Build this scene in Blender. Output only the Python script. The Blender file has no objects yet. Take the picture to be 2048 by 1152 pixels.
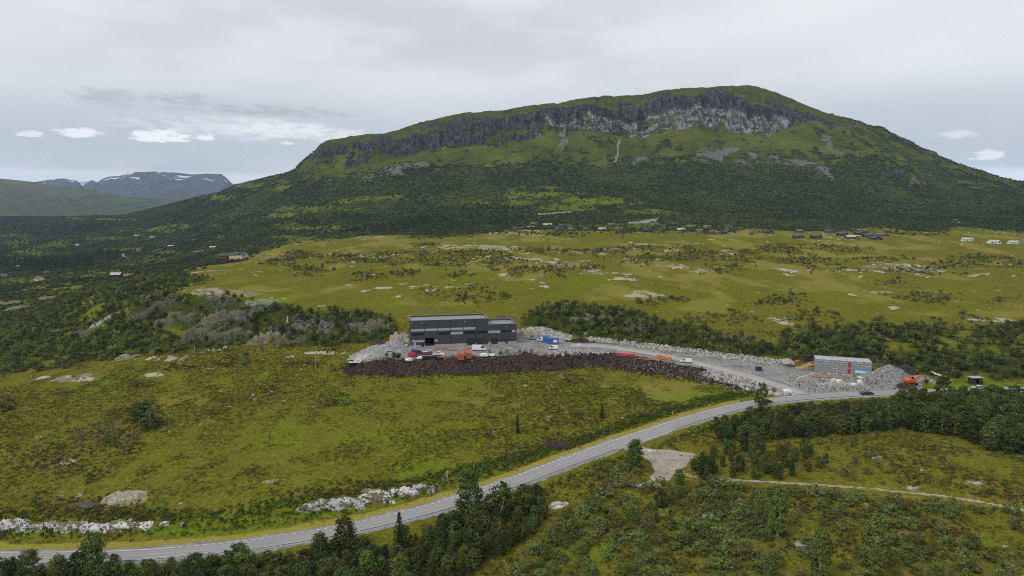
import bpy, math, random
import numpy as np
from mathutils import Vector

# ------------------------------------------------------------------ camera, sky, sun, exposure
SC = bpy.context.scene
COL = SC.collection
CAMZ, FPX, PITCH = 72.0, 1365.0, math.atan((576 - 408) / 1365.0)
CP, SP = math.cos(PITCH), math.sin(PITCH)
cam_data = bpy.data.cameras.new("camera")
cam = bpy.data.objects.new("camera", cam_data)
COL.objects.link(cam)
cam.location = (0, 0, CAMZ)
cam.rotation_euler = (math.pi / 2 - PITCH, 0, 0)
cam_data.sensor_width = 36.0
cam_data.lens = 36.0 * FPX / 2048.0
cam_data.clip_start, cam_data.clip_end = 1.0, 60000.0
SC.camera = cam

SUN_EL, SUN_AZ = math.radians(48), math.radians(-125)      # azimuth from +Y towards +X
world = bpy.data.worlds.new("World")
SC.world = world
world.use_nodes = True


def build_sky():
    nt = world.node_tree
    nt.nodes.clear()
    N, L = nt.nodes.new, nt.links.new
    out = N("ShaderNodeOutputWorld")
    bg = N("ShaderNodeBackground")
    L(bg.outputs[0], out.inputs[0])
    sky = N("ShaderNodeTexSky")
    sky.sky_type = 'NISHITA'
    sky.sun_disc = False
    sky.sun_elevation = SUN_EL
    sky.sun_rotation = SUN_AZ
    tc = N("ShaderNodeTexCoord")
    sep = N("ShaderNodeSeparateXYZ")
    L(tc.outputs["Generated"], sep.inputs[0])

    def math_(op, a, b=None, c=None, clamp=False):
        n = N("ShaderNodeMath")
        n.operation = op
        n.use_clamp = clamp
        for i, s in enumerate((a, b, c)):
            if s is None:
                continue
            if isinstance(s, (int, float)):
                n.inputs[i].default_value = s
            else:
                L(s, n.inputs[i])
        return n.outputs[0]

    def mixc(fac, a, b):
        n = N("ShaderNodeMix")
        n.data_type = 'RGBA'
        for s, i in ((fac, 0), (a, 6), (b, 7)):
            if isinstance(s, (int, float)):
                n.inputs[i].default_value = s
            elif isinstance(s, tuple):
                n.inputs[i].default_value = (*s, 1)
            else:
                L(s, n.inputs[i])
        return n.outputs[2]

    az = math_('ARCTAN2', sep.outputs[0], sep.outputs[1])
    el = math_('ARCSINE', sep.outputs[2])
    comb = N("ShaderNodeCombineXYZ")
    L(az, comb.inputs[0])
    L(math_('MULTIPLY', el, 3.2), comb.inputs[1])

    def noise(scale, detail, rough=0.55, dist=0.0, vec=None, off=0.0):
        n = N("ShaderNodeTexNoise")
        n.inputs["Scale"].default_value = scale
        n.inputs["Detail"].default_value = detail
        n.inputs["Roughness"].default_value = rough
        n.inputs["Distortion"].default_value = dist
        mp = N("ShaderNodeMapping")
        mp.inputs["Location"].default_value = (off, off * 0.7, 0)
        L(vec or comb.outputs[0], mp.inputs[0])
        L(mp.outputs[0], n.inputs["Vector"])
        return n.outputs["Fac"]

    def ramp(val, a, b):
        n = N("ShaderNodeMapRange")
        n.interpolation_type = 'SMOOTHSTEP'
        L(val, n.inputs[0])
        n.inputs[1].default_value = a
        n.inputs[2].default_value = b
        return n.outputs[0]

    # high stratus sheet: pale grey with large slow variation
    big = noise(1.6, 2, 0.5, 0.0, off=3.1)
    mid = noise(4.5, 3, 0.55, 0.0, off=8.7)
    sheet = mixc(ramp(big, 0.36, 0.66), (0.605, 0.617, 0.636), (0.80, 0.812, 0.825))
    sheet = mixc(math_('MULTIPLY', ramp(mid, 0.40, 0.66), 0.6), sheet, (0.80, 0.81, 0.83))
    # blue-grey lower belt of clear-ish air just above the mountains
    belt = math_('MULTIPLY', ramp(el, 0.185, 0.10), ramp(el, 0.035, 0.075))
    beltn = mid
    belt = math_('MULTIPLY', belt, math_('ADD', math_('MULTIPLY', beltn, 0.9), 0.15))
    sheet = mixc(belt, sheet, (0.47, 0.525, 0.59))
    # bright strip at the horizon
    sheet = mixc(math_('MULTIPLY', ramp(el, 0.046, 0.036), 0.9), sheet, (0.88, 0.91, 0.94))

    # single clouds (azimuth, elevation, half widths, colour)
    wob = noise(9.0, 4, 0.6, 0.0, off=5.5)
    wob2 = noise(46.0, 4, 0.62, 0.0, off=2.2)
    wsum = math_('ADD', math_('MULTIPLY', math_('SUBTRACT', wob, 0.5), 2.6), math_('MULTIPLY', math_('SUBTRACT', wob2, 0.5), 3.2))

    def cloud(prev, u, v, ru, rv, colr, soft=0.55, flat=False):
        ca = math.atan((u - 1024) / FPX)
        ce = math.atan((408 - v) / FPX * math.cos(ca))
        ra, re = ru / FPX * math.cos(ca) ** 2, rv / FPX
        dx = math_('DIVIDE', math_('SUBTRACT', az, ca), ra)
        dy = math_('DIVIDE', math_('SUBTRACT', el, ce), re)
        if flat:   # flat base, domed top
            dy = math_('MAXIMUM', dy, math_('MULTIPLY', dy, -2.2))
        r = math_('ADD', math_('MULTIPLY', dx, dx), math_('MULTIPLY', dy, dy))
        m = math_('ADD', math_('SUBTRACT', 1.0, r), wsum)
        return mixc(math_('MULTIPLY', ramp(m, 0.0, soft * 1.6), colr[3]), prev, colr[:3])

    c = sheet
    W = (0.93, 0.95, 0.97)
    c = cloud(c, 470, 258, 260, 26, (*W, 0.55), 1.0)
    c = cloud(c, 620, 268, 130, 18, (*W, 0.6), 0.8)
    c = cloud(c, 160, 245, 170, 30, (0.60, 0.63, 0.68, 0.5), 1.2)
    c = cloud(c, 240, 205, 80, 18, (0.475, 0.495, 0.54, 0.85), 0.9)
    c = cloud(c, 400, 212, 100, 22, (0.44, 0.455, 0.50, 0.9), 0.9)
    c = cloud(c, 560, 228, 170, 13, (0.46, 0.475, 0.52, 0.9), 0.9)
    c = cloud(c, 80, 274, 34, 9, (*W, 0.75), 0.5, True)
    c = cloud(c, 168, 272, 55, 15, (*W, 0.95), 0.5, True)
    c = cloud(c, 335, 281, 70, 18, (0.96, 0.98, 1.0, 1.0), 0.5, True)
    c = cloud(c, 425, 281, 22, 9, (*W, 0.95), 0.5, True)
    c = cloud(c, 582, 290, 18, 7, (*W, 0.95), 0.5, True)
    c = cloud(c, 1888, 277, 54, 11, (0.74, 0.76, 0.80, 1.0), 0.55, True)
    c = cloud(c, 1960, 316, 40, 14, (0.88, 0.90, 0.93, 1.0), 0.5, True)
    c = cloud(c, 2040, 356, 70, 13, (0.92, 0.94, 0.96, 1.0), 0.5, True)

    # the thin blue behind it all: physical sky through the sheet
    skys = N("ShaderNodeMix")
    skys.data_type = 'RGBA'
    skys.blend_type = 'MULTIPLY'
    skys.inputs[0].default_value = 1.0
    L(sky.outputs[0], skys.inputs[6])
    skys.inputs[7].default_value = (0.08, 0.08, 0.08, 1)
    fin = mixc(0.93, skys.outputs[2], c)
    L(fin, bg.inputs[0])
    bg.inputs[1].default_value = 1.05


build_sky()
world.cycles.sampling_method = "MANUAL"
world.cycles.sample_map_resolution = 256
sun_data = bpy.data.lights.new("sun", 'SUN')
sun_data.energy = 1.5
sun_data.angle = math.radians(10)
sun_data.color = (1.0, 0.96, 0.9)
sun = bpy.data.objects.new("sun", sun_data)
COL.objects.link(sun)
_sd = Vector((math.sin(SUN_AZ) * math.cos(SUN_EL), math.cos(SUN_AZ) * math.cos(SUN_EL), math.sin(SUN_EL)))
sun.rotation_euler = (-_sd).to_track_quat('-Z', 'Y').to_euler()

SC.view_settings.view_transform = 'Standard'
SC.view_settings.look = 'None'
SC.view_settings.gamma = 1.0
SC.view_settings.use_curve_mapping = False
SC.view_settings.exposure = 0.12
SC.render.engine = 'CYCLES'
SC.cycles.use_denoising = False
SC.cycles.max_bounces = 5
SC.cycles.diffuse_bounces = 1
SC.cycles.glossy_bounces = 2
SC.cycles.transmission_bounces = 3
SC.cycles.transparent_max_bounces = 4
SC.cycles.volume_bounces = 0
SC.cycles.pixel_filter_type = 'BLACKMAN_HARRIS'
SC.cycles.filter_width = 1.0

rnd = random.Random(7)
rng = np.random.default_rng(11)

# ------------------------------------------------------------------ numpy noise
_perm = np.random.default_rng(5).permutation(4096)
_vals = np.random.default_rng(6).random(4096) * 2 - 1


def vnoise(x, y, seed=0):
    xi, yi = np.floor(x).astype(np.int64), np.floor(y).astype(np.int64)
    fx, fy = x - xi, y - yi
    fx = fx * fx * fx * (fx * (fx * 6 - 15) + 10)
    fy = fy * fy * fy * (fy * (fy * 6 - 15) + 10)

    def h(a, b):
        return _vals[_perm[(_perm[(a + seed * 57) & 4095] + b) & 4095]]
    a, b, c, d = h(xi, yi), h(xi + 1, yi), h(xi, yi + 1), h(xi + 1, yi + 1)
    return (a * (1 - fx) + b * fx) * (1 - fy) + (c * (1 - fx) + d * fx) * fy


def fbm(x, y, oct=4, seed=0, gain=0.5):
    s, a, n = 0, 1.0, 0
    for i in range(oct):
        s = s + a * vnoise(x * 2 ** i + 13.7 * i, y * 2 ** i - 7.3 * i, seed + i)
        n += a
        a *= gain
    return s / n


def sstep(x, a, b):
    t = np.clip((x - a) / (b - a), 0, 1)
    return t * t * (3 - 2 * t)


# ------------------------------------------------------------------ picture ray <-> place
def ray(u, v):
    """direction of a sight line: (x per y, z per y)"""
    a, b = (np.asarray(u, float) - 1024) / FPX, -(np.asarray(v, float) - 576) / FPX
    Y = CP + b * SP
    return a / Y, (-SP + b * CP) / Y


def project(x, y, z):
    dz = z - CAMZ
    fwd = y * CP - dz * SP
    up = y * SP + dz * CP
    fwd = np.maximum(fwd, 1e-3)
    return 1024 + FPX * x / fwd, 576 - FPX * up / fwd


# ------------------------------------------------------------------ terrain: loft of contour lines, near to far
US = [-900, 0, 250, 400, 500, 600, 720, 820, 1024, 1150, 1250, 1300, 1400, 1500, 1600, 1700, 1850, 2048, 2900]


def c_z(pts):           # points (u, v, z): distance follows from height
    out = []
    for u, v, z in pts:
        t, s = ray(u, v)
        y = (z - CAMZ) / s
        out.append((float(t), float(y), z))
    return out


def c_y(pts):           # points (u, v, y): height follows from distance
    out = []
    for u, v, y in pts:
        t, s = ray(u, v)
        out.append((float(t), y, float(CAMZ + s * y)))
    return out


CURVES = []
CURVES.append([(-1.4, 25, -16), (-0.5, 25, -14), (0, 25, -8), (0.6, 25, -3), (1.4, 25, -3)])
CURVES.append(c_z([(-900, 1152, -19), (0, 1152, -17), (250, 1152, -16.5), (500, 1152, -15), (750, 1152, -12.5), (1024, 1152, -9), (1300, 1152, -6), (1550, 1152, -4), (1800, 1152, -3), (2048, 1152, -2), (2900, 1152, -2)]))
CURVES.append(c_z([(-900, 1138, -17.5), (0, 1135, -15.5), (250, 1132, -15), (500, 1118, -13.5), (750, 1090, -11), (1024, 1045, -7), (1300, 995, -2.6), (1550, 955, -1.2), (1800, 945, -0.3), (2048, 945, 0.3), (2900, 945, 0)]))
CURVES.append(c_z([(-900, 1116, -15.5), (0, 1115, -14), (250, 1112, -13.5), (500, 1090, -11.7), (640, 1070, -10), (750, 1047, -8.6), (864, 1017, -7), (1024, 966, -5), (1092, 940, -4), (1234, 888, -2), (1300, 866, -1.4), (1420, 828, -.5), (1500, 809, -.2), (1550, 801, 0), (1640, 793, 0), (1732, 788, 0), (1850, 784, .3), (2048, 779, 1), (2900, 770, 1)]))
CURVES.append(c_z([(-900, 1086, -15.2), (0, 1084, -13.8), (250, 1081, -13.3), (500, 1062, -11.5), (640, 1044, -9.8), (750, 1022, -8.4), (864, 992, -6.8), (1024, 944, -5), (1092, 922, -4.2), (1234, 873, -2.3), (1300, 853, -1.6), (1420, 817, -.7), (1500, 799, -.4), (1550, 791, -.2), (1640, 784, .2), (1732, 779, .3), (1850, 775, .5), (2048, 770, 1), (2900, 762, 1)]))
CURVES.append(c_z([(-900, 1040, -12), (0, 1022, -9.6), (250, 1030, -9.4), (330, 1042, -10), (500, 1035, -9.6), (620, 1000, -6.4), (750, 975, -5), (890, 950, -4), (1024, 915, -4.6), (1092, 897, -4.4), (1234, 852, -2.7), (1300, 835, -2), (1420, 803, -.9), (1500, 790, -.5), (1550, 783, -.2), (1640, 776, .5), (1732, 772, .6), (1850, 768, .9), (2048, 764, 1), (2900, 755, 1)]))
CURVES.append(c_z([(-900, 930, -12), (0, 900, -7), (250, 900, -5.5), (500, 890, -4.5), (750, 875, -3.5), (1024, 850, -2.6), (1150, 830, -2.2), (1300, 800, -1.6), (1400, 787, -1), (1500, 782, -.4), (1600, 774, .3), (1732, 767, .8), (1850, 764, 1.1), (2048, 760, 1.2), (2900, 750, 1.2)]))
CURVES.append(c_z([(-900, 800, -14), (0, 768, -8), (250, 764, -4), (500, 762, -2), (690, 746, .6), (720, 747, 1), (820, 747, 1), (900, 745, 1), (1024, 741, 1), (1100, 735, 1), (1184, 729, 1), (1230, 733, .9), (1300, 743, .7), (1360, 752, .5), (1400, 757, .4), (1470, 769, .2), (1530, 782, .0), (1600, 766, .8), (1732, 760, 1.2), (1850, 757, 1.4), (2048, 753, 1.5), (2900, 740, 1.5)]))
CURVES.append(c_z([(-900, 760, -16), (0, 715, -7), (250, 712, -2), (500, 710, .8), (660, 720, 2.0), (720, 720, 5.0), (800, 719, 5.5), (900, 717, 5.5), (1024, 712, 5.5), (1150, 706, 5.5), (1230, 708, 5.2), (1300, 719, 4.5), (1400, 738, 3.2), (1470, 753, 1.8), (1530, 766, .9), (1600, 752, 1.4), (1732, 752, 1.7), (1850, 749, 2), (2048, 744, 2.4), (2900, 730, 2)]))
CURVES.append(c_z([(-900, 690, -22), (0, 668, -10), (250, 692, -.5), (500, 692, 3.5), (680, 694, 4.6), (740, 683, 6.2), (800, 672, 6.9), (1040, 670, 6.8), (1100, 671, 6.8), (1200, 684, 6.3), (1300, 697, 5.3), (1400, 711, 3.9), (1500, 724, 2.9), (1600, 733, 2.6), (1732, 736, 2.4), (1850, 734, 3), (2048, 728, 3.8), (2900, 710, 4)]))
CURVES.append(c_z([(-900, 640, -28), (0, 632, -17), (140, 622, 0), (250, 600, 13.5), (330, 592, 19), (420, 592, 21), (500, 600, 20.4), (600, 618, 17.5), (700, 634, 14.8), (780, 637, 14.4), (820, 636, 14.5), (1024, 634, 14.8), (1150, 628, 15.4), (1250, 642, 13.6), (1320, 655, 12.0), (1400, 668, 10.6), (1500, 682, 9.2), (1600, 690, 8.6), (1732, 694, 7.5), (1850, 694, 7.4), (2048, 686, 8.6), (2900, 670, 8)]))
CURVES.append(c_z([(-900, 590, -34), (0, 575, -30), (150, 570, -20), (250, 556, -9), (330, 545, 5), (400, 556, 18.5), (500, 560, 19.8), (700, 575, 18.8), (1024, 570, 18.6), (1300, 590, 16), (1550, 615, 12.5), (1800, 620, 11.5), (2048, 620, 11.5), (2900, 615, 11)]))
CURVES.append(c_z([(-900, 530, -44), (0, 520, -42), (150, 520, -40), (250, 520, -36), (340, 520, -25), (420, 515, -8), (500, 510, 3), (600, 505, 14), (750, 500, 19), (1024, 500, 21.5), (1300, 506, 21), (1550, 520, 18.5), (1800, 525, 18), (2048, 525, 18), (2900, 525, 18)]))
CURVES.append(c_z([(-900, 480, -46), (0, 478, -44), (150, 476, -36), (250, 474, -25), (400, 472, 0), (500, 470, 12), (600, 468, 19), (800, 470, 24), (1024, 468, 28), (1300, 468, 29.5), (1500, 474, 27.5), (1700, 480, 26), (2048, 490, 23), (2900, 490, 22)]))
CURVES.append(c_z([(-900, 448, -10), (0, 445, -4), (150, 444, 0), (250, 442, 8), (400, 438, 28), (500, 434, 40), (600, 432, 46), (800, 432, 48), (1024, 432, 50), (1300, 434, 49), (1500, 438, 46), (1700, 442, 43), (2048, 452, 36), (2900, 455, 34)]))
CURVES.append(c_y([(-900, 437, 3100), (0, 436, 3050), (150, 436, 3000), (250, 433, 2900), (330, 422, 2600), (400, 415, 2300), (500, 404, 1950), (600, 388, 1750), (800, 378, 1650), (1024, 375, 1600), (1400, 372, 1600), (1700, 380, 1580), (1900, 400, 1560), (2048, 415, 1500), (2900, 435, 1500)]))
CURVES.append(c_y([(-900, 435.5, 3300), (0, 434.5, 3250), (150, 434.5, 3200), (250, 431, 3050), (330, 417, 2750), (400, 402, 2450), (470, 388, 2200), (540, 377, 2020), (600, 365, 1930), (700, 355, 1900), (760, 345, 1890), (800, 334, 1880), (900, 331, 1880), (1000, 334, 1850), (1100, 324, 1860), (1200, 325, 1850), (1300, 325, 1850), (1400, 318, 1850), (1500, 311, 1860), (1600, 318, 1850), (1650, 318, 1850), (1750, 322, 1830), (1850, 345, 1800), (1950, 371, 1780), (2048, 390, 1750), (2900, 428, 1700)]))
_base = [(-900, 434, 3500), (0, 433, 3450), (150, 433, 3400), (250, 430, 3250), (330, 413, 2900), (400, 396, 2600), (437, 389, 2500), (516, 369, 2350), (560, 362, 2150), (600, 345, 2100), (640, 325, 2070), (660, 326, 2060), (700, 333, 2050), (750, 324, 2050), (800, 311, 2050), (850, 301, 2050), (900, 296, 2050), (950, 291, 2050), (1000, 286, 2050), (1050, 276, 2050), (1100, 269, 2050), (1150, 263, 2050), (1200, 262, 2050), (1250, 276, 2040), (1300, 268, 2040), (1350, 258, 2040), (1400, 255, 2040), (1450, 258, 2040), (1500, 266, 2040), (1545, 272, 2040), (1570, 256, 2060), (1620, 242, 2080), (1700, 262, 2080), (1800, 297, 2050), (1900, 338, 2000), (2048, 378, 1950), (2900, 425, 1900)]
CURVES.append(c_y(_base))
_top = [(-900, 433.5, 3560), (0, 432.7, 3510), (150, 432.7, 3460), (250, 429.6, 3310), (330, 412, 2960), (400, 394, 2680), (437, 387, 2600), (516, 362, 2450), (560, 353, 2230), (600, 335, 2150), (640, 298, 2110), (660, 292, 2100), (700, 288, 2095), (750, 289, 2090), (790, 284, 2095), (830, 268, 2095), (870, 262, 2095), (930, 254, 2095), (980, 240, 2095), (1000, 234, 2095), (1050, 224, 2095), (1100, 219, 2095), (1150, 211, 2095), (1190, 207, 2095), (1225, 222, 2090), (1260, 222, 2090), (1290, 208, 2090), (1330, 197, 2090), (1400, 190, 2090), (1440, 189, 2090), (1480, 193, 2090), (1500, 209, 2085), (1560, 214, 2100), (1620, 226, 2120), (1700, 254, 2130), (1800, 289, 2100), (1900, 331, 2050), (2048, 373, 2000), (2900, 423, 1950)]
CURVES.append(c_y(_top))
RIDGE = [(-900, 433), (0, 432.4), (150, 432.4), (250, 429), (330, 411), (400, 392), (437, 385), (472, 369), (516, 359), (560, 349), (583, 345), (600, 328), (625, 308), (650, 286), (700, 276), (738, 270), (760, 272), (800, 261), (850, 245), (900, 232), (925, 227), (960, 226), (1000, 226), (1050, 217), (1100, 215), (1140, 206), (1180, 199), (1215, 196), (1260, 195), (1300, 190), (1330, 187), (1360, 181), (1400, 180), (1430, 179), (1470, 176), (1500, 175), (1530, 180), (1545, 184), (1570, 195), (1600, 207), (1645, 226), (1700, 238), (1750, 252), (1800, 277), (1850, 302), (1900, 322), (1950, 342), (2000, 357), (2048, 366), (2900, 420)]
_tyy = np.interp([p[0] for p in RIDGE], [p[0] for p in _top], [p[2] for p in _top])
CURVES.append(c_y([(u, v, float(yy) + (120 if u < 600 else 230)) for (u, v), yy in zip(RIDGE, _tyy)]))
CURVES.append([(t, y + 500, z - 60) for t, y, z in CURVES[-1]])
CURVES.append([(t, 6500, -150) for t, y, z in CURVES[-1]])

NT = 700
tcol = np.concatenate([np.linspace(-1.3, -0.80, 36)[:-1], np.linspace(-0.80, 0.80, NT), np.linspace(0.80, 1.3, 36)[1:]])
yrow = np.concatenate([np.linspace(30, 128, 13), np.arange(130, 352, 0.75), np.arange(353, 500, 1.6), np.arange(502, 1100, 5.0),
                       np.arange(1105, 1880, 5.5), np.arange(1882, 2200, 2.6), np.arange(2205, 2480, 9.0), np.linspace(2500, 6400, 46)])
K = len(CURVES)
KY = np.array([np.interp(tcol, [p[0] for p in sorted(c)], [p[1] for p in sorted(c)]) for c in CURVES])
KZ = np.array([np.interp(tcol, [p[0] for p in sorted(c)], [p[2] for p in sorted(c)]) for c in CURVES])
for k in range(1, K):
    KY[k] = np.maximum(KY[k], KY[k - 1] + 2.0)
# light smoothing across columns, so that the contour's kinks do not show as radial creases
def smooth_cols(A, n):
    ker = np.hanning(2 * n + 3)[1:-1]
    ker /= ker.sum()
    P = np.pad(A, ((0, 0), (n, n)), mode='edge')
    return np.array([np.convolve(r, ker, mode='valid') for r in P])
for sl, n in ((slice(0, 15), 14), (slice(15, 17), 8), (slice(17, 20), 2)):
    KY[sl], KZ[sl] = smooth_cols(KY[sl], n), smooth_cols(KZ[sl], n)
for k in range(1, K):
    KY[k] = np.maximum(KY[k], KY[k - 1] + 2.0)
# an apron line below the cliff keeps the grass slope free of the cliff's gullies
KY = np.insert(KY, 17, KY[16] * 0.16 + KY[17] * 0.84, axis=0)
KZ = np.insert(KZ, 17, KZ[16] * 0.19 + KZ[17] * 0.81, axis=0)
K += 1
# gullies and buttresses of the cliff band
_wb = sstep(tcol, -0.29, -0.26) * (1 - sstep(tcol, 0.47, 0.52))
KY[18] += _wb * (fbm(tcol * 60, tcol * 0 + 1.5, 3, 3, 0.6) * 22)
KY[19] += _wb * (fbm(tcol * 90, tcol * 0 + 1.9, 4, 3, 0.65) * 22 + fbm(tcol * 220, tcol * 0 + 7, 3, 9) * 12)
KZ[18] += _wb * fbm(tcol * 55, tcol * 0 + 4.5, 3, 5) * 20
KZ[19] += _wb * fbm(tcol * 60, tcol * 0 + 2.5, 3, 6) * 9
for k in range(1, K):
    KY[k] = np.maximum(KY[k], KY[k - 1] + 2.0)


def pchip_cols(KY, KZ, yq):
    h = np.diff(KY, axis=0)
    d = np.diff(KZ, axis=0) / h
    m = np.zeros_like(KZ)
    w1, w2 = 2 * h[1:] + h[:-1], h[1:] + 2 * h[:-1]
    same = d[:-1] * d[1:] > 0
    with np.errstate(divide='ignore', invalid='ignore'):
        hm = (w1 + w2) / (w1 / d[:-1] + w2 / d[1:])
    m[1:-1] = np.where(same, hm, 0)
    m[0], m[-1] = d[0], d[-1]
    Z = np.empty((len(yq), KY.shape[1]))
    for c in range(KY.shape[1]):
        i = np.clip(np.searchsorted(KY[:, c], yq) - 1, 0, KY.shape[0] - 2)
        hh = h[i, c]
        s = np.clip((yq - KY[i, c]) / hh, 0, 1)
        Z[:, c] = ((1 + 2 * s) * (1 - s) ** 2 * KZ[i, c] + s * (1 - s) ** 2 * hh * m[i, c]
                   + s * s * (3 - 2 * s) * KZ[i + 1, c] + s * s * (s - 1) * hh * m[i + 1, c])
    return Z


GZ = pchip_cols(KY, KZ, yrow)
GY = np.repeat(yrow[:, None], len(tcol), 1)
GX = tcol[None, :] * GY


def height(x, y):
    x, y = np.asarray(x, float), np.asarray(y, float)
    t = x / np.maximum(y, 1)
    i = np.clip(np.searchsorted(yrow, y) - 1, 0, len(yrow) - 2)
    j = np.clip(np.searchsorted(tcol, t) - 1, 0, len(tcol) - 2)
    a = np.clip((y - yrow[i]) / (yrow[i + 1] - yrow[i]), 0, 1)
    b = np.clip((t - tcol[j]) / (tcol[j + 1] - tcol[j]), 0, 1)
    return (GZ[i, j] * (1 - a) + GZ[i + 1, j] * a) * (1 - b) + (GZ[i, j + 1] * (1 - a) + GZ[i + 1, j + 1] * a) * b


def gp(u, v):
    """the place on the ground that a sight line meets first"""
    t, s = ray(u, v)
    t, s = float(t), float(s)
    zr = CAMZ + s * yrow
    zg = height(t * yrow, yrow)
    hit = np.nonzero((zg >= zr) & (yrow > 60))[0]
    i = int(hit[0]) if len(hit) else int(np.argmin(zr - zg))
    i = max(i, 1)
    d0, d1 = zr[i - 1] - zg[i - 1], zr[i] - zg[i]
    k = d0 / (d0 - d1) if d0 != d1 else 0
    k = min(max(k, 0), 1)
    y = yrow[i - 1] + k * (yrow[i] - yrow[i - 1])
    x = t * y
    return Vector((x, y, float(height(x, y))))


def in_poly(u, v, poly):
    u, v = np.asarray(u, float), np.asarray(v, float)
    r = np.zeros(u.shape, bool)
    n = len(poly)
    for i in range(n):
        x1, y1 = poly[i]
        x2, y2 = poly[(i + 1) % n]
        c = ((y1 > v) != (y2 > v)) & (u < (x2 - x1) * (v - y1) / (y2 - y1 + 1e-9) + x1)
        r ^= c
    return r


def poly_dist(u, v, poly, closed=True):
    """distance in pixels to a polygon's outline"""
    best = np.full(u.shape, 1e9)
    n = len(poly)
    for i in range(n if closed else n - 1):
        (x1, y1), (x2, y2) = poly[i], poly[(i + 1) % n]
        dx, dy = x2 - x1, y2 - y1
        s = np.clip(((u - x1) * dx + (v - y1) * dy) / (dx * dx + dy * dy + 1e-9), 0, 1)
        best = np.minimum(best, np.hypot(u - x1 - s * dx, v - y1 - s * dy))
    return best


def poly_mask(u, v, poly, soft=3.0):
    d = poly_dist(u, v, poly)
    return np.where(in_poly(u, v, poly), 0.5 + 0.5 * np.clip(d / soft, 0, 1), 0.5 - 0.5 * np.clip(d / soft, 0, 1))


# ---- lines of the roads (world), taken where they lie
def spline(P, step):
    P = np.array(P, float)
    Q = [P[0] * 2 - P[1]] + list(P) + [P[-1] * 2 - P[-2]]
    out = []
    for i in range(1, len(Q) - 2):
        p0, p1, p2, p3 = Q[i - 1], Q[i], Q[i + 1], Q[i + 2]
        n = max(2, int(np.linalg.norm(p2 - p1) / step))
        for k in range(n):
            t = k / n
            out.append(0.5 * ((2 * p1) + (-p0 + p2) * t + (2 * p0 - 5 * p1 + 4 * p2 - p3) * t * t + (-p0 + 3 * p1 - 3 * p2 + p3) * t ** 3))
    out.append(P[-1])
    out = np.array(out)
    s = np.concatenate([[0], np.cumsum(np.linalg.norm(np.diff(out, axis=0), axis=1))])
    q = np.arange(0, s[-1], step)
    return np.array([np.interp(q, s, out[:, k]) for k in range(3)]).T


def smooth1(a, n):
    P = np.pad(a, (n, n), mode='edge')
    return np.convolve(P, np.ones(2 * n + 1) / (2 * n + 1), mode='valid')


def ground_line(uvs, step, sm=6):
    L = spline([tuple(gp(u, v)) for u, v in uvs], step)
    L[:, 2] = smooth1(L[:, 2], sm)
    return L


ROAD = ground_line([(-420, 1116), (-200, 1116), (0, 1115.5), (120, 1115), (250, 1112), (380, 1102), (500, 1090), (640, 1068), (750, 1046), (864, 1017), (950, 990), (1024, 966), (1092, 940), (1160, 915), (1234, 888), (1300, 866), (1360, 846), (1420, 828), (1480, 813), (1550, 801), (1640, 793), (1732, 788), (1850, 784), (1950, 781), (2048, 779), (2200, 776), (2400, 773)], 1.0, 12)
ACCESS = ground_line([(1140, 690), (1200, 691), (1260, 699), (1320, 709), (1372, 720), (1440, 736), (1500, 752), (1545, 766), (1585, 780), (1612, 794)], 1.0, 8)
PATH = ground_line([(1330, 940), (1362, 947), (1400, 955), (1460, 959), (1530, 963), (1600, 967), (1680, 972), (1760, 979), (1850, 988), (1930, 998), (2030, 1016), (2150, 1040)], 0.8, 5)
SPUR = ground_line([(1262, 893), (1300, 905), (1335, 915), (1345, 930), (1330, 945), (1318, 958)], 0.8, 4)


def line_field(L, X, Y):
    """distance to a line and its height there, for points near it"""
    D = np.full(X.shape, 1e9)
    Zl = np.zeros(X.shape)
    A, B = L[:-1], L[1:]
    step = 3
    for k in range(0, len(A), step):
        a, b = A[k], L[min(k + step, len(L) - 1)]
        dx, dy = b[0] - a[0], b[1] - a[1]
        m = dx * dx + dy * dy
        if m < 1e-6:
            continue
        R = 26
        sel = (X > min(a[0], b[0]) - R) & (X < max(a[0], b[0]) + R) & (Y > min(a[1], b[1]) - R) & (Y < max(a[1], b[1]) + R)
        if not sel.any():
            continue
        xs, ys = X[sel], Y[sel]
        s = np.clip(((xs - a[0]) * dx + (ys - a[1]) * dy) / m, 0, 1)
        d = np.hypot(xs - a[0] - s * dx, ys - a[1] - s * dy)
        z = a[2] + s * (b[2] - a[2])
        dd, zz = D[sel], Zl[sel]
        u = d < dd
        dd[u], zz[u] = d[u], z[u]
        D[sel], Zl[sel] = dd, zz
    return D, Zl


near = GY < 345
NR = int(np.nonzero(yrow > 345)[0][0])
nX, nY = GX[:NR], GY[:NR]
dR, zR = line_field(ROAD, nX, nY)
dA, zA = line_field(ACCESS, nX, nY)
dP, zP = line_field(PATH, nX, nY)
dS, zS = line_field(SPUR, nX, nY)

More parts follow.
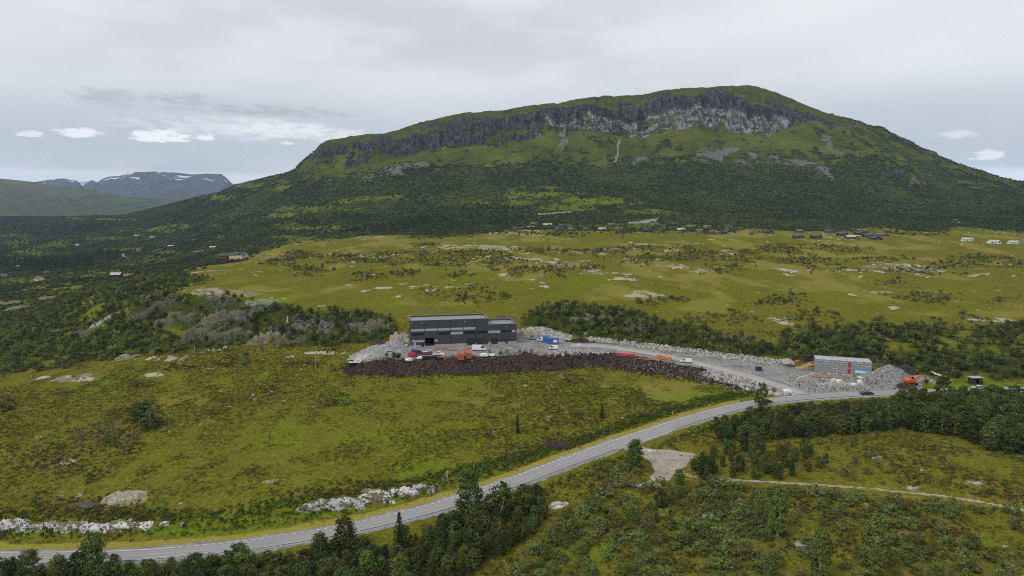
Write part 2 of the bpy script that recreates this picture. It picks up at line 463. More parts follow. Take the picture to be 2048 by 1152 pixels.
# ------------------------------------------------------------------ zones of the ground (from where each spot shows in the photograph)
GU, GV = project(GX, GY, GZ)
YARD = [(700, 712), (722, 700), (745, 690), (780, 682), (800, 668), (1040, 664), (1100, 668), (1150, 681), (1250, 690), (1400, 711), (1500, 724), (1570, 728), (1640, 738), (1750, 745), (1840, 752), (1845, 777), (1640, 791), (1585, 790), (1520, 770), (1470, 752), (1400, 736), (1310, 722), (1230, 708), (1000, 712), (800, 717), (715, 723)]
BANK = [(680, 738), (694, 726), (720, 720), (800, 718), (900, 716), (1000, 711), (1150, 706), (1230, 707), (1320, 722), (1400, 738), (1470, 754), (1530, 775), (1555, 790), (1500, 786), (1447, 768), (1360, 756), (1272, 742), (1184, 732), (1100, 739), (1024, 745), (900, 749), (800, 751), (700, 750)]
PARK = [(1272, 897), (1300, 897), (1340, 899), (1378, 905), (1380, 918), (1372, 932), (1350, 942), (1315, 946), (1306, 936), (1300, 922), (1285, 910)]
print("terrain base ready")
def ellipses(u, v, lst, soft=0.5, wob=None):
    """soft union of ellipses (u, v, half width, half height[, weight])"""
    m = np.zeros(u.shape)
    for e in lst:
        cu, cv, ru, rv = e[:4]
        w = e[4] if len(e) > 4 else 1.0
        sel = (np.abs(u - cu) < ru * 1.8) & (np.abs(v - cv) < rv * 1.8)
        if not sel.any():
            continue
        r = np.hypot((u[sel] - cu) / ru, (v[sel] - cv) / rv)
        if wob is not None:
            r = r + wob[sel]
        m[sel] = np.maximum(m[sel], w * (1 - sstep(r, 1 - soft, 1 + soft * 0.4)))
    return m


U, V, X, Y = GU, GV, GX, GY
n_big = fbm(X / 70, Y / 70, 4, 1)
n_mid = fbm(X / 22, Y / 30, 4, 2)
n_sml = fbm(X / 6, Y / 8, 3, 4)
n_tin = fbm(X / 2.2, Y / 2.2, 2, 8)
wob = n_mid * 0.9 + n_sml * 0.8

yard = poly_mask(U, V, YARD, 4)
bank = poly_mask(U + n_sml * 9, V + n_sml * 3.5 + n_tin * 1.5, BANK, 3)
yard = np.where((Y > 255) & (Y < 345), yard, 0)
bank = np.where((Y > 250) & (Y < 330), bank, 0)
park = np.where(Y < 260, poly_mask(U, V, PARK, 3), 0)
roadD = np.full(U.shape, 1e9)
roadD[:NR] = dR
accD = np.full(U.shape, 1e9)
accD[:NR] = dA
pathD = np.full(U.shape, 1e9)
pathD[:NR] = np.minimum(dP, dS)
made = np.maximum.reduce([yard, park, 1 - sstep(roadD, 5, 12), 1 - sstep(accD, 5, 9), 1 - sstep(pathD, 2, 4)])

# the mountain's zones
iy_base, iy_top, iy_for = KY[18][None, :], KY[19][None, :], KY[16][None, :]
mtn = sstep(Y, 1000, 1250)
edge_w = sstep(U, 600, 650) * (1 - sstep(U, 1640, 1720))
cliff = sstep(Y, iy_base - 8, iy_base + 4) * (1 - sstep(Y, iy_top, iy_top + 10)) * edge_w
cl_n = fbm(X / 34, GZ / 26, 4, 21)
cl_n2 = fbm(X / 90, GZ / 40, 3, 23)
cliff *= sstep(cl_n * 1.0 + 0.5 + 0.25 * sstep(U, 1000, 1100) + 0.3 * sstep((Y - iy_base) / (iy_top - iy_base), 0.3, 0.8) - 0.25 * ellipses(U, V, [(1225, 225, 35, 20), (940, 250, 60, 14)]), 0.18, 0.42)
# rocks on the brow and on the flank to the east
brow = sstep(Y, iy_top, iy_top + 6) * (1 - sstep(Y, iy_top + 60, iy_top + 140)) * edge_w * sstep(cl_n2, 0.12, 0.4)
flank = sstep(U, 1640, 1760) * (Y > 1500) * sstep(fbm(X / 46, GZ / 30, 4, 31), 0.20, 0.42)
cliff = np.maximum(cliff, np.maximum(brow * 0.8, flank * 0.45))
cliff = np.maximum(cliff, ellipses(U, V, [(690, 310, 60, 22), (655, 300, 20, 12), (760, 345, 14, 8), (1790, 345, 30, 12), (1860, 335, 20, 8), (2000, 345, 30, 10)], 0.7, wob * 0.8) * sstep(cl_n, -0.3, 0.1) * mtn)
TALUS = [[(716, 368), (742, 340), (775, 336), (850, 319), (880, 312), (850, 336), (800, 352), (750, 364)],
         [(1385, 320), (1400, 303), (1450, 292), (1500, 300), (1560, 316), (1610, 318), (1650, 330), (1668, 362), (1652, 358), (1610, 336), (1540, 328), (1460, 322), (1410, 328)],
         [(1640, 268), (1664, 276), (1668, 294), (1692, 312), (1672, 306), (1650, 292)],
         [(1770, 326), (1800, 345), (1842, 362), (1872, 376), (1850, 374), (1806, 358), (1782, 342)],
         [(1260, 322), (1290, 314), (1300, 326), (1268, 334)], [(1110, 295), (1135, 265), (1150, 268), (1128, 300)]]
talus = np.zeros(U.shape)
for pg in TALUS:
    talus = np.maximum(talus, poly_mask(U + n_mid * 10, V + n_sml * 7, pg, 5))
talus = np.where(Y > 1500, talus, 0) * sstep(fbm(X / 25, Y / 25, 3, 44) + 0.42, 0.2, 0.65)
scar = np.where(Y > 1500, 1 - sstep(poly_dist(U, V, [(1239, 280), (1235, 300), (1236, 308), (1230, 326)], False), 1.0, 2.6), 0)
scar = np.maximum(scar, np.where((Y > 900) & (Y < 1800), poly_mask(U + n_sml * 2, V + n_sml, [(1252, 444), (1275, 442), (1300, 438), (1318, 435), (1312, 443), (1290, 446), (1262, 447)], 1.5), 0))
scar = np.maximum(scar, np.where((Y > 900) & (Y < 1800), 1 - sstep(poly_dist(U, V, [(1070, 428), (1090, 429), (1120, 427), (1142, 425)], False), 0.6, 2.0), 0))
scar = np.maximum(scar, np.where((Y > 900) & (Y < 2600), 1 - sstep(np.minimum(poly_dist(U, V, [(1910, 438), (1922, 448)], False), poly_dist(U, V, [(246, 512), (259, 521)], False)), 0.8, 2.4), 0))

# clearings in the woods of the slopes
CLEAR = [(610, 418, 75, 9), (680, 405, 40, 6), (560, 432, 40, 8), (760, 398, 60, 6), (1090, 392, 110, 10), (1190, 405, 90, 12), (1010, 408, 80, 6), (1130, 418, 80, 8), (1300, 425, 60, 6),
         (350, 453, 45, 7), (310, 460, 55, 8), (430, 452, 30, 5), (300, 515, 28, 8), (70, 500, 40, 16), (30, 485, 45, 12), (210, 545, 60, 7), (130, 578, 110, 10), (60, 562, 60, 6), (20, 640, 25, 12),
         (120, 488, 50, 7), (200, 478, 60, 6), (240, 500, 40, 6), (40, 470, 60, 6), (170, 552, 70, 7), (30, 520, 30, 8), (270, 535, 50, 6), (330, 505, 40, 5), (90, 610, 40, 7), (1990, 466, 55, 6), (1930, 460, 40, 5), (640, 455, 70, 7), (575, 475, 60, 6), (1100, 377, 60, 4), (150, 439, 160, 4), (420, 395, 60, 8), (500, 372, 70, 7), (1250, 452, 250, 5, .8), (1650, 470, 130, 5, .6)]
clear = ellipses(U, V, CLEAR, 0.75, wob * 0.95)

# woods: share of the ground under trees
slope_wood = sstep(Y, 960 + 70 * n_big + 40 * n_mid, 1120 + 70 * n_big) * (1 - sstep(V, 470, 482)) * (1 - sstep(Y, iy_for - 40 + n_mid * 160, iy_for + 60 + n_mid * 160))
flank_wood = sstep(U, 1640, 1740) * mtn * sstep(n_mid + 0.5 * n_big, -0.35, 0.15) * 0.8
left_flank = (1 - sstep(U, 600, 660)) * sstep(Y, 1500, 1700) * sstep(n_mid + 0.6, 0.2, 0.6)
scatter_m = mtn * sstep(n_mid + 0.4 * n_big, 0.22, 0.5) * sstep(Y, 1700, 1800) * (1 - sstep(Y, iy_base - 60, iy_base)) * 0.7
valley_wood = (1 - sstep(U + n_mid * 30, 300, 420)) * sstep(Y, 560, 680) * 0.95
valley_wood = np.maximum(valley_wood, poly_mask(U, V, [(300, 560), (480, 525), (520, 500), (600, 480), (760, 470), (1000, 466), (1000, 440), (300, 440)], 6) * (Y > 800))
wood = np.clip(np.maximum.reduce([slope_wood, flank_wood, left_flank, scatter_m, valley_wood]), 0, 1)
wood *= (1 - clear * 0.85) * (1 - np.clip(cliff * 1.2 + talus * 0.85 + scar, 0, 1))
wood *= 1 - sstep(Y, iy_top - 5, iy_top + 5) * edge_w
wood = np.where(Y > 3300, 0, wood)
BANDS = [[(560, 700), (600, 640), (660, 628), (760, 628), (790, 640), (790, 668), (740, 684), (680, 692), (600, 696)],
         [(1040, 640), (1100, 612), (1180, 612), (1300, 634), (1380, 650), (1480, 672), (1560, 690), (1560, 712), (1480, 708), (1400, 700), (1300, 690), (1200, 678), (1140, 668), (1100, 660), (1045, 652)],
         [(1560, 660), (1660, 655), (1760, 650), (1900, 655), (2330, 640), (2330, 752), (2330, 758), (1960, 757), (1900, 756), (1850, 748), (1760, 730), (1640, 726), (1600, 722), (1560, 712)],
         [(0, 660), (120, 640), (180, 650), (260, 640), (330, 660), (460, 690), (480, 676), (500, 690), (420, 700), (300, 708), (150, 725), (40, 745), (-320, 750), (-320, 640)],
         [(60, 630), (180, 600), (300, 588), (330, 600), (260, 615), (200, 640), (120, 640)],
         [(330, 560), (200, 590), (60, 640), (150, 600), (250, 570)],
         [(-320, 640), (100, 590), (250, 560), (340, 548), (420, 560), (330, 590), (260, 600), (250, 640), (330, 660), (400, 690), (480, 680), (500, 690), (420, 700), (250, 705), (120, 735), (-320, 760)]]
bandm = np.zeros(U.shape)
for pg in BANDS:
    bandm = np.maximum(bandm, poly_mask(U + n_mid * 14, V + n_mid * 8, pg, 5))
bandm = bandm * np.maximum(sstep(n_mid * 0.9 + n_sml * 0.5 + 0.55, 0.05, 0.5), poly_mask(U, V, [(560, 700), (600, 640), (790, 632), (790, 668), (700, 692), (1040, 665), (1045, 636), (1100, 612), (1200, 620), (1400, 662), (1560, 700), (2330, 705), (2330, 760), (1850, 740), (1560, 716), (1400, 706), (1200, 682)], 10))
bandm = np.where((Y > np.where(U > 1800, 268, 285)) & (Y < 620), bandm, 0) * (1 - np.clip(yard * 1.4, 0, 1)) * (1 - bank)

# low shrub patches on the plateau and the near ground
SHRUB = [(620, 540, 45, 10), (730, 553, 40, 10), (860, 520, 60, 14), (940, 512, 60, 12), (920, 553, 30, 6), (945, 590, 65, 16), (870, 590, 30, 8), (1000, 525, 30, 10), (700, 520, 60, 10), (780, 518, 45, 12), (820, 545, 30, 8), (560, 525, 40, 6), (600, 512, 35, 8), (850, 492, 22, 6),
         (1060, 540, 60, 12), (1110, 548, 50, 10), (1090, 505, 60, 7), (1200, 505, 55, 7), (1180, 540, 35, 8), (1300, 522, 70, 9), (1260, 500, 60, 6), (1390, 505, 50, 9), (1410, 515, 45, 8), (1340, 520, 60, 8), (1440, 540, 50, 8), (1470, 520, 50, 8), (1560, 500, 60, 9), (1620, 520, 70, 8), (1500, 505, 40, 6), (1625, 540, 14, 6), (1690, 502, 50, 5), (1640, 497, 40, 4), (1760, 520, 60, 6), (1830, 545, 70, 9), (1900, 530, 50, 7), (1960, 518, 60, 7), (2030, 532, 40, 9), (1780, 565, 45, 7), (1850, 590, 60, 14), (1570, 600, 40, 11), (1500, 612, 20, 5), (1620, 635, 60, 12), (1760, 660, 60, 10), (1700, 668, 45, 8), (1880, 650, 50, 10), (1940, 640, 40, 14), (2010, 665, 40, 15), (1350, 600, 40, 8), (1300, 610, 40, 6), (1400, 640, 40, 10), (1480, 640, 40, 12), (1700, 545, 50, 6), (2000, 600, 30, 8),
         (270, 830, 60, 18), (300, 850, 40, 12), (200, 870, 60, 14), (230, 895, 60, 12), (130, 900, 60, 12), (20, 805, 25, 16), (20, 895, 30, 8), (190, 945, 30, 8), (95, 940, 50, 8), (280, 768, 35, 9), (660, 805, 25, 8), (680, 790, 20, 5), (600, 730, 60, 8), (480, 720, 60, 8), (360, 735, 50, 6), (450, 730, 40, 6), (690, 735, 25, 8), (200, 1030, 60, 7)]
shrubm = ellipses(U, V, SHRUB, 0.5, wob * 0.9)
shrubm = np.where((Y < 1000), shrubm, 0)

# heath, lush grass, dry grass
HEATH = [(1120, 880, 80, 14), (1060, 895, 60, 10), (1150, 850, 90, 12), (1290, 812, 60, 8), (100, 930, 80, 20), (170, 1012, 110, 16), (230, 1030, 90, 12), (640, 985, 90, 10), (760, 968, 90, 8), (1480, 775, 50, 8), (620, 572, 60, 5), (545, 585, 40, 4), (540, 560, 40, 5), (1750, 512, 40, 4), (1560, 620, 50, 10), (1900, 1000, 150, 20), (1450, 1010, 150, 25), (1400, 1000, 80, 16), (1240, 1060, 90, 20), (1560, 1010, 70, 14), (1700, 1090, 120, 20), (1850, 1060, 90, 20), (1480, 880, 60, 10), (2000, 990, 60, 14), (1960, 1110, 100, 14), (1330, 1090, 60, 16), (440, 700, 90, 5), (660, 700, 40, 5)]
LUSH = [(540, 748, 40, 8, 1.2), (570, 752, 22, 5, 1.4), (700, 805, 50, 14, .8), (640, 790, 60, 10, .7), (450, 770, 80, 12, .5), (1180, 560, 120, 16, .5), (1650, 590, 150, 16, .4), (1300, 640, 60, 20, .4), (1440, 610, 90, 14, .4), (500, 1040, 120, 14, .7), (100, 1060, 200, 12, .9), (330, 1062, 150, 12, .8), (620, 1030, 90, 10, .8), (850, 985, 90, 10, .8), (980, 945, 70, 12, .8), (1100, 905, 80, 10, .7), (1220, 862, 70, 9, .7), (1330, 828, 60, 8, .6), (1240, 1090, 90, 30, .6), (1150, 1110, 80, 30, .5), (900, 1100, 60, 15, .5), (1900, 1090, 130, 22, .5), (1640, 870, 150, 10, .4), (1960, 768, 110, 5, .9), (1440, 792, 60, 7, .7), (1200, 950, 60, 12, .5), (950, 750, 200, 7, .6), (60, 790, 60, 14, .4), (560, 1010, 60, 10, .6), (1130, 570, 60, 10, .4), (1000, 600, 60, 10, .5)]
DRY = [(1250, 790, 180, 22, .7), (1050, 800, 150, 22, .5), (1130, 830, 120, 16, .5), (400, 800, 120, 12, .5), (340, 810, 60, 8, .6), (640, 900, 140, 20, .3), (1330, 770, 100, 10, .6), (1880, 900, 140, 20, .5), (1980, 890, 80, 16, .5), (440, 705, 60, 5, .6), (560, 560, 90, 12, .5), (1000, 575, 160, 10, .4), (900, 480, 200, 8, .4), (1700, 560, 200, 10, .4)]
heath = ellipses(U, V, HEATH, 0.6, wob)
heath = np.where(Y < 700, heath, 0)
heath = np.maximum(heath, sstep(n_mid * 0.8 + n_sml * 0.45 + n_big * 0.3, 0.26, 0.66) * 0.6 * (Y < 1200))
heath = np.maximum(heath, np.where((Y > 370) & (Y < 1100), sstep(fbm(X / 30, Y / 70, 4, 19), 0.2, 0.6) * 0.7, 0))
heath = np.maximum(heath, np.clip(shrubm, 0, 1) * 0.7)
fgr = poly_mask(U, V, [(1100, 1000), (1240, 920), (1440, 900), (2330, 900), (2330, 1200), (900, 1200)], 30) * (Y < 260)
heath = np.maximum(heath, fgr * sstep(n_mid * 0.8 + n_sml * 0.5, -0.05, 0.4) * 0.65)
lush = np.clip(ellipses(U, V, LUSH, 0.7, wob * 0.7) * (Y < 700), 0, 1.2)
lush = np.maximum(lush, sstep(fbm(X / 34, Y / 42, 3, 14), 0.15, 0.6) * 0.55 * (Y < 1100))
lush = np.maximum(lush, clear * 0.9 * (Y > 1000))
dry = np.clip(ellipses(U, V, DRY, 0.7, wob * 0.7) * (Y < 1100), 0, 1)
dry = np.maximum(dry, sstep(fbm(X / 12, Y / 18, 3, 15), 0.2, 0.6) * 0.35 * (Y < 1100))
dry = np.maximum(dry, np.where((Y > 370) & (Y < 1150), sstep(fbm(X / 26, Y / 60, 4, 17) + 0.25, 0.05, 0.6) * 0.75, 0))
# mown verge on the far side of the main road
verge = np.zeros(U.shape)
up_side = np.zeros(U.shape, bool)
rv = np.interp(U, *zip(*[(float(a), float(b)) for a, b in zip(*project(ROAD[:, 0], ROAD[:, 1], ROAD[:, 2]))]))
up_side = V < rv
verge = np.where(up_side & (U < 1480), sstep(roadD, 3.6, 4.3) * (1 - sstep(roadD, 6.4 + n_sml, 7.6 + n_sml)), 0)
shoulder = (1 - sstep(roadD, 3.9 + n_tin * 0.7 + n_sml * 0.5, 4.5 + n_tin * 0.8 + n_sml * 0.5)) + (1 - sstep(accD, 3.6 + n_tin, 4.6 + n_tin))

# bare pale rock (flat slabs, lichen)
SLAB = [(1000, 497, 55, 3), (950, 494, 40, 3), (900, 496, 30, 3), (1040, 520, 40, 4), (1100, 524, 35, 4), (1150, 533, 35, 5), (1185, 545, 28, 4), (1215, 550, 20, 3), (1290, 585, 35, 5), (1240, 500, 40, 2.5), (1290, 490, 40, 2), (1350, 502, 30, 3), (1420, 540, 30, 5), (1400, 545, 22, 3), (1060, 470, 30, 2), (1010, 468, 30, 2), (1230, 480, 18, 2), (1130, 505, 30, 2.5), (1800, 532, 50, 4), (1850, 540, 40, 6), (1780, 536, 28, 4), (1960, 548, 26, 3), (1740, 518, 30, 2), (1560, 638, 28, 5), (1570, 645, 18, 4), (1950, 640, 28, 4), (1990, 636, 25, 4), (1760, 582, 40, 4), (1870, 582, 30, 4), (2010, 640, 40, 5), (1780, 615, 16, 3), (400, 580, 60, 5, .75), (470, 590, 60, 6, .6), (530, 600, 45, 6, .5), (370, 545, 30, 3), (350, 560, 20, 3), (420, 543, 18, 3), (800, 572, 12, 2), (930, 568, 25, 3), (1010, 550, 14, 3), (690, 625, 20, 3), (640, 610, 12, 3),
        (830, 1000, 1, 1), (150, 990, 60, 10, .5), (330, 715, 30, 4), (250, 712, 22, 4), (130, 757, 45, 6), (310, 748, 15, 3), (430, 700, 30, 3), (640, 705, 50, 3), (150, 925, 25, 8, .6), (40, 940, 40, 8, .4), (1290, 968, 28, 7, 1), (1420, 1030, 18, 6), (1120, 1010, 18, 6), (1760, 915, 40, 5, .8), (1830, 975, 30, 6, .8), (1950, 965, 30, 5, .7), (1440, 985, 12, 6, .6), (1810, 1050, 26, 12, .8), (1610, 1085, 14, 8, .8), (1460, 1075, 12, 6, .9), (1480, 1000, 20, 8, .6), (540, 963, 16, 4, .6), (380, 880, 14, 4, .6), (840, 860, 10, 2, .5), (1340, 1100, 25, 8, .5), (1320, 912, 26, 2.5, .9), (1365, 907, 20, 3, .9)]
rock = ellipses(U, V, SLAB, 0.5, wob * 1.0) * (Y < 1100) * np.where((Y > 360) & (U > 560), 0.66, 0.9)
rk_n = fbm(X / 7, Y / 10, 4, 51)
rock = np.maximum(rock, np.where((Y > 380) & (Y < 1050) & (U > 330), sstep(rk_n + n_mid * 0.5 + n_big * 0.55, 0.62, 0.80), 0))
rock = np.maximum(rock, np.where((Y < 380), sstep(fbm(X / 3, Y / 4, 3, 52) + n_mid * 0.5, 0.62, 0.8) * 0.8, 0) * (1 - lush))
rock *= sstep(rk_n + fbm(X / 2.5, Y / 4, 3, 53) * 0.8 + 0.5, 0.1, 0.5)

# ---- relief
dz = np.zeros(U.shape)
nearw = (1 - sstep(Y, 330, 420)) * (1 - made) * (1 - bank)
dz += nearw * (n_sml * 0.42 + n_tin * 0.13 + n_mid * 0.5)
plat = sstep(Y, 340, 400) * (1 - sstep(Y, 1050, 1300)) * (1 - yard)
dz += plat * (n_big * 2.6 + n_mid * 0.9 + n_sml * 0.25 + np.clip(shrubm, 0, 1) * 0.6)
dz += sstep(Y, 1150, 1500) * (fbm(X / 120, Y / 120, 4, 61) * 9) * (1 - sstep(Y, iy_base - 80, iy_base))
dz += sstep(Y, iy_top, iy_top + 60) * edge_w * fbm(X / 60, Y / 60, 4, 62) * 6 * (1 - sstep(Y, 2300, 2400))
dz += bank * (fbm(X / 3.5, Y / 3.5, 3, 71) * 0.9 + fbm(X / 1.3, Y / 1.3, 2, 72) * 0.45)
dz += sstep(U, 1640, 1750) * sstep(Y, 1600, 1800) * fbm(X / 50, GZ / 30, 4, 73) * 10
# craggy hillside west of the hall, and the outcrops east of it
crag = np.where((Y > 300) & (Y < 430), np.maximum(poly_mask(U, V, [(250, 640), (270, 595), (330, 588), (430, 590), (560, 612), (640, 630), (760, 636), (780, 655), (700, 668), (600, 660), (560, 684), (500, 690), (480, 660), (420, 665), (330, 650)], 8),
                                              poly_mask(U, V, [(1140, 640), (1150, 616), (1260, 634), (1360, 655), (1500, 680), (1500, 692), (1360, 672), (1240, 655)], 6)), 0)
strata = np.abs(fbm(X / 9 + Y / 30, GZ / 4.5, 3, 81)) * 2 + fbm(X / 3, GZ / 2, 3, 82) * 0.6
dz += crag * (strata - 0.5) * 2.4
bandm = np.maximum(bandm, crag * sstep(n_sml + n_mid * 0.7, -0.35, 0.2) * np.where(U > 560, 1.6, 0.9))
heath = np.maximum(heath, crag * 0.9)
cragrock = crag * sstep(fbm(X / 12, GZ / 6, 4, 83) + 0.25 * n_sml, 0.0, 0.22)
GZ = GZ + dz
# ledges in the cliff band (steps across the face)
GZ = GZ + cliff * (Y > 1900) * (fbm(X / 18, GZ / 11, 4, 91, 0.6) * 11)
# carve the road beds
ztmp = GZ[:NR]
for D_, Z_, w0, w1, drop in ((dA, zA, 4.2, 8.0, 0.12), (dR, zR, 4.6, 10.0, 0.14), (dP, zP, 1.0, 2.6, 0.05), (dS, zS, 1.6, 3.2, 0.05)):
    w = 1 - sstep(D_, w0, w1)
    ztmp[:] = ztmp * (1 - w) + (Z_ - drop) * w
GZ[:NR] = ztmp
GU, GV = project(GX, GY, GZ)


# ------------------------------------------------------------------ materials
def new_mat(name):
    m = bpy.data.materials.new(name)
    m.use_nodes = True
    nt = m.node_tree
    b = nt.nodes["Principled BSDF"]
    return m, nt, b


class NG:
    """short hand for node trees"""
    def __init__(self, nt):
        self.nt = nt

    def n(self, t, **kw):
        x = self.nt.nodes.new(t)
        for k, v in kw.items():
            setattr(x, k, v)
        return x

    def link(self, a, b):
        self.nt.links.new(a, b)

    def put(self, sock, v):
        if isinstance(v, (int, float)):
            sock.default_value = v
        elif isinstance(v, tuple):
            sock.default_value = (*v, 1) if len(v) == 3 and len(sock.default_value) == 4 else v
        else:
            self.link(v, sock)

    def math(self, op, a, b=0.0, clamp=False):
        x = self.n("ShaderNodeMath", operation=op, use_clamp=clamp)
        self.put(x.inputs[0], a)
        self.put(x.inputs[1], b)
        return x.outputs[0]

    def mix(self, f, a, b, blend='MIX'):
        x = self.n("ShaderNodeMix", data_type='RGBA', blend_type=blend)
        self.put(x.inputs[0], f)
        self.put(x.inputs[6], a)
        self.put(x.inputs[7], b)
        return x.outputs[2]

    def noise(self, vec, scale, detail=4, rough=0.6, dist=0.0, off=(0, 0, 0), squash=(1, 1, 1)):
        mp = self.n("ShaderNodeMapping")
        mp.inputs["Location"].default_value = off
        mp.inputs["Scale"].default_value = squash
        self.link(vec, mp.inputs[0])
        x = self.n("ShaderNodeTexNoise")
        x.inputs["Scale"].default_value = scale
        x.inputs["Detail"].default_value = detail
        x.inputs["Roughness"].default_value = rough
        x.inputs["Distortion"].default_value = dist
        self.link(mp.outputs[0], x.inputs["Vector"])
        return x.outputs["Fac"]

    def ramp(self, v, a, b, lo=0.0, hi=1.0):
        x = self.n("ShaderNodeMapRange", interpolation_type='SMOOTHSTEP')
        self.link(v, x.inputs[0])
        for i, k in enumerate((a, b, lo, hi)):
            x.inputs[i + 1].default_value = k
        return x.outputs[0]

    def attr(self, name):
        x = self.n("ShaderNodeAttribute", attribute_name=name)
        return x.outputs["Fac"]

    def bump(self, h, strength, dist):
        x = self.n("ShaderNodeBump")
        x.inputs["Strength"].default_value = strength
        x.inputs["Distance"].default_value = dist
        self.link(h, x.inputs["Height"])
        return x.outputs[0]


def mat(name, color, rough=0.7, var=0.18, scale=1.2, metal=0.0, bump=0.0, bscale=8.0, rand=0.0, spec=0.3, dirt=None):
    """a plain coated or natural surface with uneven tone"""
    m, nt, b = new_mat(name)
    g = NG(nt)
    tc = g.n("ShaderNodeTexCoord").outputs["Object"]
    f = g.noise(tc, scale, 5, 0.65)
    dark = tuple(c * (1 - var) for c in color)
    lite = tuple(min(1, c * (1 + var)) for c in color)
    c = g.mix(g.ramp(f, 0.3, 0.7), dark, lite)
    if dirt:
        f2 = g.noise(tc, scale * 0.6, 6, 0.7, 0.5, (3, 1, 2))
        c = g.mix(g.ramp(f2, 0.52, 0.75, 0, 0.6), c, dirt)
    if rand:
        oi = g.n("ShaderNodeObjectInfo").outputs["Random"]
        hs = g.n("ShaderNodeHueSaturation")
        g.link(c, hs.inputs["Color"])
        g.link(g.ramp(oi, 0, 1, 1 - rand, 1 + rand), hs.inputs["Value"])
        c = hs.outputs[0]
    g.link(c, b.inputs["Base Color"])
    b.inputs["Roughness"].default_value = rough
    b.inputs["Metallic"].default_value = metal
    b.inputs["Specular IOR Level"].default_value = spec
    if bump:
        g.link(g.bump(g.noise(tc, bscale, 6, 0.65), bump, 0.2), b.inputs["Normal"])
    return m


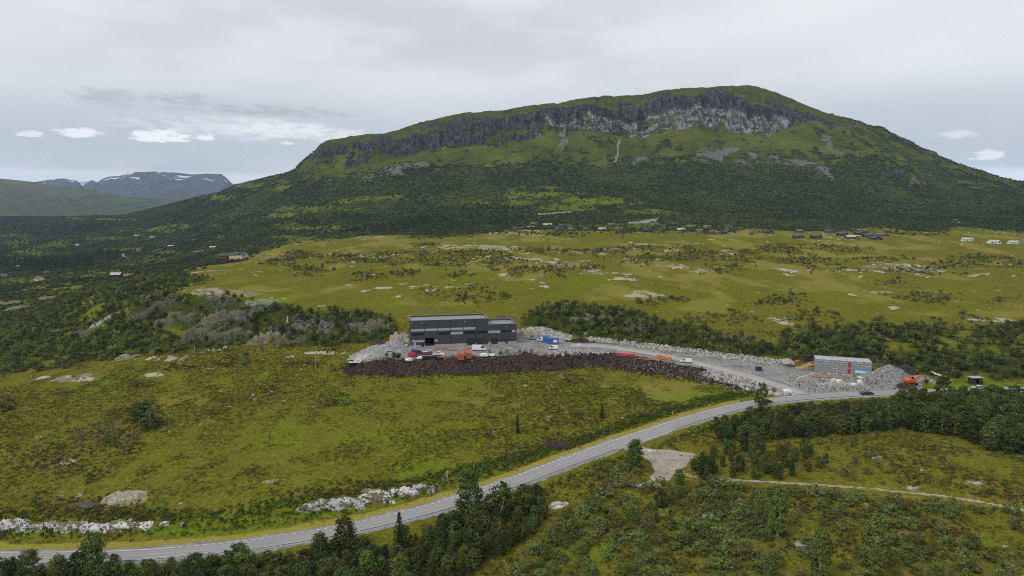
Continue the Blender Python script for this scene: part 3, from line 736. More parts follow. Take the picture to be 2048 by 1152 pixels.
def ground_material():
    m, nt, b = new_mat("ground_cover")
    g = NG(nt)
    pos = g.n("ShaderNodeNewGeometry").outputs["Position"]
    fine = g.noise(pos, 0.9, 3, 0.7)
    fine2 = g.noise(pos, 2.6, 2, 0.7, 0, (5, 2, 1))
    mid = g.noise(pos, 0.16, 4, 0.68, 0.0, (9, 4, 0))
    wide = g.noise(pos, 0.035, 4, 0.6, 0.0, (1, 7, 0))
    huge = g.noise(pos, 0.006, 3, 0.62, 0.0, (4, 4, 0))
    # sedge meadow
    c = g.mix(g.ramp(wide, 0.32, 0.68), (0.126, 0.112, 0.024), (0.134, 0.134, 0.025))
    c = g.mix(g.ramp(mid, 0.40, 0.62, 0, 0.65), c, (0.108, 0.100, 0.024))
    c = g.mix(g.ramp(fine, 0.44, 0.66, 0, 0.7), c, (0.22, 0.195, 0.055))
    c = g.mix(g.ramp(fine2, 0.48, 0.66, 0, 0.7), c, (0.062, 0.054, 0.016))
    c = g.mix(g.ramp(g.noise(pos, 0.38, 3, 0.7, 0.0, (3, 8, 2), (1, 0.6, 1)), 0.50, 0.64, 0, 0.6), c, (0.088, 0.082, 0.020))

    def over(c, name, col, thr=0.5, soft=0.25, n=mid, k=0.6):
        a = g.attr(name)
        f = g.ramp(g.math('ADD', a, g.math('MULTIPLY', g.math('SUBTRACT', n, 0.5), k)), thr - soft, thr + soft)
        f = g.math('MULTIPLY', f, g.ramp(a, 0.02, 0.12))
        return g.mix(f, c, col)

    dry = g.mix(fine, (0.165, 0.135, 0.050), (0.27, 0.22, 0.10))
    c = over(c, "dry", dry, 0.6, 0.4, mid, 0.9)
    lush = g.mix(g.ramp(fine, 0.3, 0.7), (0.080, 0.125, 0.015), (0.150, 0.185, 0.022))
    c = over(c, "lush", lush, 0.5, 0.4, mid, 0.8)
    heath = g.mix(g.ramp(fine, 0.34, 0.66), (0.105, 0.080, 0.024), (0.205, 0.158, 0.046))
    heath = g.mix(g.ramp(mid, 0.42, 0.60, 0, 0.75), heath, (0.100, 0.112, 0.026))
    heath = g.mix(g.ramp(fine2, 0.6, 0.75, 0, 0.6), heath, (0.160, 0.115, 0.030))
    c = over(c, "heath", heath, 0.5, 0.35, mid, 0.9)
    mown = g.mix(g.ramp(fine2, 0.3, 0.7), (0.165, 0.15, 0.045), (0.33, 0.26, 0.11))
    c = over(c, "verge", mown, 0.5, 0.3, fine, 0.6)
    # mountain grass and heath
    mg = g.mix(g.ramp(huge, 0.35, 0.65), (0.062, 0.066, 0.016), (0.098, 0.106, 0.021))
    mg = g.mix(g.ramp(wide, 0.45, 0.7, 0, 0.7), mg, (0.052, 0.054, 0.022))
    c = over(c, "high", mg, 0.5, 0.3, wide, 0.3)
    c = over(c, "clear", g.mix(g.ramp(wide, 0.3, 0.7), (0.080, 0.098, 0.020), (0.125, 0.140, 0.026)), 0.52, 0.35, wide, 0.7)
    c = over(c, "summit", g.mix(g.ramp(wide, 0.35, 0.65), (0.050, 0.047, 0.024), (0.085, 0.082, 0.030)), 0.5, 0.3, huge, 0.9)
    floor = g.mix(g.ramp(fine, 0.35, 0.7), (0.036, 0.045, 0.020), (0.062, 0.072, 0.030))
    c = over(c, "wood", floor, 0.4, 0.3, mid, 0.5)
    c = g.mix(1.0, c, (1.04, 1.08, 0.60), 'MULTIPLY')
    # stone
    lich = g.mix(g.ramp(fine2, 0.3, 0.7), (0.26, 0.245, 0.20), (0.46, 0.44, 0.37))
    lich = g.mix(g.ramp(mid, 0.52, 0.7, 0, 0.6), lich, (0.29, 0.26, 0.14))
    c = over(c, "rock", lich, 0.5, 0.2, fine, 1.0)
    scree = g.mix(g.ramp(g.noise(pos, 0.35, 3, 0.75), 0.35, 0.65), (0.055, 0.055, 0.052), (0.19, 0.185, 0.175))
    c = over(c, "talus", scree, 0.5, 0.3, wide, 0.9)
    streak = g.noise(pos, 0.075, 4, 0.72, 0.6, (0, 0, 0), (1.3, 1.3, 0.42))
    streak2 = g.noise(pos, 0.026, 4, 0.66, 0.5, (7, 0, 3), (1.4, 1.4, 1.0))
    ledge = g.noise(pos, 0.05, 3, 0.6, 0.6, (2, 5, 9), (0.55, 0.55, 1.7))
    cl = g.mix(g.ramp(streak, 0.36, 0.66), (0.020, 0.021, 0.022), (0.105, 0.101, 0.093))
    pale = g.mix(g.ramp(streak, 0.40, 0.62), (0.075, 0.073, 0.070), (0.30, 0.288, 0.265))
    pale = g.mix(g.ramp(streak2, 0.56, 0.64, 0, 0.45), pale, (0.20, 0.145, 0.095))
    pf = g.math('ADD', g.math('MULTIPLY', g.attr("pale_face"), 0.86), g.math('MULTIPLY', g.math('SUBTRACT', g.noise(pos, 0.022, 4, 0.7, 0.4, (1, 3, 8)), 0.5), 2.2))
    cl = g.mix(g.ramp(pf, 0.42, 0.62), cl, pale)
    cl = g.mix(g.ramp(ledge, 0.53, 0.61, 0, 0.85), cl, (0.036, 0.044, 0.014))
    c = over(c, "cliff", cl, 0.5, 0.22, wide, 0.5)
    st3 = g.noise(pos, 0.4, 4, 0.7, 0.4, (0, 0, 0), (1, 1, 0.5))
    crag = g.mix(g.ramp(st3, 0.38, 0.66), (0.034, 0.034, 0.028), (0.165, 0.160, 0.136))
    c = over(c, "crag", crag, 0.5, 0.2, fine, 0.8)
    c = over(c, "scar", (0.24, 0.225, 0.19), 0.5, 0.25, mid, 0.3)
    # made ground
    grav = g.mix(g.ramp(fine, 0.3, 0.7), (0.185, 0.183, 0.176), (0.32, 0.315, 0.30))
    grav = g.mix(g.ramp(mid, 0.42, 0.68, 0, 0.7), grav, (0.135, 0.13, 0.125))
    grav = g.mix(g.ramp(fine2, 0.62, 0.75, 0, 0.6), grav, (0.48, 0.475, 0.46))
    c = over(c, "gravel", grav, 0.5, 0.2, fine, 0.5)
    tan = g.mix(g.ramp(fine, 0.3, 0.7), (0.27, 0.235, 0.195), (0.40, 0.355, 0.30))
    tan = g.mix(g.ramp(mid, 0.45, 0.65, 0, 0.6), tan, (0.20, 0.185, 0.16))
    c = over(c, "trodden", tan, 0.5, 0.2, fine, 0.5)
    soil = g.mix(g.ramp(fine2, 0.35, 0.65), (0.024, 0.018, 0.014), (0.085, 0.062, 0.050))
    soil = g.mix(g.ramp(mid, 0.5, 0.7, 0, 0.5), soil, (0.10, 0.088, 0.078))
    c = over(c, "soil", soil, 0.5, 0.18, fine, 0.4)
    g.link(c, b.inputs["Base Color"])
    b.inputs["Roughness"].default_value = 0.95
    b.inputs["Specular IOR Level"].default_value = 0.0
    h = g.math('ADD', g.math('MULTIPLY', fine, 0.6), g.math('MULTIPLY', mid, 2.0))
    h = g.math('ADD', h, g.math('MULTIPLY', g.math('MULTIPLY', g.math('ADD', streak, g.math('MULTIPLY', ledge, 0.9)), g.attr("cliff")), 13.0))
    h = g.math('ADD', h, g.math('MULTIPLY', g.math('MULTIPLY', st3, g.attr("crag")), 3.0))
    g.link(g.bump(h, 0.7, 1.0), b.inputs["Normal"])
    return m


def mesh_obj(name, verts, faces, material, parent=None, smooth=False, attrs=None):
    me = bpy.data.meshes.new(name)
    verts = np.asarray(verts, np.float32).reshape(-1, 3)
    if isinstance(faces, np.ndarray):
        nf, k = faces.shape
        me.vertices.add(len(verts))
        me.vertices.foreach_set("co", verts.ravel())
        me.loops.add(nf * k)
        me.loops.foreach_set("vertex_index", faces.astype(np.int32).ravel())
        me.polygons.add(nf)
        me.polygons.foreach_set("loop_start", np.arange(0, nf * k, k, dtype=np.int32))
        me.update(calc_edges=True)
    else:
        me.from_pydata(verts.tolist(), [], [tuple(f) for f in faces])
        me.update()
    if smooth:
        me.polygons.foreach_set("use_smooth", np.ones(len(me.polygons), bool))
    for k, a in (attrs or {}).items():
        at = me.attributes.new(k, 'FLOAT', 'POINT')
        at.data.foreach_set("value", np.asarray(a, np.float32).ravel())
    if material:
        me.materials.append(material)
    o = bpy.data.objects.new(name, me)
    COL.objects.link(o)
    if parent:
        o.parent = parent
    return o


def grid_faces(nr, nc):
    i = np.arange(nr - 1)[:, None] * nc + np.arange(nc - 1)[None, :]
    return np.stack([i, i + 1, i + nc + 1, i + nc], -1).reshape(-1, 4)


def tag(o, label=None, cat=None, group=None, kind=None):
    for k, v in (("label", label), ("category", cat), ("group", group), ("kind", kind)):
        if v:
            o[k] = v
    return o


gravel_m = np.clip(np.maximum.reduce([yard, np.minimum(shoulder, 1), np.where((Y > 280) & (Y < 330), 0, 0)]), 0, 1)
trod_m = np.clip(np.maximum(park, np.maximum(1 - sstep(pathD + n_tin * 0.35 + n_sml * 0.15, 0.3, 0.8), np.where(Y < 260, 0, 0))), 0, 1)
trod_m[:NR] = np.maximum(trod_m[:NR], 1 - sstep(dS, 2.0, 3.2))
nat = (1 - np.clip(gravel_m + bank, 0, 1))
attrs = dict(dry=dry * nat, lush=lush * nat, heath=np.clip(heath, 0, 1) * nat, verge=verge, high=sstep(Y, 1150, 1350),
             clear=clear * (Y > 900), wood=np.clip(np.maximum(np.maximum(wood, bandm * 0.9), crag * 0.75), 0, 1) * nat, rock=rock * nat * (1 - verge), talus=talus, cliff=cliff * (Y > 1000),
             crag=cragrock * nat, summit=sstep(Y, iy_top, iy_top + 25) * (Y > 1500) * (0.62 + 0.5 * n_mid), pale_face=(1 - sstep((Y - iy_base) / (iy_top - iy_base), 0.45, 0.75)) * sstep(U, 1010, 1090) * (1 - sstep(U, 1550, 1600)) * (0.6 + 0.4 * sstep(U, 1240, 1330)), scar=scar, gravel=gravel_m * (1 - bank), trodden=trod_m, soil=bank)
GROUND = ground_material()
terrain = mesh_obj("terrain", np.stack([GX, GY, GZ], -1).reshape(-1, 3), grid_faces(len(yrow), len(tcol)), GROUND, smooth=True, attrs=attrs)
tag(terrain, "moorland, rocky plateau and steep grassy mountain with a cliff band", "terrain", kind="structure")


# ---- farther hills and the snow-flecked range
def far_hill(name, sil, y0, y1, zfoot, seed, material, amp, label):
    us = np.linspace(sil[0][0], sil[-1][0], 260)
    vs = np.interp(us, [p[0] for p in sil], [p[1] for p in sil])
    t, s = ray(us, vs)
    ztop = CAMZ + s * y1
    rows = 46
    V_ = []
    for r in range(rows):
        k = r / (rows - 1)
        if k <= 0.8:
            q = k / 0.8
            y = y0 + (y1 - y0) * q
            prof = q ** 1.25
            z = zfoot + (ztop - zfoot) * prof
        else:
            q = (k - 0.8) / 0.2
            y = y1 + (y1 - y0) * 0.6 * q
            z = ztop + (zfoot - ztop) * q ** 1.5
            prof = 1 - q
        x = t * y
        yy = np.full_like(x, y)
        bump = (fbm(x / amp / 5, yy / amp / 5, 5, seed) * amp * 1.3) * np.minimum(1, abs(k - 0.8) * 6) * (1 if k < 0.8 else 0.2)
        V_.append(np.stack([x, yy, z + bump], -1))
    o = mesh_obj(name, np.array(V_).reshape(-1, 3), grid_faces(rows, len(us)), material, smooth=True)
    return tag(o, label, "hill", kind="structure")


def far_mat(name, low, high, snow, thr):
    m, nt, b = new_mat(name)
    g = NG(nt)
    pos = g.n("ShaderNodeNewGeometry").outputs["Position"]
    n1 = g.noise(pos, 0.0035, 8, 0.68, 0.4)
    n2 = g.noise(pos, 0.011, 6, 0.65, 0.3, (5, 5, 0), (1, 1, 1.6))
    sepz = g.n("ShaderNodeSeparateXYZ")
    g.link(pos, sepz.inputs[0])
    z = g.math('ADD', sepz.outputs[2], g.math('MULTIPLY', g.math('SUBTRACT', n1, 0.5), 260))
    c = g.mix(g.ramp(z, thr[0], thr[1]), low, high)
    c = g.mix(g.ramp(n2, 0.42, 0.66, 0, 0.65), c, tuple(k * 0.42 for k in high))
    if snow:
        sf = g.math('MULTIPLY', g.ramp(g.noise(pos, 0.0042, 5, 0.6, 0.2, (2, 9, 0), (1, 1, 2.2)), 0.585, 0.625), g.ramp(sepz.outputs[2], snow, snow + 120))
        c = g.mix(sf, c, (0.8, 0.82, 0.85))
    g.link(c, b.inputs["Base Color"])
    b.inputs["Roughness"].default_value = 0.95
    b.inputs["Specular IOR Level"].default_value = 0.1
    g.link(g.bump(g.math('ADD', g.math('MULTIPLY', n2, 30.0), g.math('MULTIPLY', n1, 60.0)), 0.8, 1.0), b.inputs["Normal"])
    return m


M_FAR1 = far_mat("far_moor", (0.075, 0.098, 0.045), (0.15, 0.145, 0.085), 0, (20, 330))
M_FAR2 = far_mat("far_range", (0.080, 0.090, 0.062), (0.105, 0.110, 0.120), 300, (-40, 200))
far_hill("hill", [(-900, 330), (-300, 345), (0, 357), (60, 363), (120, 372), (180, 378), (240, 392), (300, 398), (360, 410), (420, 425), (500, 440)], 3300, 5200, -70, 101, M_FAR1, 26, "smooth green and brown hill across the valley")
far_hill("hill", [(100, 400), (160, 390), (230, 394), (300, 391), (360, 393), (420, 396), (470, 402), (560, 410), (640, 420)], 4600, 6800, -60, 103, M_FAR1, 24, "low dark ridge in front of the snow-flecked range")
far_hill("mountain", [(-400, 385), (20, 372), (56, 366), (88, 361), (118, 357), (130, 357), (145, 361), (153, 359), (160, 366), (164, 374), (172, 366), (183, 360), (195, 365), (204, 358), (218, 353), (239, 352), (257, 346), (271, 344), (307, 343), (325, 344), (354, 345), (384, 349), (413, 347), (443, 348), (450, 352), (456, 359), (465, 368), (480, 371), (620, 385)], 6600, 9600, -40, 105, M_FAR2, 60, "flat-topped bluish mountain range with patches of snow")
far_hill("mountain", [(100, 380), (140, 366), (165, 363), (200, 363), (300, 372), (440, 376), (470, 367), (490, 363), (505, 365), (530, 362), (700, 372)], 10000, 12500, -40, 107, far_mat("far_snow", (0.3, 0.31, 0.33), (0.5, 0.52, 0.55), 150, (0, 300)), 30, "pale far peaks and glacier beyond the range")
print("terrain ready")
CABIN_UV = [(1034, 460), (1062, 457), (1117, 461), (1142, 461), (1172, 461), (1204, 461), (1238, 460), (1294, 462), (1323, 462), (1361, 462), (1399, 464), (1426, 466), (1435, 468), (1449, 467), (1503, 469), (1596, 476), (1632, 476), (1067, 450), (1095, 452), (1126, 454), (1221, 452), (1309, 452), (1348, 451), (1382, 456), (1414, 456), (1459, 455), (1536, 466), (1598, 465), (1658, 466), (1684, 471), (1704, 477), (1718, 469), (1736, 474), (1750, 479), (1766, 472), (1934, 482), (1987, 487), (2026, 488), (245, 464), (275, 471), (305, 474), (297, 481), (326, 487), (342, 494), (390, 482), (442, 476), (426, 497), (398, 507), (277, 501), (155, 491), (94, 548), (79, 560), (38, 535), (6, 553), (452, 517), (478, 517), (233, 557), (258, 554), (97, 603), (32, 611), (6, 614), (46, 622), (27, 626)]
# ------------------------------------------------------------------ roads
def width_line(L):
    T = np.gradient(L[:, :2], axis=0)
    T /= np.linalg.norm(T, axis=1)[:, None]
    return np.stack([T[:, 1], -T[:, 0]], -1)      # points to the right of travel


def strip(name, L, offs, material, dz=0.0, skirt=0.0, parent=None, smooth=True, crown=0.0, i0=0, i1=None):
    """a sheet along line L between the given sideways offsets"""
    L = L[i0:i1]
    Nn = width_line(L)
    rows = []
    for k, o in enumerate(offs):
        oo = o if np.ndim(o) else np.full(len(L), o)
        p = np.column_stack([L[:, 0] + Nn[:, 0] * oo, L[:, 1] + Nn[:, 1] * oo, L[:, 2] + dz - crown * np.abs(oo)])
        rows.append(p)
    if skirt:
        a, b = rows[0].copy(), rows[-1].copy()
        Nn3 = np.column_stack([Nn, np.zeros(len(Nn))])
        a, b = a - Nn3 * skirt, b + Nn3 * skirt
        a[:, 2] -= skirt
        b[:, 2] -= skirt
        rows = [a] + rows + [b]
    P = np.array(rows)
    ax = [o if np.ndim(o) else np.full(len(L), float(o)) for o in offs]
    if skirt:
        ax = [ax[0] - skirt] + ax + [ax[-1] + skirt]
    return mesh_obj(name, P.reshape(-1, 3), grid_faces(P.shape[0], P.shape[1])[:, ::-1], material, parent, smooth, {"across": np.array(ax)})


def asphalt_material(name, c0, c1, patch):
    m, nt, b = new_mat(name)
    g = NG(nt)
    pos = g.n("ShaderNodeNewGeometry").outputs["Position"]
    n1 = g.noise(pos, 3.0, 3, 0.7)
    n2 = g.noise(pos, 0.12, 4, 0.6)
    c = g.mix(n1, c0, c1)
    c = g.mix(g.ramp(n2, 0.45, 0.7, 0, 0.55), c, patch)
    ac = g.math('ABSOLUTE', g.attr("across"))
    tr = g.math('MINIMUM', g.math('ABSOLUTE', g.math('SUBTRACT', ac, 0.75)), g.math('ABSOLUTE', g.math('SUBTRACT', ac, 2.15)))
    c = g.mix(g.ramp(g.math('ADD', tr, g.math('MULTIPLY', g.math('SUBTRACT', n2, 0.5), 0.3)), 0.45, 0.1, 0, 0.5), c, tuple(k * 0.74 for k in c0))
    c = g.mix(g.ramp(ac, 3.0, 3.6, 0, 0.5), c, (0.30, 0.285, 0.26))
    g.link(c, b.inputs["Base Color"])
    b.inputs["Roughness"].default_value = 0.85
    b.inputs["Specular IOR Level"].default_value = 0.25
    return m


M_ASPH = asphalt_material("worn_asphalt", (0.25, 0.25, 0.253), (0.325, 0.325, 0.325), (0.225, 0.225, 0.228))
M_TRACK = asphalt_material("dusty_asphalt", (0.33, 0.315, 0.29), (0.41, 0.395, 0.37), (0.28, 0.27, 0.25))
M_WHITE = mat("road_paint_white", (0.62, 0.62, 0.61), 0.6, 0.22, 2.0)
M_ORANGE_P = mat("road_paint_orange", (0.58, 0.30, 0.10), 0.6, 0.2, 2.0)

ru, rvv = project(ROAD[:, 0], ROAD[:, 1], ROAD[:, 2])
HW = np.interp(ru, [0, 860, 1234, 1700], [2.75, 2.7, 3.0, 3.1])         # half width between edge lines
road = strip("road", ROAD, [-HW - 0.65, -HW * 0.5, 0 * HW, HW * 0.5, HW + 0.65], M_ASPH, 0.02, 0.45, crown=0.02)
tag(road, "two-lane asphalt road with orange centre dashes curving across the moor", "road", kind="structure")
acc = strip("access_road", ACCESS[:-3], [-3.0, 0, 3.0], M_TRACK, -0.01, 0.5)
tag(acc, "pale access road from the building site down to the main road", "road", kind="structure")


def marks(name, off, w, lo, hi, material, solid=False, i0=0, i1=None):
    """painted dashes, each a small sheet, joined per line of the road"""
    vs, fs = [], []
    Nn = width_line(ROAD)
    s = np.concatenate([[0], np.cumsum(np.linalg.norm(np.diff(ROAD[:, :2], axis=0), axis=1))])
    oo = off if np.ndim(off) else np.full(len(ROAD), off)
    p = s[i0]
    end = s[-1] if i1 is None else s[i1]
    while p < end:
        q = min(p + lo, end)
        k = max(2, int((q - p) / 3) + 1)
        ss = np.linspace(p, q, k)
        base = len(vs)
        for a in ss:
            c = [np.interp(a, s, ROAD[:, j]) for j in range(3)]
            nn = [np.interp(a, s, Nn[:, j]) for j in range(2)]
            o = np.interp(a, s, oo)
            for e in (-w / 2, w / 2):
                vs.append((c[0] + nn[0] * (o + e), c[1] + nn[1] * (o + e), c[2] + 0.032 - 0.02 * abs(o)))
        for j in range(k - 1):
            fs.append((base + 2 * j, base + 2 * j + 1, base + 2 * j + 3, base + 2 * j + 2))
        p = q + hi
    ob = mesh_obj(name, vs, fs, material, road)
    ob["kind"] = "stuff"
    return ob


iB = int(np.argmin(np.abs(ru - 330)))
marks("centre_line_marking", 0.0, 0.16, 9.0, 3.0, M_ORANGE_P)
marks("edge_line_marking", -HW, 0.22, 1.0, 1.0, M_WHITE, i0=iB)
marks("edge_line_marking", -HW, 0.22, 40.0, 0.01, M_WHITE, i1=iB)
marks("edge_line_marking", HW, 0.2, 1.0, 1.0, M_WHITE)


# ------------------------------------------------------------------ small mesh kit
class MB:
    def __init__(self):
        self.v, self.f = [], []

    def add(self, vs, fs):
        b = len(self.v)
        self.v += [tuple(p) for p in vs]
        self.f += [tuple(i + b for i in f) for f in fs]
        return self

    def box(self, x0, x1, y0, y1, z0, z1):
        vs = [(x, y, z) for z in (z0, z1) for y in (y0, y1) for x in (x0, x1)]
        return self.add(vs, [(0, 2, 3, 1), (4, 5, 7, 6), (0, 1, 5, 4), (2, 6, 7, 3), (0, 4, 6, 2), (1, 3, 7, 5)])

    def bar(self, a, b, r, n=6, r2=None):
        a, b = Vector(a), Vector(b)
        d = (b - a).normalized()
        q = d.to_track_quat('Z', 'Y')
        r2 = r if r2 is None else r2
        vs = []
        for p, rr in ((a, r), (b, r2)):
            for k in range(n):
                an = 2 * math.pi * k / n
                vs.append(p + q @ Vector((math.cos(an) * rr, math.sin(an) * rr, 0)))
        fs = [(k, (k + 1) % n, n + (k + 1) % n, n + k) for k in range(n)] + [tuple(range(n - 1, -1, -1)), tuple(range(n, 2 * n))]
        return self.add(vs, fs)

    def tube(self, pts, r, n=6):
        for a, b in zip(pts[:-1], pts[1:]):
            self.bar(a, b, r, n)
        return self

    def extrude(self, prof, y0, y1, taper=None):
        """side outline (x, z) drawn out along y; taper(z) narrows it"""
        n = len(prof)
        vs = []
        for s in (0, 1):
            for x, z in prof:
                k = taper(z) if taper else 1.0
                c, h = (y0 + y1) / 2, (y1 - y0) / 2
                vs.append((x, c + (h if s else -h) * k, z))
        fs = [tuple(range(n)), tuple(range(2 * n - 1, n - 1, -1))]
        fs += [(i, i + n, (i + 1) % n + n, (i + 1) % n) for i in range(n)]
        return self.add(vs, fs)

    def build(self, name, material, parent=None, smooth=False):
        o = mesh_obj(name, self.v, self.f, material, parent, smooth)
        return o


def empty(name, loc, rz=0.0, scale=1.0):
    o = bpy.data.objects.new(name, None)
    COL.objects.link(o)
    o.location = loc
    o.rotation_euler = (0, 0, rz)
    o.scale = (scale,) * 3
    return o


def copy_tree(o, parent=None):
    c = o.copy()
    COL.objects.link(c)
    c.parent = parent
    for ch in o.children:
        copy_tree(ch, c)
    return c


M_STEEL = mat("galvanised_steel", (0.42, 0.44, 0.46), 0.45, 0.15, 2.0, metal=0.6)


def guardrail(name, L, off, label, ends=True, i0=0, i1=None, every=4.0):
    Nn = width_line(L)
    sl = slice(i0, i1)
    oo = (off if np.ndim(off) else np.full(len(L), off))[sl]
    P = L[sl]
    Q = np.column_stack([P[:, 0] + Nn[sl, 0] * oo, P[:, 1] + Nn[sl, 1] * oo, P[:, 2]])
    root = empty(name, Q[0])
    Q = Q - Q[0]
    pr = [(0.0, 0.45), (0.05, 0.50), (0.0, 0.57), (0.0, 0.61), (0.05, 0.68), (0.0, 0.75), (-0.03, 0.75), (-0.03, 0.45)]
    if ends:                                   # beam dips into the ground at its ends
        s = np.arange(len(Q))
        sink = np.minimum(sstep(s, 0, 6), 1 - sstep(s, len(Q) - 7, len(Q) - 1)) - 1
    else:
        sink = np.zeros(len(Q))
    rows = []
    for o_, z_ in pr:
        rows.append(np.column_stack([Q[:, 0] + Nn[sl, 0] * o_, Q[:, 1] + Nn[sl, 1] * o_, Q[:, 2] + z_ + sink * 0.6]))
    rows.append(rows[0])
    R = np.array(rows)
    mesh_obj("beam", R.reshape(-1, 3), grid_faces(len(rows), len(Q)), M_STEEL, root)
    post = None
    k = 3
    while k < len(Q) - 2:
        if post is None:
            post = MB().box(-0.05, 0.05, -0.05, 0.05, -0.5, 0.66).build("post", M_STEEL, root)
            p = post
        else:
            p = post.copy()
            COL.objects.link(p)
            p.parent = root
        p.location = Q[k]
        k += int(every)
    return tag(root, label, "guardrail", "guardrails along the roads")


iG1 = int(np.argmin(np.abs(ru - 1240)))
iG2 = int(np.argmin(np.abs(ru - 1318)))
iG0 = int(np.argmin(np.abs(ru + 40)))
iG3 = int(np.argmin(np.abs(ru - 1790)))
guardrail("guardrail", ROAD, HW + 0.95, "long steel guardrail along the lower road edge west of the lay-by", i0=iG0, i1=iG1)
guardrail("guardrail", ROAD, HW + 0.95, "steel guardrail from the lay-by to the black car", i0=iG2, i1=iG3)
au, av = project(ACCESS[:, 0], ACCESS[:, 1], ACCESS[:, 2])
guardrail("guardrail", ACCESS, -3.5, "short steel guardrail beside the pale access road", i0=int(np.argmin(np.abs(au - 1515))), i1=len(ACCESS) - 9)

# ------------------------------------------------------------------ plants
def leaf_material(name, c0, c1, hue=0.03, val=0.25, stand=0.0):
    m, nt, b = new_mat(name)
    g = NG(nt)
    tc = g.n("ShaderNodeTexCoord").outputs["Object"]
    oi = g.n("ShaderNodeObjectInfo").outputs["Random"]
    n = g.noise(tc, 1.4, 2, 0.6)
    c = g.mix(g.ramp(n, 0.35, 0.65), c0, c1)
    if stand:                     # whole stands differ in tone
        loc = g.n("ShaderNodeObjectInfo").outputs["Location"]
        sn = g.noise(loc, 0.008, 3, 0.6)
        c = g.mix(g.ramp(sn, 0.40, 0.60, 0, stand), c, tuple(k * q for k, q in zip(c0, (0.72, 0.66, 0.9))))
        sn2 = g.noise(loc, 0.03, 2, 0.6, 0, (5, 1, 0))
        c = g.mix(g.ramp(sn2, 0.52, 0.66, 0, stand), c, tuple(k * q for k, q in zip(c1, (1.25, 1.15, 0.9))))
    hs = g.n("ShaderNodeHueSaturation")
    g.link(c, hs.inputs["Color"])
    g.link(g.ramp(oi, 0, 1, 0.5 - hue, 0.5 + hue * 0.6), hs.inputs["Hue"])
    g.link(g.ramp(g.math('FRACT', g.math('MULTIPLY', oi, 7.31)), 0, 1, 1 - val, 1 + val), hs.inputs["Value"])
    g.link(hs.outputs[0], b.inputs["Base Color"])
    b.inputs["Roughness"].default_value = 0.7
    b.inputs["Specular IOR Level"].default_value = 0.06
    tr = g.n("ShaderNodeBsdfTranslucent")
    g.link(hs.outputs[0], tr.inputs[0])
    mx = g.n("ShaderNodeMixShader")
    mx.inputs[0].default_value = 0.25
    g.link(b.outputs[0], mx.inputs[1])
    g.link(tr.outputs[0], mx.inputs[2])
    g.link(mx.outputs[0], nt.nodes["Material Output"].inputs[0])
    return m


M_BIRCH = leaf_material("birch_leaves", (0.052, 0.076, 0.018), (0.116, 0.148, 0.036), 0.035, 0.35)
M_PALE = leaf_material("pale_leaves", (0.105, 0.150, 0.032), (0.170, 0.225, 0.050), 0.02, 0.2)
M_WILLOW = leaf_material("willow_leaves", (0.096, 0.132, 0.030), (0.175, 0.215, 0.052), 0.035, 0.3)
M_SPRUCE = leaf_material("spruce_needles", (0.024, 0.036, 0.012), (0.046, 0.062, 0.017), 0.02, 0.2)
M_FARLEAF = leaf_material("far_birch_leaves", (0.050, 0.067, 0.024), (0.088, 0.109, 0.036), 0.025, 0.2, 0.6)
M_GREYSHRUB = leaf_material("heath_shrub_leaves", (0.074, 0.082, 0.024), (0.124, 0.128, 0.038), 0.04, 0.25)
M_BARK = mat("birch_bark", (0.30, 0.285, 0.26), 0.9, 0.45, 3.0)
M_BARKD = mat("dark_bark", (0.075, 0.062, 0.05), 0.95, 0.3, 3.0)
M_TUFT = leaf_material("grass_blades", (0.095, 0.100, 0.016), (0.165, 0.150, 0.029), 0.04, 0.3)
M_HEATHER = leaf_material("heather_sprigs", (0.066, 0.056, 0.014), (0.118, 0.094, 0.024), 0.04, 0.3)
M_FIREWEED = leaf_material("fireweed_flowers", (0.12, 0.075, 0.105), (0.20, 0.12, 0.175), 0.02, 0.2)
M_LUSH = leaf_material("roadside_herbs", (0.050, 0.080, 0.013), (0.085, 0.130, 0.019), 0.03, 0.3)


def leaf_quads(C, N_, size, r, asp=0.7):
    """one four-cornered leaf or leaf spray per centre"""
    n = len(C)
    N_ = N_ / np.maximum(np.linalg.norm(N_, axis=1), 1e-6)[:, None]
    a = r.normal(size=(n, 3))
    a -= (a * N_).sum(1)[:, None] * N_
    a /= np.linalg.norm(a, axis=1)[:, None]
    b = np.cross(N_, a)
    s = size * r.uniform(0.6, 1.3, n)[:, None]
    bend = N_ * s * 0.25
    P = np.stack([C - a * s, C + b * s * asp + bend, C + a * s, C - b * s * asp + bend], 1)
    return P.reshape(-1, 3), np.arange(4 * n).reshape(-1, 4)


def crown_points(r, n_clump, per, shape, cl):
    """leaf centres gathered in clumps through the crown's volume; shape(h) -> radius at relative height h"""
    C, Nn = [], []
    for _ in range(n_clump):
        h = r.uniform(0.02, 1.0)
        R = shape(h)
        an = r.uniform(0, 2 * math.pi)
        rad = R * r.uniform(0.15, 1.0) ** 0.5 * 0.92
        c = np.array([math.cos(an) * rad, math.sin(an) * rad, h])
        d = r.normal(size=(per, 3))
        d /= np.linalg.norm(d, axis=1)[:, None]
        q = d * (cl * r.uniform(0.5, 1.2) * r.random(per)[:, None] ** 0.4) * np.array([1, 1, 0.75])
        C.append((c, q))
        Nn.append(d * 0.8 + np.array([math.cos(an), math.sin(an), 0.35]) * 0.5 + r.normal(size=(per, 3)) * 0.4)
    return C, Nn


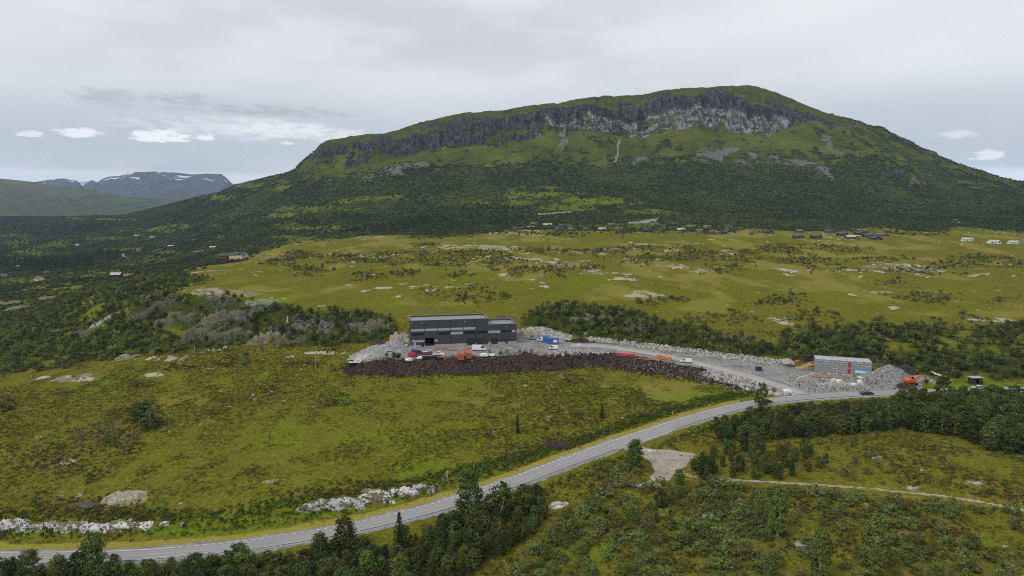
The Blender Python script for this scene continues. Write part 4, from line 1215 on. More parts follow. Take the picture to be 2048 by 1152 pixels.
def make_tree_meshes(seed, H, crown0, R, n_clump, per, leaf, cl, stems=1, lean=0.1, sharp=0.8, leafmat=None, barkmat=None, bare=0):
    """(trunk mesh, crown mesh) of a broadleaved tree H metres high"""
    r = np.random.default_rng(seed)
    mb = MB()
    for s in range(stems):
        an = r.uniform(0, 6.28)
        base = Vector((math.cos(an), math.sin(an), 0)) * (0.12 * (stems > 1))
        pts, p = [], base.copy()
        d = Vector((math.cos(an) * lean * r.uniform(.3, 1.6), math.sin(an) * lean * r.uniform(.3, 1.6), 1)).normalized()
        nseg = 5
        for k in range(nseg + 1):
            pts.append(p.copy())
            p = p + d * (H * 0.9 / nseg)
            d = (d + Vector((r.normal() * .08, r.normal() * .08, 0.05))).normalized()
        r0 = (0.022 * H) / math.sqrt(stems)
        for k in range(nseg):
            mb.bar(pts[k] - Vector((0, 0, 0.3 if k == 0 else 0)), pts[k + 1], r0 * (1 - k / nseg * .85), 5, r0 * (1 - (k + 1) / nseg * .85))
        for k in range(5 + bare):
            i = r.integers(1, nseg)
            a2 = r.uniform(0, 6.28)
            L = R * r.uniform(.6, 1.1)
            q = pts[i].lerp(pts[i + 1], r.random())
            mb.bar(q, q + Vector((math.cos(a2) * L, math.sin(a2) * L, L * r.uniform(.5, 1.1))), r0 * .32, 4, r0 * .08)
    def shape(h):
        return R * max(0.15, 1 - abs((h ** sharp - 0.45) / 0.58) ** 2.2) ** 0.5
    C, Nn = crown_points(r, n_clump, per, shape, cl)
    cen, nor = [], []
    for (c, q), n in zip(C, Nn):
        b = np.array([c[0], c[1], crown0 + c[2] * (H - crown0)])
        cen.append(b + q)
        nor.append(n)
    P, F = leaf_quads(np.concatenate(cen), np.concatenate(nor), leaf, r)
    tm = bpy.data.meshes.new("trunk")
    tm.from_pydata(mb.v, [], mb.f)
    tm.materials.append(barkmat or M_BARK)
    o = mesh_obj("crown_tmp", P, F, leafmat or M_BIRCH)
    cm = o.data
    bpy.data.objects.remove(o)
    return tm, cm


def make_spruce_meshes(seed, H, R, leafmat, dense=1.0):
    r = np.random.default_rng(seed)
    mb = MB().bar((0, 0, -0.3), (0, 0, H * .97), 0.018 * H, 6, 0.01)
    cen, nor = [], []
    z = H * 0.08
    while z < H * 0.99:
        k = 1 - z / H
        rad = R * (k ** 0.85) + 0.06
        nb = max(5, int(10 * k * dense) + 4)
        a0 = r.uniform(0, 6.28)
        for b in range(nb):
            an = a0 + 6.283 * b / nb + r.normal() * .15
            L = rad * r.uniform(.7, 1.12)
            m = max(3, int(L / 0.16))
            t = np.linspace(0.15, 1, m)
            pts = np.column_stack([np.cos(an) * L * t, np.sin(an) * L * t, z - 0.28 * L * t + 0.1 * L * t ** 2])
            cen.append(pts + r.normal(size=pts.shape) * 0.05)
            nor.append(np.tile([math.cos(an) * .4, math.sin(an) * .4, 1.0], (m, 1)) + r.normal(size=pts.shape) * 0.45)
        z += H * 0.04 * (0.6 + 0.6 * k)
    P, F = leaf_quads(np.concatenate(cen), np.concatenate(nor), 0.20, r, 0.5)
    tm = bpy.data.meshes.new("trunk")
    tm.from_pydata(mb.v, [], mb.f)
    tm.materials.append(M_BARKD)
    o = mesh_obj("crown_tmp", P, F, leafmat)
    cm = o.data
    bpy.data.objects.remove(o)
    return tm, cm


BIRCH = [make_tree_meshes(100 + i, 6.0, 0.25 + 0.15 * (i % 3), 1.45 + 0.25 * (i % 4), 90, 30, 0.155, 0.6, 1 + i % 3, 0.12, 0.72 + 0.08 * (i % 3)) for i in range(10)]
PALE = [make_tree_meshes(150 + i, 9.0, 0.25, 1.7, 150, 30, 0.16, 0.6, 1, 0.04, 0.62, M_PALE) for i in range(3)]
TALL = [make_tree_meshes(170 + i, 9.0, 0.4, 2.0, 150, 30, 0.16, 0.68, 2, 0.05, 0.85) for i in range(3)]
SHRUBS = [make_tree_meshes(200 + i, 2.2, 0.1, 1.35, 26, 22, 0.14, 0.42, 4, 0.5, 0.95, M_WILLOW, None, 0) for i in range(5)]
SPRUCE = [make_spruce_meshes(230 + i, 7.0, 1.55, M_SPRUCE) for i in range(2)]
SCRAG = [make_tree_meshes(250 + i, 3.0, 0.7, 1.3, 14, 14, 0.13, 0.4, 4, 0.45, 0.9, M_GREYSHRUB, None, 6) for i in range(3)]


def plant(name, meshes, x, y, sc, label, cat, group, rz=None, sxy=1.0, sink=0.05):
    z = float(height(x, y))
    root = empty(name, (x, y, z - sink), rnd.uniform(0, 6.28) if rz is None else rz)
    root.scale = (sc * sxy, sc * sxy, sc)
    for nm, me in (("trunk", meshes[0]), ("crown", meshes[1])):
        o = bpy.data.objects.new(nm, me)
        COL.objects.link(o)
        o.parent = root
    return tag(root, label, cat, group)


PROTO_COL = bpy.data.collections.new("plant_prototypes")


def scatter_stuff(name, pts, scale, protos, label, cat="undergrowth", tilt=0.0):
    """one object that nobody could count: protos set out on points"""
    n = len(pts)
    o = mesh_obj(name, pts, [], None)
    me = o.data
    for k, a in (("sc", scale), ("rz", rng.uniform(0, 6.28, n)), ("tl", rng.normal(0, tilt, n) if tilt else np.zeros(n))):
        at = me.attributes.new(k, 'FLOAT', 'POINT')
        at.data.foreach_set("value", np.asarray(a, np.float32))
    at = me.attributes.new("pid", 'INT', 'POINT')
    at.data.foreach_set("value", rng.integers(0, len(protos), n).astype(np.int32))
    coll = bpy.data.collections.new(name + "_protos")
    for i, p in enumerate(protos):
        q = bpy.data.objects.new("%s_proto_%02d" % (name, i), p)
        coll.objects.link(q)
    ng = bpy.data.node_groups.new(name + "_scatter", 'GeometryNodeTree')
    ng.interface.new_socket("Geometry", in_out='INPUT', socket_type='NodeSocketGeometry')
    ng.interface.new_socket("Geometry", in_out='OUTPUT', socket_type='NodeSocketGeometry')
    gi, go = ng.nodes.new("NodeGroupInput"), ng.nodes.new("NodeGroupOutput")
    ci = ng.nodes.new("GeometryNodeCollectionInfo")
    ci.inputs["Collection"].default_value = coll
    ci.inputs["Separate Children"].default_value = True
    ci.inputs["Reset Children"].default_value = True
    ip = ng.nodes.new("GeometryNodeInstanceOnPoints")
    ip.inputs["Pick Instance"].default_value = True

    def na(nm, t='FLOAT'):
        x = ng.nodes.new("GeometryNodeInputNamedAttribute")
        x.data_type = t
        x.inputs["Name"].default_value = nm
        return x.outputs["Attribute"]
    cx = ng.nodes.new("ShaderNodeCombineXYZ")
    ng.links.new(na("rz"), cx.inputs[2])
    ng.links.new(na("tl"), cx.inputs[0])
    e2r = ng.nodes.new("FunctionNodeEulerToRotation")
    ng.links.new(cx.outputs[0], e2r.inputs[0])
    ng.links.new(gi.outputs[0], ip.inputs["Points"])
    ng.links.new(ci.outputs[0], ip.inputs["Instance"])
    ng.links.new(na("pid", 'INT'), ip.inputs["Instance Index"])
    ng.links.new(e2r.outputs[0], ip.inputs["Rotation"])
    ng.links.new(na("sc"), ip.inputs["Scale"])
    ng.links.new(ip.outputs[0], go.inputs[0])
    md = o.modifiers.new("scatter", 'NODES')
    md.node_group = ng
    return tag(o, label, cat, kind="stuff")


def joined(meshes):
    """trunk and crown in one mesh, for the woods"""
    a, b = meshes
    vs = np.empty(len(a.vertices) * 3, np.float32)
    a.vertices.foreach_get("co", vs)
    vb = np.empty(len(b.vertices) * 3, np.float32)
    b.vertices.foreach_get("co", vb)
    na_ = len(a.vertices)
    me = bpy.data.meshes.new("wood_tree")
    fa = [tuple(p.vertices) for p in a.polygons]
    fb = [tuple(i + na_ for i in p.vertices) for p in b.polygons]
    me.from_pydata(np.concatenate([vs, vb]).reshape(-1, 3).tolist(), [], fa + fb)
    me.materials.append(a.materials[0])
    me.materials.append(b.materials[0])
    me.polygons.foreach_set("material_index", np.array([0] * len(fa) + [1] * len(fb), np.int32))
    return me


def blob_tree(seed, H, R, n, leaf, m, crown0=0.2):
    """a far tree: few leaf sprays through an uneven crown"""
    r = np.random.default_rng(seed)
    lobes = r.uniform(-1, 1, (5, 3)) * np.array([R * .5, R * .5, H * .25]) + np.array([0, 0, H * .55])
    c = lobes[r.integers(0, 5, n)]
    d = r.normal(size=(n, 3))
    d /= np.linalg.norm(d, axis=1)[:, None]
    P = c + d * np.array([R * .62, R * .62, H * .3]) * r.uniform(.6, 1, n)[:, None]
    P[:, 2] = np.maximum(P[:, 2], crown0 * H)
    v, f = leaf_quads(P, d + np.array([0, 0, .8]) + r.normal(size=(n, 3)) * .3, leaf, r, 0.8)
    o = mesh_obj("far_tree_tmp", v, f, m)
    me = o.data
    bpy.data.objects.remove(o)
    return me


def cone_tree(seed, H, R, n, leaf, m):
    r = np.random.default_rng(seed)
    h = 1 - np.sqrt(r.random(n))
    an = r.uniform(0, 6.283, n)
    rad = R * (1 - h) * r.uniform(.75, 1.1, n)
    P = np.column_stack([np.cos(an) * rad, np.sin(an) * rad, H * (0.06 + 0.94 * h)])
    v, f = leaf_quads(P, np.column_stack([np.cos(an), np.sin(an), np.full(n, .7)]), leaf, r, 0.6)
    o = mesh_obj("far_spruce_tmp", v, f, m)
    me = o.data
    bpy.data.objects.remove(o)
    return me


FAR_B = [blob_tree(300 + i, 5.0, 4.8, 90, 0.8, M_FARLEAF, 0.1) for i in range(6)]
FAR_S = [cone_tree(320 + i, 11.0, 2.2, 60, 0.8, M_SPRUCE) for i in range(3)]
MID_B = [blob_tree(340 + i, 3.2, 1.6, 120, 0.26, M_WILLOW if i % 2 else M_FARLEAF, 0.05) for i in range(6)]
LOW_B = [blob_tree(350 + i, 1.3, 1.1, 46, 0.22, M_GREYSHRUB, 0.02) for i in range(4)]


def sample_by(weight, n, ymin, ymax, tlim=1.0, jit=True):
    """places drawn with a weight per terrain cell (weight x true area)"""
    sel = (GY > ymin) & (GY < ymax) & (np.abs(GX / GY) < tlim)
    dyr = np.gradient(yrow)[:, None]
    dtc = np.gradient(tcol)[None, :]
    w = np.where(sel, weight, 0) * dyr * dtc * GY
    cs = np.cumsum(w.ravel())
    if cs[-1] <= 0:
        return np.zeros((0, 3))
    idx = np.searchsorted(cs, rng.random(n) * cs[-1])
    i, j = np.unravel_index(np.minimum(idx, w.size - 1), w.shape)
    dy, dt = np.gradient(yrow)[i], np.gradient(tcol)[j]
    y = yrow[i] + (rng.random(n) - .5) * dy
    t = tcol[j] + (rng.random(n) - .5) * dt
    x = t * y
    return np.column_stack([x, y, height(x, y)])


# woods on the slopes and in the valley
CABIN_SPOTS = np.array([tuple(gp(u_, v_)) for u_, v_ in CABIN_UV])


def keep_clear(P, r=9.5, front=16.0):
    k = np.ones(len(P), bool)
    for cx, cy, cz in CABIN_SPOTS:
        dx, dy = P[:, 0] - cx, P[:, 1] - cy
        side, ahead = dx - cx / cy * dy, -dy
        k &= ~((np.hypot(dx, dy) < r) | ((np.abs(side) < r * .8) & (ahead > 0) & (ahead < front)))
    return P[k]


wd = wood * (Y > 560) * (0.35 + 0.65 * sstep(fbm(X / 110, Y / 150, 3, 77), -0.25, 0.15))
P = sample_by(wd, 120000, 560, 3200)
P[:, 2] -= 0.4
P = keep_clear(P)
scatter_stuff("birch_forest", P, rng.uniform(0.32, 0.72, len(P)) * (1 + sstep(P[:, 1], 1500, 2300) * 0.25), FAR_B, "dense birch forest covering the valley and the mountain's lower slopes", "forest")
STANDS = [(130, 458, 40, 8), (185, 455, 20, 6), (215, 515, 28, 12), (90, 530, 90, 14), (160, 525, 40, 12), (630, 450, 30, 7), (700, 462, 25, 5), (780, 458, 50, 9), (820, 445, 40, 8), (860, 440, 50, 7), (750, 462, 30, 6), (1000, 445, 30, 6), (2030, 425, 50, 6), (700, 435, 30, 4), (20, 525, 40, 10)]
sp = ellipses(U, V, STANDS, 0.5, wob * 0.6) * (Y > 700) * (Y < 3300)
P = sample_by(sp, 1500, 700, 3300)
scatter_stuff("spruce_forest", P, rng.uniform(0.5, 1.15, len(P)), FAR_S, "dark spruce stands among the birch woods below the mountain", "forest")

# thickets behind the hall and along the slopes above the site
P = sample_by(bandm * (1 - cragrock * np.where(U > 560, 0.3, 0.8)), 8200, 268, 620)
P[:, 2] -= 0.15
scatter_stuff("birch_thicket", P, rng.uniform(0.55, 1.25, len(P)), MID_B, "green birch and willow thicket on the slopes around the building site", "thicket")
# low bushes over the plateau
ps = np.clip(shrubm, 0, 1) * (Y > 300)
P = sample_by(ps, 8500, 300, 1000)
P[:, 2] -= 0.1
scatter_stuff("plateau_shrubbery", P, rng.uniform(0.45, 1.15, len(P)), LOW_B + LOW_B + MID_B[:2], "grey-green dwarf birch patches on the open plateau", "shrubbery")
P = sample_by((Y > 340) * (Y < 1100) * (U > 330) * sstep(n_mid + n_sml * .5, .15, .6) * (1 - yard), 1300, 345, 1080)
scatter_stuff("dwarf_birch_scrub", P, rng.uniform(0.3, 0.7, len(P)), LOW_B, "tiny dark scrub dotted over the open plateau", "scrub")


# grass and heather sprigs on the near ground
def tuft(seed, n, h, w, m, spread):
    r = np.random.default_rng(seed)
    v, f = [], []
    for _ in range(n):
        a, rr = r.uniform(0, 6.283), spread * math.sqrt(r.random())
        bx, by = math.cos(a) * rr, math.sin(a) * rr
        b = r.uniform(0, 6.283)
        hh = h * r.uniform(.5, 1.2)
        lx, ly = math.cos(b) * hh * .6, math.sin(b) * hh * .6
        px, py = -math.sin(b) * w, math.cos(b) * w
        k = len(v)
        v += [(bx - px, by - py, -.05), (bx + px, by + py, -.05), (bx + lx * .5 + px * .6, by + ly * .5 + py * .6, hh * .7), (bx + lx, by + ly, hh)]
        f += [(k, k + 1, k + 2, k + 3)]
    o = mesh_obj("tuft_tmp", v, np.array(f), m)
    me = o.data
    bpy.data.objects.remove(o)
    return me


open_n = nat * (1 - made) * (Y < 330)
TUFTS = [tuft(400 + i, 16, 0.34, 0.05, M_TUFT if i else M_HEATHER, 0.55) for i in range(6)]
P = sample_by(open_n * (0.45 + dry + 0.3 * lush) * sstep(n_sml + n_mid, -0.6, 0.3), 60000, 135, 330)
scatter_stuff("sedge_grass", P, rng.uniform(0.5, 1.25, len(P)), TUFTS, "yellow-green sedge grass tufts over the boggy meadow", "grass")
HEATHERS = [blob_tree(420 + i, 0.5, 0.6, 16, 0.16, M_HEATHER, 0.02) for i in range(3)] + [blob_tree(430 + i, 0.6, 0.6, 16, 0.16, M_GREYSHRUB, 0.02) for i in range(2)]
P = sample_by(open_n * np.clip(heath, 0, 1), 8000, 135, 330)
scatter_stuff("heather_cover", P, rng.uniform(0.5, 1.4, len(P)), HEATHERS, "brown heather and dwarf scrub between the grass", "heather")
HERBS = [blob_tree(440 + i, 0.9, 0.6, 18, 0.17, M_LUSH, 0.02) for i in range(3)]
herbw = np.where(up_side, sstep(roadD, 7, 8.5) * (1 - sstep(roadD, 13, 18)), 0) * (U < 1500) + np.where(~up_side, sstep(roadD, 5.5, 7) * (1 - sstep(roadD, 9, 15)), 0) * 0.8
foot = np.where((Y > 250) & (Y < 310), 1 - sstep(poly_dist(U, V, [(690, 752), (800, 753), (900, 751), (1024, 747), (1100, 741), (1184, 734), (1272, 744), (1360, 758), (1447, 770)], False), 1.5, 6), 0)
P = np.concatenate([sample_by(herbw * open_n * (Y < 300), 5200, 135, 300), sample_by(foot, 420, 250, 310)])
scatter_stuff("roadside_herbage", P, rng.uniform(0.5, 1.2, len(P)), HERBS, "tall green herbs in the ditch along the main road", "herbs")
FW = [blob_tree(450 + i, 1.1, 0.45, 14, 0.12, M_FIREWEED, 0.45) for i in range(2)]
P = sample_by(ellipses(U, V, [(1110, 893, 36, 6), (1290, 832, 22, 4, .5)], .5, wob * .4) * open_n, 200, 150, 300)
scatter_stuff("fireweed_flowers", P, rng.uniform(0.6, 1.2, len(P)), FW, "purple fireweed blossoms beside the main road", "flowers")
print("stuff ready")
# ------------------------------------------------------------------ the dark hall on the building site
def at_z(u, v, z):
    t, s = ray(u, v)
    y = (z - CAMZ) / float(s)
    return Vector((float(t) * y, y, z))


def ribbed(name, color, rough=0.5, pitch=3.2, axis=0, depth=0.12, var=0.08, metal=0.0):
    """profiled sheet: fine upright ribs as relief"""
    m, nt, b = new_mat(name)
    g = NG(nt)
    tc = g.n("ShaderNodeTexCoord").outputs["Object"]
    sx = g.n("ShaderNodeSeparateXYZ")
    g.link(tc, sx.inputs[0])
    w = g.math('SINE', g.math('MULTIPLY', sx.outputs[axis], 6.283 * pitch))
    n = g.noise(tc, 0.5, 4, 0.6)
    c = g.mix(g.ramp(n, 0.3, 0.7), tuple(k * (1 - var) for k in color), tuple(k * (1 + var) for k in color))
    g.link(c, b.inputs["Base Color"])
    b.inputs["Roughness"].default_value = rough
    b.inputs["Metallic"].default_value = metal
    g.link(g.bump(w, depth, 0.05), b.inputs["Normal"])
    return m


M_CLAD = ribbed("anthracite_cladding", (0.040, 0.044, 0.050), 0.5)
M_CLADL = mat("pale_grey_panel", (0.34, 0.35, 0.35), 0.5, 0.08, 0.6)
M_ROOFM = mat("roof_membrane", (0.235, 0.24, 0.255), 0.8, 0.12, 0.3, dirt=(0.16, 0.16, 0.17))
M_FLASH = mat("parapet_flashing", (0.22, 0.225, 0.235), 0.45, 0.1, 1.0, metal=0.3)
M_CONC = mat("concrete", (0.36, 0.35, 0.335), 0.9, 0.15, 0.8, dirt=(0.24, 0.23, 0.22))
M_GLASS = mat("dark_glass", (0.016, 0.020, 0.022), 0.08, 0.1, 0.5, spec=0.6)
M_DOORD = ribbed("dark_sectional_door", (0.018, 0.020, 0.024), 0.5, 1.8, 2, 0.25)
M_FRAME = mat("dark_frame", (0.03, 0.032, 0.036), 0.5)
M_INNER = mat("bare_interior", (0.12, 0.12, 0.12), 0.9)
M_WHITEP = mat("white_paint", (0.72, 0.72, 0.71), 0.4, 0.05, 1.0, spec=0.5)
M_BLACK = mat("black_rubber", (0.02, 0.02, 0.021), 0.8)


def wall_holes(mb, x0, x1, z0, z1, holes, ya, yb):
    """a wall sheet of thickness ya..yb with openings cut right through"""
    xs = sorted({x0, x1, *[h[0] for h in holes], *[h[1] for h in holes]})
    zs = sorted({z0, z1, *[h[2] for h in holes], *[h[3] for h in holes]})
    xs = [x for x in xs if x0 <= x <= x1]
    zs = [z for z in zs if z0 <= z <= z1]
    for xa, xb in zip(xs[:-1], xs[1:]):
        for za, zb in zip(zs[:-1], zs[1:]):
            cx, cz = (xa + xb) / 2, (za + zb) / 2
            if any(h[0] < cx < h[1] and h[2] < cz < h[3] for h in holes):
                continue
            mb.box(xa, xb, ya, yb, za, zb)
    return mb


def build_hall():
    A, B = at_z(821.6, 694.6, 6.3), at_z(1033.4, 686.3, 6.3)
    rz = math.atan2(B.y - A.y, B.x - A.x)
    LEN = (B - A).length
    root = empty("industrial_hall", A, rz)
    tag(root, "long anthracite flat-roofed hall with grey panel strips and dark gates", "building")
    k = LEN / 1140.0

    def s(x):
        return (x - 765) * k
    TALL, D, HT, HL, PL = s(1594), 14.3, 12.45, 9.55, 0.95
    rows1, rows2, rows3 = (7.35, 8.45), (5.3, 6.5), (2.25, 3.2)
    win = [(780, 905, *rows2), (1058, 1183, *rows2), (1333, 1450, *rows2), (1468, 1583, *rows2), (1737, 1795, *rows2), (1808, 1842, *rows2), (1737, 1775, 1.75, 2.4), (1812, 1842, 1.75, 2.4)]
    doors = [(873, 905, 0.0, 2.15), (1563, 1590, 0.0, 2.15), (1780, 1807, 0.0, 2.15)]
    gates = [(1360, 1455, 0.0, 3.3), (1467, 1560, 0.0, 3.3), (1625, 1695, 0.0, 3.0)]
    opening = (918, 1013, 0.0, 4.1)
    grey = [(772, 910, *rows1), (917, 1047, *rows1), (1055, 1185, *rows1), (1192, 1320, *rows1), (1326, 1455, *rows1), (1190, 1320, *rows2), (1595, 1725, *rows2), (1852, 1890, *rows2), (777, 910, *rows3), (1017, 1050, *rows3)]
    holes = [(s(a), s(b), c, d) for a, b, c, d in win + doors + gates + [opening]]
    seams = [0, s(911), s(1050), s(1189), s(1324), s(1457), TALL]
    lseams = [TALL, s(1728), LEN]
    for sm, hh in ((seams, HT), (lseams, HL)):
        for a, b in zip(sm[:-1], sm[1:]):
            hs = [h for h in holes if h[0] < b and h[1] > a]
            wall_holes(MB(), a + 0.02, b - 0.02, PL, hh - 0.12, hs, 0, 0.2).build("wall_panel", M_CLAD, root)
    # plinth
    wall_holes(MB(), -0.04, LEN + 0.04, -2.5, PL - 0.03, [(h[0], h[1], -0.02, 9) for h in holes if h[2] < 0.1], -0.05, 0.22).build("plinth", M_CONC, root)
    # side and back walls, floor, inner wall behind the gate
    MB().box(-0.02, 0.18, 0.22, D, -2.5, HT - 0.12).build("end_wall", M_CLAD, root)
    MB().box(TALL - 0.2, TALL, 0.22, D - 0.2, HL - 1.0, HT - 0.12).build("end_wall", M_CLAD, root)
    MB().box(LEN - 0.18, LEN + 0.02, 0.22, D, -2.5, HL - 0.12).build("end_wall", M_CLAD, root)
    MB().box(0.18, TALL, D - 0.2, D, -2.5, HT - 0.12).build("back_wall", M_CLAD, root)
    MB().box(TALL, LEN - 0.18, D - 0.2, D, -2.5, HL - 0.12).build("back_wall", M_CLAD, root)
    MB().box(0.2, LEN - 0.2, 0.25, D - 0.25, -0.3, -0.02).build("floor", M_CONC, root)
    mb = MB()
    for xx in (s(915), s(1020), s(1120)):
        for yy in (4.5, 9.5):
            mb.box(xx - 0.15, xx + 0.15, yy - 0.15, yy + 0.15, 0, HT - 1.2)
    mb.build("steel_frame", M_INNER, root)
    # roofs with parapets
    for x0, x1, hh in ((0.0, TALL, HT), (TALL + 0.02, LEN, HL)):
        rf = MB().box(x0 + 0.2, x1 - 0.2, 0.22, D - 0.22, hh - 0.95, hh - 0.72).build("roof", M_ROOFM, root)
        for nm, bx in (("parapet_cap", (x0 - 0.1, x1 + 0.08, -0.1, 0.28)), ("parapet_cap", (x0 - 0.1, x1 + 0.08, D - 0.28, D + 0.1)),
                       ("parapet_cap", (x0 - 0.1, x0 + 0.28, 0.29, D - 0.29)), ("parapet_cap", (x1 - 0.28, x1 + 0.08, 0.29, D - 0.29))):
            MB().box(bx[0], bx[1], bx[2], bx[3], hh - 0.12, hh + 0.06).build(nm, M_FLASH, root)
        for q in range(3):
            xx = x0 + (x1 - x0) * (0.2 + 0.28 * q)
            MB().bar((xx, D * 0.6, hh - 0.75), (xx, D * 0.6, hh - 0.15), 0.16, 8).build("roof_vent", M_FLASH, rf)
    for a, b, c, d in win:
        w = MB()
        x0, x1 = s(a), s(b)
        for xa, xb, za, zb in ((x0, x1, c, c + 0.07), (x0, x1, d - 0.07, d), (x0, x0 + 0.07, c, d), (x1 - 0.07, x1, c, d)):
            w.box(xa, xb, 0.03, 0.13, za, zb)
        wo = w.build("window", M_FRAME, root)
        n = max(1, round((x1 - x0) / 1.3))
        for q in range(n):
            xa = x0 + 0.07 + (x1 - x0 - 0.14) * q / n
            xb = x0 + 0.07 + (x1 - x0 - 0.14) * (q + 1) / n
            MB().box(xa + 0.025, xb - 0.025, 0.07, 0.10, c + 0.07, d - 0.07).build("pane", M_GLASS, wo)
    for a, b, c, d in doors:
        do = MB().box(s(a) + 0.03, s(b) - 0.03, 0.06, 0.14, 0.0, d - 0.03).build("door", M_DOORD, root)
        MB().box(s(b) - 0.25, s(b) - 0.12, 0.02, 0.06, 1.0, 1.08).build("handle", M_STEEL, do)
    for a, b, c, d in gates:
        n = 5
        for q in range(n):
            za, zb = d * q / n, d * (q + 1) / n
            MB().box(s(a) + 0.03, s(b) - 0.03, 0.09, 0.15, za + 0.012, zb - 0.012).build("gate_section", M_DOORD, root)
    for a, b, c, d in grey:
        MB().box(s(a), s(b), -0.06, -0.003, c, d).build("grey_panel", M_CLADL, root)
    for x, z in ((s(780), 11.2), (s(885), 11.2), (s(1338), 11.3), (s(1790), 8.1)):
        MB().box(x - 0.18, x + 0.18, -0.28, -0.02, z - 0.1, z + 0.12).build("wall_lamp", M_WHITEP, root)
    for x in (s(1189) - 0.07, s(1457) - 0.07):
        MB().bar((x, -0.08, PL), (x, -0.08, HT - 0.2), 0.06, 6).build("downpipe", M_FRAME, root)
    return root, A, rz, LEN


HALL, HALL_A, HALL_RZ, HALL_LEN = build_hall()


# ------------------------------------------------------------------ site huts stacked two high
M_HUT = ribbed("grey_hut_steel", (0.235, 0.245, 0.255), 0.5, 3.0, 0, 0.3)
M_HUTF = mat("hut_frame_grey", (0.30, 0.31, 0.32), 0.5, 0.1, 1.0)
M_RED = mat("red_door_paint", (0.46, 0.02, 0.025), 0.45, 0.06, 1.0)
M_BLUE = mat("banner_blue", (0.03, 0.30, 0.58), 0.5, 0.06, 0.8)
M_BANNER = mat("banner_pale", (0.66, 0.71, 0.74), 0.5, 0.14, 1.5)
M_PINE = mat("raw_pine", (0.52, 0.33, 0.18), 0.8, 0.15, 1.5)
M_HUTROOF = mat("hut_roof_grey", (0.36, 0.37, 0.385), 0.7, 0.12, 0.6)


